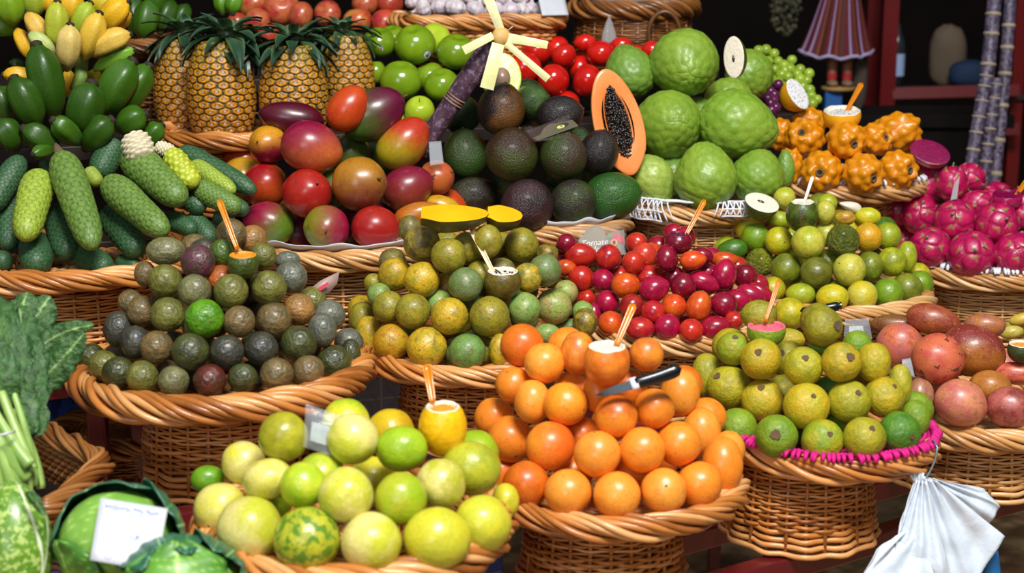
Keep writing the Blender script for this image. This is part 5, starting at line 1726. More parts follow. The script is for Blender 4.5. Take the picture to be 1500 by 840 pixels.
gp = [(1111, 74), (1122, 73), (1134, 79), (1112, 86), (1125, 90), (1160, 88), (1140, 90), (1148, 96), (1118, 101), (1135, 102), (1157, 101), (1172, 102), (1110, 98), (1100, 80), (1098, 92), (1105, 103), (1130, 116), (1145, 110), (1154, 113), (1172, 116), (1185, 108), (1182, 118), (1176, 127), (1186, 132), (1188, 140), (1197, 146), (1165, 123), (1168, 109), (1150, 104), (1125, 108), (1140, 121), (1095, 85), (1180, 145), (1190, 152), (1165, 135), (1155, 128), (1148, 128), (1116, 112)]
grapes('green_grape_bunch', 'bunch of green grapes behind the cherimoyas', gp, 8.2, '#9fb83a', '#7f9c2a', 3.66)
pp = [(1106, 107), (1102, 120), (1113, 122), (1120, 118), (1108, 132), (1118, 130), (1129, 134), (1124, 145), (1134, 139), (1140, 124), (1100, 135), (1112, 142), (1128, 152), (1133, 148), (1120, 138), (1096, 112), (1136, 158), (1130, 162)]
grapes('purple_grape_bunch', 'bunch of purple grapes between the cherimoyas and green grapes', pp, 8.5, '#4a1c44', '#6a2048', 3.58)
# ================================================================ LINERS AND LACE
def liner(c, R, a0, a1, mat, name, label, z0=.008, zt=.026, wav=.003, rin=.72, rout=.945, cat='liner'):
    n = 60; m = MB()
    def fn(u, t):
        a = math.radians(lerp(a0, a1, u)); q = math.sin(u*23)+.6*math.sin(u*41+1)
        rr = R*lerp(rin, rout, t)-.004; z = lerp(z0, zt, t**2)+wav*q*t*t
        return Vector((rr*math.cos(a), rr*math.sin(a), z))
    m.add(*grid(n, 7, fn)); o = link(name, m.mesh(name, [M[mat]]), None, c); s = o.modifiers.new('t', 'SOLIDIFY'); s.thickness = .0012
    return tag(o, label, cat)
liner(bM, RM, 205, 318, 'white', 'paper_liner', 'white paper liner edge under the front mangoes', wav=.0025, zt=.030)
liner(bV, RV, 225, 345, 'white', 'paper_liner', 'white paper liner edge under the front avocados', wav=.003, zt=.031)
def crochet(c, R, a0, a1, mat, name, label, lace=False, step=.0075, drop=0.0):
    random.seed(int(R*1e4)); m = MB(); n = int(R*math.radians(a1-a0)/step)
    m.add(*grid(50, 5, lambda u, t: Vector((R*lerp(.4, .93, t)*math.cos(math.radians(lerp(a0, a1, u))), R*lerp(.4, .93, t)*math.sin(math.radians(lerp(a0, a1, u))), .011+.010*t**2))))
    for i in range(n+1):
        a = math.radians(lerp(a0, a1, i/n)); e = Vector((math.cos(a), math.sin(a), 0)); t = Vector((-e.y, e.x, 0)); j = random.uniform(-.3, .3)
        p = e*(R*.915); L = random.uniform(.007, .012)
        if lace: L *= 1.5
        pts = [p+Vector((0, 0, .022)), p+e*(L*.6)+t*(j*L)+Vector((0, 0, .030)), p+e*(L*1.2)+t*(j*L*1.6)+Vector((0, 0, .026)), p+e*(L*1.5)+t*(j*L*2)+Vector((0, 0, .020))]
        m.add(*tube(pts, [.0024, .0030, .0034, .0026], 7))
        q = e*(R*.86)+Vector((0, 0, .022)); m.add(*tube([q-t*.005, q+Vector((0, 0, .004)), q+t*.005], .0026, 6))
    o = link(name, m.mesh(name, [M[mat]]), None, c); s = 1
    return tag(o, label, 'lace cloth')
crochet(bE, RE, 180, 375, 'magenta', 'crochet_mat', 'magenta crochet mat with looped edge under the green guavas')
crochet(bR, RR, 195, 345, 'whitecloth', 'crochet_mat', 'white crochet mat edge under the dragon fruit')
crochet(bY, RY, 200, 340, 'whitecloth', 'crochet_mat', 'white crochet mat edge under the yellow pitahayas', step=.02)
def lace(c, R, arcs, label):
    m = MB(); random.seed(4)
    m.add(*grid(60, 5, lambda u, t: Vector((R*lerp(.5, .93, t)*math.cos(math.radians(lerp(190, 350, u))), R*lerp(.5, .93, t)*math.sin(math.radians(lerp(190, 350, u))), .010+.012*t*t))))
    def P(a, s):   # over the rim and down
        rr = R*.90+.026*min(1, s*2.2)+.004*math.sin(a*.4); z = .026+.006*math.sin(min(1, s*2)*PI)-max(0, s-.35)*.055
        return Vector((rr*math.cos(math.radians(a)), rr*math.sin(math.radians(a)), z))
    for a0, a1, dep in arcs:
        n = int((a1-a0)/3.2)
        for i in range(n+1):
            for sg in (-1, 1):
                a = lerp(a0, a1, i/n); m.add(*tube([P(a+sg*6.5*s*dep, s*dep) for s in [q/7 for q in range(8)]], .0017, 5))
        for s in (.0, .33, .66, 1): m.add(*tube([P(lerp(a0, a1, q/20), s*dep) for q in range(21)], .002, 5))
    return tag(link('lace_cloth', m.mesh('lace_cloth', [M['whitecloth']]), None, c), label, 'lace cloth')
lace(bX, RX, [(205, 240, 1.0), (240, 275, .35), (275, 292, .75), (292, 330, .3)], 'white open lace cloth hanging over the cherimoya basket rim')
# ================================================================ CARDS AND WRAPPERS
def sheet(name, pts, mat, parent=None, thick=.0008, bow=0.0, n=8):
    """quad sheet from four 3D corners (tl, tr, br, bl)"""
    tl, tr, br, bl = pts; nr = (tr-tl).cross(bl-tl).normalized(); c = sum(pts, Vector())/4
    m = MB(); m.add(*grid(n, n, lambda u, t: (tl.lerp(tr, u)).lerp(bl.lerp(br, u), t)-nr*(bow*4*u*(1-u))-(parent.location if parent else c)))
    o = link(name, m.mesh(name, [mat]), parent, None if parent else c); s = o.modifiers.new('t', 'SOLIDIFY'); s.thickness = thick; return o
def flat(name, poly, frame, mat, parent, z):
    o0, X, Yv, Nn = frame; m = MB(); m.add([o0+X*x+Yv*y+Nn*z for x, y in poly], [tuple(range(len(poly)))]); return part(name, m.mesh(name, [mat], False), parent)
def textpart(txt, frame, x, y, size, mat, parent, shear=0.0, name='lettering', z=.002):
    o0, X, Yv, Nn = frame; cu = bpy.data.curves.new(name, 'FONT'); cu.body = txt; cu.size = size; cu.shear = shear; cu.materials.append(mat); cu.extrude = .0001
    tmp = bpy.data.objects.new('tmp', cu); COL.objects.link(tmp); bpy.context.view_layer.update(); me = bpy.data.meshes.new_from_object(tmp.evaluated_get(bpy.context.evaluated_depsgraph_get())); bpy.data.objects.remove(tmp); bpy.data.curves.remove(cu)
    o = link(name, me, parent); o.matrix_local = Matrix.Translation(o0+X*x+Yv*y+Nn*z) @ Matrix((X.normalized(), Yv.normalized(), Nn)).transposed().to_4x4(); return o
def cardframe(tl, tr, bl, root):
    X = (tr-tl); Yv = (tl-bl); Nn = X.cross(Yv).normalized(); return (bl-root.location, X, Yv, Nn)
# tomato card
d = [i for i in C_ if abs(i['u']-851) < 3 and abs(i['v']-374) < 4][0]['d']+.012
tl, tr, br, bl = at(838, 330, d), at(916, 321, d+.01), at(920, 374, d-.01), at(842, 382, d-.02)
root = empty('price_tag', (bl+br)/2); tag(root, 'small tag with the word Tomate in a clear sleeve on the red tamarillos', 'tag')
M['cardgrey'] = plain('grey_green_card', '#6b6a5c', .5, .12, 12); M['cardtan'] = plain('tan_round_card', '#7a7256', .5, .1, 14); M['ink'] = plain('white_ink', '#f2f2f2', .6, .02); M['cardred'] = plain('card_red', '#c41c44', .5, .08); M['cardorange'] = plain('card_orange', '#e08a2c', .5, .05); M['cardgreen'] = plain('card_green', '#1f8a3c', .5, .05); M['inkdark'] = plain('dark_ink', '#22262c', .6, .02); M['inkblue'] = plain('blue_ink', '#3a6fd0', .6, .05); M['inkpale'] = plain('faint_blue_ink', '#b9c6e6', .6, .03)
sl = sheet('sleeve', [tl, tr, br, bl], M['sleeve'], root)
fr = cardframe(tl, tr, bl, root); X, Yv = fr[1], fr[2]
arc = [(.27+.21*math.cos(math.radians(a))+.14, .62+.30*math.sin(math.radians(a))) for a in range(170, -1, -10)]
flat('card', [(.10, .02), (.96, .02), (.96, .72), (.70, .68)]+arc[::-1]+[(.10, .58)], fr, M['cardgrey'], root, -.003)
flat('round_panel', [(.41+.18*math.cos(a*PI/12), .58+.32*math.sin(a*PI/12)) for a in range(24)], fr, M['cardtan'], root, -.0024)
textpart('Tomate', fr, .13, .38, .0165, M['ink'], root, .25, z=-.0018); textpart('In', fr, .36, .18, .0165, M['ink'], root, .25, z=-.0018)
def disc(cx, cy, rx, ry): return [(cx+rx*math.cos(a*PI/9), cy+ry*math.sin(a*PI/9)) for a in range(18)]
flat('leaf_mark', [(.64, .62), (.75, .66), (.78, .52), (.66, .50)], fr, M['cardgreen'], root, -.0020); flat('fruit_mark', disc(.80, .52, .085, .12), fr, M['cardred'], root, -.0017)
flat('fruit_mark', disc(.89, .45, .06, .11), fr, M['cardred'], root, -.0016); flat('half_fruit_mark', disc(.755, .38, .065, .10), fr, M['cardorange'], root, -.0012); flat('seed_mark', disc(.755, .38, .03, .06), fr, M['inkdark'], root, -.0008)
# avocado tag
d = min(i['d'] for i in AV if 770 < i['u'] < 860 and i['v'] < 235)-.0
d = [i for i in AV if abs(i['u']-825) < 5][0]['d']+.0
tl, tr, br, bl = at(768, 193, d-.01), at(834, 168, d-.015), at(836, 203, d-.03), at(783, 208, d-.03)
root = empty('price_tag', (bl+br)/2); tag(root, 'dark clear-sleeved tag with halved avocado mark among the avocados', 'tag'); sheet('sleeve', [tl, tr, br, bl], M['sleeve'], root); fr = cardframe(tl, tr, bl, root)
M['cardolive'] = plain('olive_card', '#5a5440', .5, .15, 14)
flat('card', [(.08, .05), (.97, .0), (.97, .62), (.75, .72), (.55, .92), (.38, .78), (.22, .42), (.04, .36)], fr, M['cardolive'], root, -.002)
flat('avocado_mark', disc(.72, .45, .13, .17), fr, M['inkdark'], root, -.0014); flat('half_avocado_mark', disc(.67, .40, .085, .13), fr, M['avoflesh'], root, -.001); flat('pit_mark', disc(.69, .42, .035, .06), fr, M['canering'], root, -.0006)
# clear label behind the mangoes, tag in the olive heap, tag in dragon fruit, wrappers
o = sheet('clear_label', [at(628, 208, 2.99), at(646, 207, 3.0), at(650, 240, 2.98), at(630, 243, 2.97)], M['film']); tag(o, 'small clear plastic label between the mangoes and avocados', 'label')
root = empty('pointed_tag', at(470, 425, 2.58)); p0 = root.location; m = MB()
m.add([at(x, y, dz)-p0 for x, y, dz in ((452, 425, 2.58), (470, 411, 2.585), (497, 398, 2.6), (494, 415, 2.595), (483, 428, 2.59), (463, 438, 2.58))], [(0, 1, 2, 3, 4, 5)]); M['tagpink'] = plain('faded_tag', '#a58a80', .45, .12, 20)
o = part('card', m.mesh('card', [M['tagpink']]), root); s = o.modifiers.new('t', 'SOLIDIFY'); s.thickness = .0012
m = MB(); m.add([at(x, y, dz)-p0 for x, y, dz in ((466, 422, 2.572), (480, 413, 2.577), (482, 417, 2.577), (468, 427, 2.572))], [(0, 1, 2, 3)]); part('print_mark', m.mesh('print_mark', [M['cardred']]), root)
tag(root, 'pointed faded tag sticking out at the right of the olive-brown heap', 'tag')
d = [i for i in DR if i['u'] > 1390 and i['u'] < 1400][0]['d']-.05
o = sheet('clear_tag', [at(1398, 268, d), at(1406, 258, d), at(1402, 292, d-.02), at(1392, 294, d-.02)], M['film']); tag(o, 'narrow clear plastic tag stuck among the dragon fruit', 'tag')
def wrapper(name, label, px, d, mat='film', parts=True):
    root = empty(name, at(*px[3], d)); p0 = root.location; tl, tr, br, bl = [at(u, v, d-.008*(i > 1)) for i, (u, v) in enumerate(px)]
    m = MB(); nr = (tr-tl).cross(bl-tl).normalized(); random.seed(8)
    m.add(*grid(9, 9, lambda u, t: tl.lerp(tr, u).lerp(bl.lerp(br, u), t)-p0+nr*.005*mnoise.noise(Vector((u*4, t*4, d)))-nr*.01*math.sin(PI*u)*math.sin(PI*t)))
    part('film', m.mesh('film', [M[mat]]), root)
    m = MB(); m.add(*grid(5, 5, lambda u, t: tl.lerp(tr, .2+.55*u).lerp(bl.lerp(br, .2+.55*u), .35+.45*t)-p0+nr*.004)); part('paper_insert', m.mesh('paper_insert', [plain('pale_insert', '#b9c4c2', .6, .2, 60)]), root)
    tag(root, label, 'wrapper')
d = [i for i in H_ if abs(i['u']-516) < 6][0]['d']
wrapper('plastic_packet', 'clear crinkled plastic packet between two big yellow-green fruits', [(448, 592), (502, 610), (486, 668), (444, 655)], d+.0)
wrapper('plastic_wrapper', 'clear plastic wrapper tucked behind the guava heap', [(1238, 468), (1272, 466), (1278, 497), (1236, 494)], CUPS['E']['d']+.10)
o = sheet('clear_label', [at(1321, 527, 2.5), at(1334, 525, 2.5), at(1340, 553, 2.49), at(1322, 548, 2.49)], M['film']); tag(o, 'clear label wedged between the guavas and giant granadillas', 'label')
# ================================================================ LEAFY GREENS, CABBAGES, GOURD (front left)
def leaf_mesh(name, pts, w, face, mat, ruffle=.25, fold=.3, n=18, k=0, midr=True, serr=.0):
    """leaf blade along a midrib of 3D points; w = half width"""
    m = MB(); to = []; vs = []; cols = 11
    def mid(t):
        q = t*(len(pts)-1); i = min(int(q), len(pts)-2); f = q-i; p0 = pts[max(0, i-1)]; p1 = pts[i]; p2 = pts[i+1]; p3 = pts[min(len(pts)-1, i+2)]
        return .5*((2*p1)+(p2-p0)*f+(2*p0-5*p1+4*p2-p3)*f*f+(3*p1-p0-3*p2+p3)*f**3)
    for j in range(n+1):
        t = j/n; p = mid(t); tan = (mid(min(1, t+.02))-mid(max(0, t-.02))).normalized(); s = tan.cross(face).normalized(); nr = s.cross(tan)
        ww = w*(math.sin(PI*min(1, .04+t*.96))**.6)*(1-.25*t)
        for i in range(cols):
            x = (i-(cols-1)/2)/((cols-1)/2); e = ww*x*(1+serr*math.sin(j*2.6+k)*abs(x))
            z = -fold*ww*x*x+ruffle*ww*abs(x)**2*math.sin(t*19+k+x*2)+.05*ww*math.sin(t*30+abs(x)*9)
            vs.append(p+s*e+nr*z)
            vein = abs(((t*7-abs(x)*1.3) % 1)-.5); tone = .04 if abs(x) < .12 else (.25 if vein > .44 else .5+.45*abs(x)); to.append(tone)
    fs = [(j*cols+i, j*cols+i+1, (j+1)*cols+i+1, (j+1)*cols+i) for j in range(n) for i in range(cols-1)]
    m.add(vs, fs, 0, to); return m.mesh(name, [mat])
root = empty('leafy_greens', at(40, 715, 2.14)); g0 = root.location; W = -FW
def PX(l): return [at(u, v, d)-g0 for u, v, d in l]
for i, (pts, w, ru, se) in enumerate([
    ([(42, 640, 2.12), (14, 575, 2.14), (2, 510, 2.16), (-12, 458, 2.2), (-24, 440, 2.22)], 45, .18, .10),
    ([(52, 640, 2.13), (38, 570, 2.17), (34, 500, 2.21), (28, 446, 2.25)], 36, .16, .12),
    ([(40, 575, 2.19), (66, 552, 2.2), (96, 520, 2.2), (124, 488, 2.2)], 30, .22, .10),
    ([(36, 530, 2.24), (70, 500, 2.26), (102, 484, 2.26), (138, 476, 2.26)], 19, .06, .02),
    ([(28, 520, 2.27), (44, 480, 2.29), (62, 450, 2.3), (74, 434, 2.31)], 34, .2, .1),
    ([(5, 520, 2.26), (25, 480, 2.28), (36, 440, 2.3), (40, 428, 2.31)], 30, .2, .1),
    ([(44, 620, 2.15), (46, 600, 2.15), (42, 580, 2.16), (38, 562, 2.17)], 15, .1, .02),
    ([(10, 600, 2.11), (-8, 560, 2.1), (-15, 520, 2.12), (-30, 480, 2.14)], 40, .15, .05)]):
    P_ = PX(pts); me = leaf_mesh('leaf_blade', P_, w*2.2/FPX, W, M['leaf'], ru, .25, 20, i, serr=se); o = part('leaf_blade', me, root); s = o.modifiers.new('t', 'SOLIDIFY'); s.thickness = .0012
random.seed(2)
for i, (pts, r) in enumerate([([(15, 560, 2.12), (28, 600, 2.10), (45, 645, 2.10), (52, 712, 2.10)], 6), ([(2, 575, 2.10), (15, 612, 2.09), (38, 668, 2.08), (46, 690, 2.08)], 9), ([(-10, 600, 2.08), (5, 630, 2.07), (30, 668, 2.06), (44, 682, 2.06)], 9),
    ([(-10, 630, 2.06), (8, 655, 2.05), (24, 690, 2.06), (40, 700, 2.07)], 8), ([(20, 600, 2.11), (42, 640, 2.11), (58, 680, 2.11), (60, 716, 2.11)], 6), ([(-5, 650, 2.05), (5, 680, 2.05), (15, 712, 2.06)], 8), ([(10, 660, 2.06), (22, 690, 2.06), (26, 718, 2.07)], 8),
    ([(-8, 670, 2.05), (-2, 700, 2.05), (2, 720, 2.06)], 8), ([(34, 660, 2.09), (44, 690, 2.09), (40, 722, 2.09)], 7)]):
    P_ = PX(pts); m = MB(); N = 14; q = [P_[0].lerp(P_[-1], t/N) for t in range(N+1)]
    def bez(t):
        a = list(P_)
        while len(a) > 1: a = [a[k].lerp(a[k+1], t) for k in range(len(a)-1)]
        return a[0]
    vs, fs = tube([bez(t/N) for t in range(N+1)], [r*2.1/FPX*(.75+.4*t/N) for t in range(N+1)], 9); m.add(vs, fs, 0, [.25+.5*abs(math.sin(k*.7+i)) for k in range(len(vs))]); part('stalk', m.mesh('stalk', [M['stalk']]), root)
m = MB(); m.add(*tube(PX([(-6, 640, 2.03), (8, 636, 2.03), (22, 632, 2.05)]), .0018, 6)); part('string_tie', m.mesh('string_tie', [M['white']]), root)
tag(root, 'bunch of dark green leafy greens with pale stalks tied with white string', 'greens')
# ---- cabbages
def cabbage(u, v, r, d, label, leaves, k, cups=()):
    c = at(u, v, d); root = empty('cabbage', c); R = r*d/FPX; rr, uu, ww = view_frame(c); tones = []
    fx = Vector((-.55, .15, .82)).normalized()
    def fn(dv):
        a = math.acos(max(-1, min(1, dv.dot(fx)))); az = math.atan2(dv.cross(fx).dot(Vector((0, 1, 0))), dv.y)
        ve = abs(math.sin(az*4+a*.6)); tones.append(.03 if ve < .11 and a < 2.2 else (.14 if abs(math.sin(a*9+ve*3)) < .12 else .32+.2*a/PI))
        q = 1+.012*(1-ve)+.03*nz(dv, 1.5, k); return (rr*dv.x+uu*dv.y*.86+ww*dv.z)*R*q
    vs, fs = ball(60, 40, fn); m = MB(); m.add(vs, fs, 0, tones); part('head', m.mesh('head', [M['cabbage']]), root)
    for i, (dx, dy, dz, aw, al, f, kind) in enumerate(leaves):
        D = (rr*dx+uu*dy+ww*dz).normalized(); T = (uu-D*uu.dot(D)).normalized() if abs(dy) < .9 else (rr-D*rr.dot(D)).normalized(); S = D.cross(T); to = []
        def lf(a, b):
            x = (a-.5)*2; y = (b-.5)*2; sh = math.sqrt(max(0, 1-abs(y)**2.6*.93)); e = max(abs(y), abs(x)); lift = f*(1+.0)*e**3+.05*math.sin(x*7+i*2)*e*e+.03*math.sin(y*9+x*3)*e
            dirv = (D+S*math.tan(x*aw*sh)+T*math.tan(y*al)).normalized(); ve = abs(((y*3.5-abs(x)*1.6) % 1)-.5)
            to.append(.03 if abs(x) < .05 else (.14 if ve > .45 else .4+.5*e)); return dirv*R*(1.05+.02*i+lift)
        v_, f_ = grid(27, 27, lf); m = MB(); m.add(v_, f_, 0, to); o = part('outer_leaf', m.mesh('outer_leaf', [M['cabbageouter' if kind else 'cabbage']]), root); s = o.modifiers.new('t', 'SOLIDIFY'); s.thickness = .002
    for i, (t0, t1, p0, p1, r0, r1) in enumerate(cups):      # big outer leaves wrapped round the head, rims rolling outwards
        to = []
        def cf(a, b):
            th = math.radians(lerp(t0, t1, a)); edge = sstep(0, .12, a)*sstep(1, .88, a); ph = math.radians(lerp(p0, lerp(p0, p1, .75), b) if edge < .01 else lerp(p0, lerp(lerp(p0, p1, .7), p1, edge), b))
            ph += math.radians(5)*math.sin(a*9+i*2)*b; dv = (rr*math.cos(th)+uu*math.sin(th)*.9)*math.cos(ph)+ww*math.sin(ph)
            ve = abs(((a*4+.25*b) % 1)-.5); to.append(.06 if abs(a-.5) < .018 else (.13 if ve > .46 else .45+.4*b))
            return dv*R*(lerp(r0, r1, b**2.2)+.02*math.sin(a*23+i)*b*b+.012*math.sin(a*41+b*9))
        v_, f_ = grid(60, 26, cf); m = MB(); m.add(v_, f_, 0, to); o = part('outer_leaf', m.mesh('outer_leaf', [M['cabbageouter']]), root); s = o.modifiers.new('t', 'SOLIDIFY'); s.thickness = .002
    tag(root, label, 'cabbage', 'cabbages at the front left'); return root
cabbage(172, 790, 82, 2.02, 'green cabbage with the paper price card on it', [(-.75, -.5, .35, .7, .6, .05, 0)], 1, [(42, 190, -65, 22, 1.05, 1.20), (-50, 66, -60, 34, 1.10, 1.30)])
cabbage(262, 872, 92, 1.94, 'green cabbage at the bottom edge in front of the price card', [(0, .35, .9, .8, .45, .04, 0)], 2, [(62, 150, -50, 48, 1.05, 1.16), (0, 76, -50, 36, 1.08, 1.22)])
# ---- gourd
c = at(22, 800, 2.0); root = empty('gourd', c); k = 2.0/FPX; rr, uu, ww = view_frame(c); m = MB()
vs, fs = ball(48, 36, lambda d: rr*(d.x*54*k*(1+.02*math.cos(8*math.atan2(d.x, d.z))))+uu*(d.y*95*k)+ww*(d.z*54*k)) if False else ball(48, 36, lambda d: rr*(d.x*54*k)+ww*(d.y*54*k)+uu*(d.z*95*k))
m.add(vs, fs); o = part('rind', m.mesh('rind', [M['gourd']]), root); o.color = (*srgb('#4a7a1c'), 1); o['c2'] = srgb('#6f9a2c')+[1.0]; o['gd'] = [0.0, 0.0, 0.0]
m = MB()
for ph, wd, seed in ((.95, 3.4, 0), (.55, 1.6, 3)):
    def st(a, t):
        th = lerp(.18, 2.6, t); q = ph+.30*math.sin(th*2.2+seed)*.6+(a-.5)*2*wd*.014*(1+.35*math.sin(th*13+seed)); dv = Vector((math.sin(th)*math.cos(q), -math.sin(th)*math.sin(q)*-1, math.cos(th)))
        return rr*(dv.x*54.6*k)+ww*(dv.y*54.6*k)+uu*(dv.z*95.6*k)
    m.add(*grid(4, 40, st))
o = part('pale_stripes', m.mesh('pale_stripes', [plain('pale_gourd_stripe', '#dfe8c4', .4, .1)]), root)
m = MB(); P_ = [at(u, v, d)-c for u, v, d in ((38, 722, 1.96), (52, 735, 1.95), (66, 757, 1.95))]; o = part('leaf_scrap', leaf_mesh('leaf_scrap', P_, .008, W, M['leaf'], .1, .2, 10), root)
tag(root, 'green gourd with white mottling and pale stripes at the lower left corner', 'gourd')
# ---- price paper
d = 1.90; tl, tr, br, bl = at(147, 730, 1.955), at(246, 746, 1.955), at(228, 838, 1.90), at(132, 821, 1.90)
root = empty('price_card', (bl+br)/2); tag(root, 'white paper price card with blue handwriting on the cabbage', 'sign')
sheet('paper', [tl, tr, br, bl], M['white'], root); fr = cardframe(tl, tr, bl, root); o0, X, Yv, Nn = fr
def stroke(pl, w, mat, nm='handwriting'):
    m = MB(); pts = [o0+X*x+Yv*y+Nn*.0012 for x, y in pl]; m.add(*tube(pts, w, 5, flat=.3)); part(nm, m.mesh(nm, [mat]), root)
random.seed(9); x = .10
for wl, n in ((.36, 17), (.14, 7), (.18, 9)):
    stroke([(x+wl*i/n, .90-.05*(i % 2)+random.uniform(-.02, .03)) for i in range(n+1)], .0011, M['inkblue']); x += wl+.05
stroke([(.25+.10*math.cos(a*PI/14), .45+.40*math.sin(a*PI/14)) for a in range(29)], .0009, M['inkpale'], 'price_figure')
stroke([(.60+.13*math.cos(a*PI/14), .62+.20*math.sin(a*PI/14)) for a in range(29)], .0009, M['inkpale'], 'price_figure'); stroke([(.60, .45), (.64, .48)], .0012, M['inkblue'], 'price_comma')
# ---- rectangular basket under the greens
def rect_basket(cor, label, wick, h, r, z0, turns=12, name='wicker_basket', group='wicker baskets'):
    c = sum(cor, Vector())/4; root = empty(name, c); tag(root, label, 'basket', group); q = [p-c for p in cor]; mats = [M[wick], M['core']]
    # rounded rectangle path
    pts = []
    for i in range(4):
        a, b, n_ = q[i-1], q[i], q[(i+1) % 4]; f = .16
        p0 = b.lerp(a, f); p1 = b.lerp(n_, f)
        for s in range(8): t = s/7; pts.append((p0.lerp(b, t)).lerp(b.lerp(p1, t), t))
        for s in range(1, 12): pts.append(p1.lerp(n_.lerp(b, f), s/12))
    L = [0]
    for a, b in zip(pts, pts[1:]+pts[:1]): L.append(L[-1]+(b-a).length)
    def path(t):
        s = (t % 1)*L[-1]; i = max(k for k in range(len(pts)) if L[k] <= s+1e-9); a = pts[i]; b = pts[(i+1) % len(pts)]; p = a.lerp(b, (s-L[i])/max(1e-6, L[i+1]-L[i]))
        tg = (b-a).normalized(); return p, Vector((tg.y, -tg.x, 0))
    link('braided_rim', rim_mesh(1, r, turns, mats=mats, jit=3, path=path, cane=.0046), root)
    m = MB(); rows = int(h/.0085); n = 160
    for i in range(rows):
        z = -h+(i+.5)*h/rows; sc = lerp(.82, .97, i/rows); m.add(*tube([path(k/n)[0]*sc+path(k/n)[1]*(.004*math.cos(40*2*PI*k/n+PI*i))+Vector((0, 0, z)) for k in range(n)], .0045, 5, closed=True), attr=random.random()*.9)
    sec = [path(k/60)[0] for k in range(60)]
    v = [p*.80+Vector((0, 0, -h)) for p in sec]+[p*.955 for p in sec]; m.add(v, [(k, (k+1) % 60, 60+(k+1) % 60, 60+k) for k in range(60)], 1)
    link('woven_sides', m.mesh('woven_sides', mats), root)
    m = MB(); m.add([p*.83+Vector((0, 0, -h*.93)) for p in sec], [tuple(range(60))]); link('base_board', m.mesh('base_board', [M['darkwood']]), root); return root, c
P1, P2, P3 = atZ(158, 679, .86), atZ(28, 612, .86), atZ(64, 756, .86)
rect_basket([P1, P2, P2+P3-P1, P3], 'rectangular wicker basket holding the leafy greens at the left', 'wickerbrown', .07, .012, .86, 3)
# dark basket in the shade behind the posts
basket(178, 632, 2.72, 108, 'dark wicker basket in shade behind the thin red posts', 'wickerdark', ped_h=.22, ped_k=.93, turns=4)
# ---- long garlic basket with card, round basket with handle at the top
z = atY(715, 32, 3.62).z; a, b = atY(602, 33, 3.56), atY(828, 36, 3.66); a.z = b.z = z; nrm = Vector((-(b-a).y, (b-a).x, 0)).normalized()*.24
rect_basket([a, b, b+nrm, a+nrm], 'long wicker basket of garlic bulbs at the top', 'wicker', .10, .012, z, 5)
o = sheet('blank_card', [at(786, -14, 3.62), at(824, -16, 3.66), at(833, 22, 3.60), at(794, 23, 3.57)], M['white']); tag(o, 'white card standing at the right end of the garlic basket', 'sign')
bZ, RZ = basket(928, 12, 3.85, 96, 'brown round wicker basket with hanging ring handle at the top', 'wickerdark', ped_h=.13, ped_k=.86, turns=4, thick=1.2)
hb = [q for q in bpy.data.objects if q.name.startswith('wicker_basket') and (q.location-bZ).length < .001][0]
m = MB(); hc = at(973, 48, depth(bZ)-RZ*1.05)-bZ; m.add(*tube([hc+RT*(.036*math.cos(a*PI/14))+Vector((0, 0, .048*math.sin(a*PI/14))) for a in range(-4, 19)], .0055, 8)); part('ring_handle', m.mesh('ring_handle', [M['wickerdark']]), hb)
liner(bZ, RZ, 190, 350, 'whitecloth', 'white_cloth', 'white cloth lining the brown basket with ring handle', wav=.008, zt=.042, rout=.99, cat='cloth')
hZ = Slope(15, depth(bZ)-.06, .6)
pile('Z', {'row': """902 -2 24 20 c4
944 -6 30 24 c2
990 -4 28 24 c4 c2=#5a5a2c w=brownish_green"""}, (0, 0, 1), hZ, 'cherimoya', 'cherimoya', 'the basket with ring handle', CHE)
m = MB(); p0 = at(892, 62, depth(bZ)-RZ*1.12); m.add(*lathe([(.018, 0), (.016, .02), (.008, .045), (.001, .06)], 14, lambda v: Vector((v.x, v.y*.4, v.z)))); o = link('plastic_cone', m.mesh('plastic_cone', [M['film']]), None, p0); tag(o, 'clear plastic cone bag hanging on the brown basket', 'wrapper')
# ================================================================ PLASTIC BAGS ON A HOOK
d = depth(bE)-.10; root = empty('wire_hook', at(1366, 650, d)); p0 = root.location
m = MB(); m.add(*tube([at(u, v, q)-p0 for u, v, q in ((1352, 652, d+.05), (1360, 645, d+.02), (1368, 646, d), (1373, 656, d-.01), (1371, 672, d-.01), (1363, 690, d-.01), (1355, 703, d-.01), (1349, 708, d-.01), (1344, 705, d-.01))], .0016, 7)); part('wire', m.mesh('wire', [M['wire']]), root)
tag(root, 'bent wire hook on the right of the guava basket rim', 'hook')
root = empty('plastic_bags', at(1350, 706, d)); p0 = root.location; tag(root, 'bunch of white plastic bags hanging from the wire hook at lower right', 'plastic bags')
def bagsheet(neck, edge, d0, d1, k, folds=7, amp=.006):
    nk = [at(u, v, d0)-p0 for u, v in neck]; ed = [at(u, v, d1)-p0 for u, v in edge]
    def pl(P_, t): q = t*(len(P_)-1); i = min(int(q), len(P_)-2); return P_[i].lerp(P_[i+1], q-i)
    def fn(u, t):
        p = pl(nk, u).lerp(pl(ed, u), t); f = math.sin(u*folds*2*PI+k+t*1.5)*amp*(1-.45*t)+.008*mnoise.noise(Vector((u*5+k, t*4, k)))*t+.016*mnoise.noise(Vector((u*2+k, t*2, 3)))*t
        return p-FW*f
    m = MB(); m.add(*grid(70, 34, fn)); o = part('bag_sheet', m.mesh('bag_sheet', [M['bag']]), root); s = o.modifiers.new('t', 'SOLIDIFY'); s.thickness = .0008; return o
bagsheet([(1342, 702), (1350, 699), (1362, 700), (1372, 703)], [(1392, 815), (1448, 772), (1464, 742), (1440, 716)], d+.0, d+.03, 1, 4, .004)
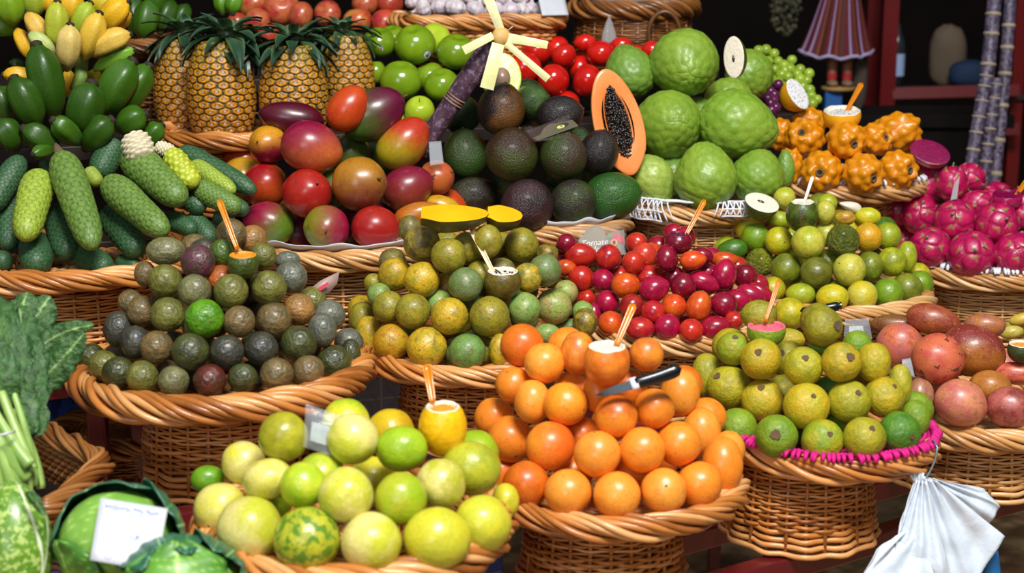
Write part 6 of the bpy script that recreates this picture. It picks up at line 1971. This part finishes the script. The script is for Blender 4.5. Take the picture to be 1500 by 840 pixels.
bagsheet([(1344, 703), (1350, 700), (1360, 702), (1370, 704)], [(1330, 800), (1370, 842), (1425, 862), (1472, 786)], d-.012, d-.01, 2, 4, .006)
bagsheet([(1340, 702), (1344, 704), (1350, 704), (1356, 706)], [(1318, 772), (1300, 850), (1345, 880), (1400, 870)], d-.020, d-.035, 3, 4, .005)
bagsheet([(1336, 770), (1330, 776), (1345, 790), (1352, 800)], [(1284, 806), (1262, 850), (1300, 880), (1380, 870)], d-.024, d-.05, 4, 3, .004)
m = MB()
for i in range(9):
    a = i*.7; m.add(*tube([at(1346+5*math.cos(a), 704+4*math.sin(a), d-.02)-p0, at(1346+11*math.cos(a)-2, 699-9*abs(math.sin(a)), d-.025)-p0], [.004, .0016], 6))
part('gathered_neck', m.mesh('gathered_neck', [M['bag']]), root)
o = sheet('blue_bag', [at(1448, 806, d+.03), at(1460, 808, d+.03), at(1470, 870, d+.05), at(1432, 870, d+.05)], plain('blue_plastic', '#1878c0', .4, .1), None, .002, .01); tag(o, 'strip of blue plastic bag showing below the white bags', 'plastic bags')
# ================================================================ THE STAND
def rowline(r, x): return {1: (2.13, .6), 2: (2.69, .585), 3: (3.08, .45), 4: (3.42, .5)}[r][0]+{1: (2.13, .6), 2: (2.69, .585), 3: (3.08, .45), 4: (3.42, .5)}[r][1]*x
stand = empty('display_stand', (0, 2.9, 0)); tag(stand, 'oxblood red stepped metal stand carrying the fruit baskets', 'display stand')
def bar(a, b, w, h, mat='redpaint', nm='rail'):
    a, b = Vector(a), Vector(b); ax = (b-a); L = ax.length; c = (a+b)/2; X = ax.normalized(); Yv = Vector((0, 0, 1)).cross(X).normalized() if abs(X.z) < .9 else Vector((1, 0, 0)); Z = X.cross(Yv)
    m = MB(); m.add(*box((0, 0, 0), (L, w, h))); o = link(nm, m.mesh(nm, [M[mat]], False), stand); o.matrix_local = Matrix.Translation(c-stand.location) @ Matrix((X, Yv, Z)).transposed().to_4x4(); bb = o.modifiers.new('b', 'BEVEL'); bb.width = .003; bb.segments = 2
LV = LEVELS
for r, (x0, x1) in {1: (-.55, 1.45), 2: (-.75, 1.6), 3: (-1.25, 1.3)}.items():
    nx = Vector((-{1: .6, 2: .585, 3: .45}[r], 1, 0)).normalized()
    for off in (-.085, .085):
        a = Vector((x0, rowline(r, x0), level(r, x0)-.018))+nx*off; b = Vector((x1, rowline(r, x1), level(r, x1)-.018))+nx*off; bar(a, b, .035, .036)
for x0, x1, z, r, wd in ((-1.3, .55, 1.085, 4, .34), (-1.3, .6, 1.24, 5, .30), (-1.2, .45, 1.335, 6, .34)):
    y0 = {4: 3.36, 5: 3.56, 6: 3.86}[r]; sl = {4: .42, 5: .42, 6: .35}[r]
    a = Vector((x0, y0+sl*x0, z-.022)); b = Vector((x1, y0+sl*x1, z-.022)); bar(a, b, wd, .03, 'darkwood', 'shelf_board')
for x, y, zt in ((-.703, 2.56, level(3, -.68)-.036), (-.646, 2.62, level(3, -.6)-.036), (1.25, 2.86, .655), (-.5, 1.82, .62), (.45, 2.55, level(2, .45)-.03), (1.3, 3.36, level(2, 1.3)-.04), (-1.2, 2.95, 1.05), (.5, 3.66, 1.2)):
    bar((x, y, 0), (x, y, zt), .03, .03, 'redpaint', 'post')
# ---- blue tiled base wall at the left under the stand
t = NT('blue_tiles'); tc = t.n('ShaderNodeTexCoord'); mp = tc.outputs['Object']
br = t.n('ShaderNodeTexBrick'); br.offset = 0.0; t.put(br.inputs['Vector'], t.vmath('MULTIPLY', mp, (1, 1, 1))); br.inputs['Scale'].default_value = 1; br.inputs['Brick Width'].default_value = .14; br.inputs['Row Height'].default_value = .14; br.inputs['Mortar Size'].default_value = .002
br.inputs['Color1'].default_value = rgba('#24408c'); br.inputs['Color2'].default_value = rgba('#1e3680'); br.inputs['Mortar'].default_value = rgba('#6a7088')
n = t.noise(t.vmath('MULTIPLY', mp, (1, 1, 1)), 22, 3, .5, 2.5); col = t.mix(t.math('MULTIPLY', t.ramp(n, .5, .56), .7), br.outputs['Color'], rgba('#0a1026'))
M['tiles'] = t.done(col, .25, None, .5, .3)
def wallpanel(name, a, b, z0, z1, mat, th=.05):
    a, b = Vector(a), Vector(b); X = (b-a); L = X.length; X.normalize(); Nn = Vector((X.y, -X.x, 0)); m = MB(); m.add(*box((L/2, (z1-z0)/2, -th/2), (L, z1-z0, th))); o = link(name, m.mesh(name, [mat], False)); o.matrix_world = Matrix.Translation((a.x, a.y, z0)) @ Matrix((X, Vector((0, 0, 1)), Nn)).transposed().to_4x4(); o['kind'] = 'structure'; return o
wallpanel('wall_stall_base', (-1.7, 2.55, 0), (-.02, 3.22, 0), 0, .84, M['tiles'])
# ================================================================ ROOM SHELL (unseen side walls and overhead slab added to shade the interior)
t = NT('cobbles'); tc = t.n('ShaderNodeTexCoord'); mp = tc.outputs['Object']; v = t.voro(mp, 14); n = t.noise(mp, 5, 4)
col = t.mix(t.ramp(v, .02, .5), rgba('#c09a6c'), rgba('#7a5a3a')); col = t.mix(t.ramp(n, .35, .7), col, rgba('#d0ac7c')); M['floor'] = t.done(col, .7, t.bump(v, .6, .02))
M['darkwall'] = plain('dark_interior_wall', '#0d0705', .85, .35, 2, spec=.2); M['ceil'] = plain('dark_shading_boards', '#1c1410', .8, .3, 3)
def slab(name, c, s, mat):
    m = MB(); m.add(*box((0, 0, 0), s)); o = link(name, m.mesh(name, [mat], False), None, c); o['kind'] = 'structure'; return o
slab('floor', (0, 3.2, -.05), (9, 9, .1), M['floor'])
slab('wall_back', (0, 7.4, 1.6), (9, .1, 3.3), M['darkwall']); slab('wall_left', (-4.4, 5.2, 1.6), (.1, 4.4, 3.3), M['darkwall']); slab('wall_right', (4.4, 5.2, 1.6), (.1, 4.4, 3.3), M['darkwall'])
slab('shading_ceiling', (0, 5.6, 3.25), (9, 3.8, .1), M['ceil'])  # out of view, added to keep sky light off the dark background
# ================================================================ BACKGROUND RIGHT: red cabinet frame, doll, bottle, bags, sugar cane
cab = empty('red_shelf_frame', (at(1300, 100, 5.2).x, at(1300, 100, 5.2).y, 0)); tag(cab, 'red painted wooden shelf frame in the dark background at right', 'shelf')
def cbar(u0, v0, u1, v1, d, wpx, nm):
    a, b = at(u0, v0, d), at(u1, v1, d); ax = b-a; X = ax.normalized(); Yv = FW-X*FW.dot(X); Yv.normalize(); Z = X.cross(Yv); m = MB(); w = wpx*d/FPX; m.add(*box((0, 0, 0), (ax.length, .05, w))); o = link(nm, m.mesh(nm, [M['redpost']], False), cab); o.matrix_local = Matrix.Translation((a+b)/2-cab.location) @ Matrix((X, Yv, Z)).transposed().to_4x4()
def vpost(u, d, wpx, z0=0.0, z1=2.6, vref=90):
    p = at(u, vref, d); w = wpx*d/FPX; m = MB(); m.add(*box((0, 0, 0), (w, .05, z1-z0))); o = link('post', m.mesh('post', [M['redpost']], False), cab, Vector((p.x, p.y, (z0+z1)/2))-cab.location)
vpost(1300, 5.2, 22); vpost(1276, 5.5, 20); vpost(1490, 5.3, 18)
cbar(1305, 138, 1490, 133, 5.22, 17, 'shelf_bar'); cbar(1305, 196, 1490, 190, 5.24, 17, 'shelf_bar')
m = MB(); p0 = at(1395, 130, 5.45); m.add(*box((0, 0, 0), (.5, .36, .02))); s = link('shelf_board', m.mesh('shelf_board', [M['darkwood']], False), cab, p0-cab.location+Vector((0, 0, -.012)))
p0 = at(1311, 131, 5.36); root = empty('bottle', p0); m = MB(); k = 5.36/FPX; m.add(*lathe([(0, 0), (11*k, 0), (11.5*k, 60*k), (10*k, 72*k), (5*k, 84*k), (4*k, 95*k), (0, 95*k)], 20)); part('glass', m.mesh('glass', [plain('dark_bottle_glass', '#2a3038', .1, .05, coat=.5)]), root)
m = MB(); m.add(*lathe([(11.9*k, 20*k), (11.9*k, 52*k)], 20)); part('bottle_label', m.mesh('bottle_label', [plain('pale_blue_label', '#9fb8e0', .5, .03)]), root); tag(root, 'dark bottle with pale blue label beside the red post', 'bottle')
def sack(name, u, v, d, w, h, col, label, k):
    p = at(u, v, d); r = d/FPX; m = MB(); m.add(*ball(26, 20, lambda q: Vector((q.x*w*r*(1+.10*nz(q, 2.5, k)), q.y*w*r*.6, (q.z*(abs(q.z)**-.35 if abs(q.z) > .05 else 1)*h*r)*(1+.08*nz(q, 3, k)))))); o = link(name, m.mesh(name, [plain(name+'_cloth', col, .8, .15, 8)]), None, p); return tag(o, label, 'bag')
sack('cloth_bag', 1388, 82, 5.42, 27, 46, '#5e5040', 'beige cloth bag on the dark shelf behind the sugar canes', 1)
sack('blue_bundle', 1420, 108, 5.34, 30, 20, '#0c2848', 'blue fabric bundle in front of the beige cloth bag', 2)
sack('cloth_bag', 1260, 112, 4.78, 11, 50, '#463c32', 'small grey-beige cloth bag behind the doll by the red post', 3)
# doll
d = 4.75; k = d/FPX; base = at(1228, 127, d); root = empty('doll', base); tag(root, 'folk doll in striped red skirt standing on a blue box', 'doll')
t = NT('striped_skirt'); a = t.attr('tone').outputs['Fac']; r = t.n('ShaderNodeValToRGB'); r.color_ramp.interpolation = 'CONSTANT'; t.put(r.inputs[0], t.math('FRACT', t.math('MULTIPLY', a, 10.0))); e = r.color_ramp.elements
for q in range(5): e.new(.5)
for q, (p, h) in zip(e, [(0, '#560a1c'), (.18, '#7a4614'), (.28, '#560a1c'), (.48, '#3a2c10'), (.6, '#5e0c20'), (.88, '#8f84ac'), (.96, '#560a1c')]): q.position = p; q.color = rgba(h)
skirtm = t.done(r.outputs[0], .8)
m = MB(); tones = []
def sk(u, t):
    a = 2*PI*u; rr = lerp(50, 20, t**.8)*k*(1+(.10*math.sin(a*9+.8*math.sin(a*2))+.05*math.sin(a*5+1))*(1-t*.5)); tones.append(u); return Vector((rr*math.cos(a)-8*k*(1-t)*.7, rr*math.sin(a)*.8, lerp(48+5*math.sin(a)+2.5*math.sin(a*9), 160, t)*k))
v_, f_ = grid(96, 14, sk, cu=True); m.add(v_, f_, 0, tones); part('skirt', m.mesh('skirt', [skirtm]), root)
m = MB(); m.add(*tube([sk(i/48, 0.012)*1.0 for i in range(48)], 2.6*k, 6, closed=True)); part('skirt_hem', m.mesh('skirt_hem', [plain('lilac_hem', '#a89cc0', .7, .05)]), root)
M['dollskin'] = plain('doll_skin', '#a5664a', .5, .08); M['dollwhite'] = plain('doll_white_blouse', '#d8d4cc', .7, .05); M['dollhair'] = plain('doll_hair', '#2a1a12', .6, .2); M['dollred'] = plain('doll_red_sock', '#a01c24', .7, .1)
for s in (-1, 1):
    x = (s*11+1)*k; m = MB(); m.add(*tube([(x, 0, 2*k), (x, 0, 12*k), (x, 0, 60*k)], [6*k, 6.5*k, 9*k], 12)); part('leg', m.mesh('leg', [M['dollskin']]), root)
    m = MB(); m.add(*lathe([(7.2*k, 11*k), (7.6*k, 16*k), (7.2*k, 20*k)], 14, lambda v: v+Vector((x, 0, 0)))); part('sock_band', m.mesh('sock_band', [M['dollred']]), root)
    m = MB(); m.add(*ball(16, 10, lambda q: Vector((x+q.x*8.5*k, -4*k+q.y*13*k, 5*k+q.z*5*k)))); part('shoe', m.mesh('shoe', [plain('tan_shoe', '#8a6a54', .6, .1)]), root)
    m = MB(); m.add(*tube([(s*17*k, 0, 205*k), (s*28*k, -6*k, 180*k), (s*36*k, -20*k, 158*k), (s*37*k, -26*k, 148*k)], [8*k, 7*k, 5.5*k, 6.5*k], 10)); part('arm', m.mesh('arm', [M['dollskin']]), root)
m = MB(); m.add(*ball(20, 14, lambda q: Vector((q.x*21*k, q.y*14*k, 185*k+q.z*34*k)))); part('blouse', m.mesh('blouse', [M['dollwhite']]), root)
m = MB(); m.add(*ball(22, 16, lambda q: Vector((q.x*19*k, q.y*19*k, 240*k+q.z*23*k)))); part('head', m.mesh('head', [M['dollskin']]), root)
m = MB(); m.add(*ball(22, 16, lambda q: Vector((q.x*21*k, 3*k+q.y*20*k, 246*k+q.z*22*k)))); part('hair', m.mesh('hair', [M['dollhair']]), root)
o = link('wooden_disc', None); bpy.data.objects.remove(o)
m = MB(); m.add(*lathe([(0, -5*k), (24*k, -5*k), (25*k, -2.5*k), (24*k, 0), (0, 0)], 30)); o = link('wooden_disc', m.mesh('wooden_disc', [plain('pale_disc_wood', '#a5824a', .6, .1)]), None, base); tag(o, 'pale round wooden disc under the doll', 'stand')
bx = bevbox('blue_box', base+Vector((-8*k, 0, -20*k)), (25*k, 22*k, 30*k), plain('blue_box_card', '#1c5aa0', .5, .1), .003); tag(bx, 'bright blue box under the doll disc', 'box')
sd = empty('dark_counter', Vector((base.x, base.y, 0))); zt = base.z-35*k; bevbox('counter_top', Vector((0, .02, zt-.02)), (1.0, .30, .04), M['darkwall'], .004, sd); bevbox('cabinet_body', Vector((0, .02, (zt-.04)/2)), (.95, .26, zt-.04), M['darkwall'], .004, sd); tag(sd, 'dark counter in the background carrying the doll and blue box', 'counter')
# dried flowers
random.seed(21); p0 = at(1150, 20, 5.0); root = empty('dried_flowers', p0); tag(root, 'grey-green bunch of dried flowers hanging in the dark background', 'flowers'); m = MB(); m2 = MB(); k = 5.0/FPX
for i in range(260):
    q = Vector((random.gauss(0, 1), random.gauss(0, .7), random.gauss(0, 1))); q = q.normalized()*random.random()**.4; c = Vector((q.x*22*k*(1+.3*q.z), q.y*18*k, q.z*34*k)); s = random.uniform(2.2, 4.2)*k; m.add(*ball(6, 4, lambda d: c+d*s), attr=random.random())
part('flower_heads', m.mesh('flower_heads', [toned('dried_flower', [(0, '#2c2c20'), (.5, '#45422e'), (1, '#6a664c')], .8)]), root)
for i in range(9): m2.add(*tube([(0, 0, 70*k), (0, 0, 3.2-p0.z)], .003, 5)) if i == 0 else m2.add(*tube([(random.uniform(-10, 10)*k, 0, 20*k), (random.uniform(-4, 4)*k, 0, 70*k)], 1.2*k, 5))
part('stems', m2.mesh('stems', [M['stem']]), root)
# sugar canes
M['canejoint'] = plain('pale_cane_joint', '#a5957f', .6, .15)
random.seed(4)
for i, (pts, r, lab) in enumerate([([(1460, -40), (1452, 60), (1443, 140), (1424, 300)], 10.5, 'purple sugar cane stalk with pale joints, leftmost at top of the leaning bundle'), ([(1482, -40), (1477, 70), (1468, 160), (1450, 330)], 9, 'purple sugar cane stalk, rightmost of the leaning bundle'),
        ([(1447, 100), (1438, 150), (1428, 200), (1412, 310)], 9.5, 'purple sugar cane stalk at the left of the bundle, starting halfway up'), ([(1461, 115), (1452, 165), (1446, 215), (1436, 320)], 9, 'purple sugar cane stalk in the bundle middle with pale cut top')]):
    d = (4.15, 4.22, 4.05, 4.10)[i]; P_ = [at(u, v, d) for u, v in pts]; root = empty('sugar_cane', P_[-1]); q0 = root.location
    a = P_[0]; b = P_[-1]; N = 60; path = []
    for j in range(N+1):
        t = j/N; u = [pts[0][0]*(1-t)**3+3*pts[1][0]*t*(1-t)**2+3*pts[2][0]*t*t*(1-t)+pts[3][0]*t**3, pts[0][1]*(1-t)**3+3*pts[1][1]*t*(1-t)**2+3*pts[2][1]*t*t*(1-t)+pts[3][1]*t**3]; path.append(at(u[0], u[1], d+.02*t)-q0)
    path.append(path[-1]+(path[-1]-path[-12])*6.5)
    m = MB(); rr = r*d/FPX; m.add(*tube(path, rr, 14)); o = part('stalk', m.mesh('stalk', [M['canepurple']]), root); o.color = (*srgb('#2c2236'), 1); o['c2'] = srgb('#5e566e')+[1.0]; o['gd'] = [0.0, 0.0, 0.0]
    m = MB(); j = random.randint(3, 6)
    while j < N-1:
        m = MB(); m.add(*tube([path[j], path[j].lerp(path[j+1], .5), path[j+1]], [rr*1.02, rr*1.14, rr*1.02], 14)); j += random.randint(6, 9); part('joint_ring', m.mesh('joint_ring', [M['canejoint']]), root)
    tag(root, lab, 'sugar cane', 'leaning sugar canes')
# pale crate at lower right on the floor side
prune_hidden()
# ================================================================ LIGHT, WORLD, CAMERA
sc = bpy.context.scene
w = bpy.data.worlds.new('World'); sc.world = w; w.use_nodes = True; nt = w.node_tree; bg = nt.nodes['Background']
tcw = nt.nodes.new('ShaderNodeTexCoord'); sep = nt.nodes.new('ShaderNodeSeparateXYZ'); nt.links.new(tcw.outputs['Generated'], sep.inputs[0])
rp = nt.nodes.new('ShaderNodeValToRGB'); nt.links.new(sep.outputs['Z'], rp.inputs[0]); e = rp.color_ramp.elements
e[0].position = 0.0; e[0].color = (.10, .09, .08, 1); e[1].position = .55; e[1].color = (.75, .85, 1.0, 1); e.new(.2).color = (.35, .38, .42, 1)
nt.links.new(rp.outputs[0], bg.inputs[0]); bg.inputs[1].default_value = .20
def area(name, loc, target, size, size_y, power, col=(1, 1, 1)):
    l = bpy.data.lights.new(name, 'AREA'); l.shape = 'RECTANGLE'; l.size = size; l.size_y = size_y; l.energy = power; l.color = col
    o = bpy.data.objects.new(name, l); COL.objects.link(o); o.location = loc; o.rotation_euler = (Vector(target)-Vector(loc)).to_track_quat('-Z', 'Y').to_euler(); return o
area('skylight', (.5, .3, 4.1), (0, 2.7, 1.0), 1.3, 0.9, 180, (1, .985, .96))
area('street_daylight', (-1.2, -2.2, 2.6), (0, 2.6, .9), 1.6, 1.6, 38, (.92, .96, 1))
cam = bpy.data.cameras.new('Camera'); co = bpy.data.objects.new('Camera', cam); COL.objects.link(co); co.location = CAM; co.rotation_euler = (PI/2-PITCH, 0, 0)
cam.sensor_width = 36; cam.lens = 36*FPX/1500; cam.clip_start = .05; cam.dof.use_dof = True; cam.dof.focus_distance = 2.75; cam.dof.aperture_fstop = 4.0
sc.camera = co
vs = sc.view_settings; vs.view_transform = 'Standard'; vs.look = 'None'; vs.gamma = 1; vs.exposure = 0.28; vs.use_curve_mapping = False
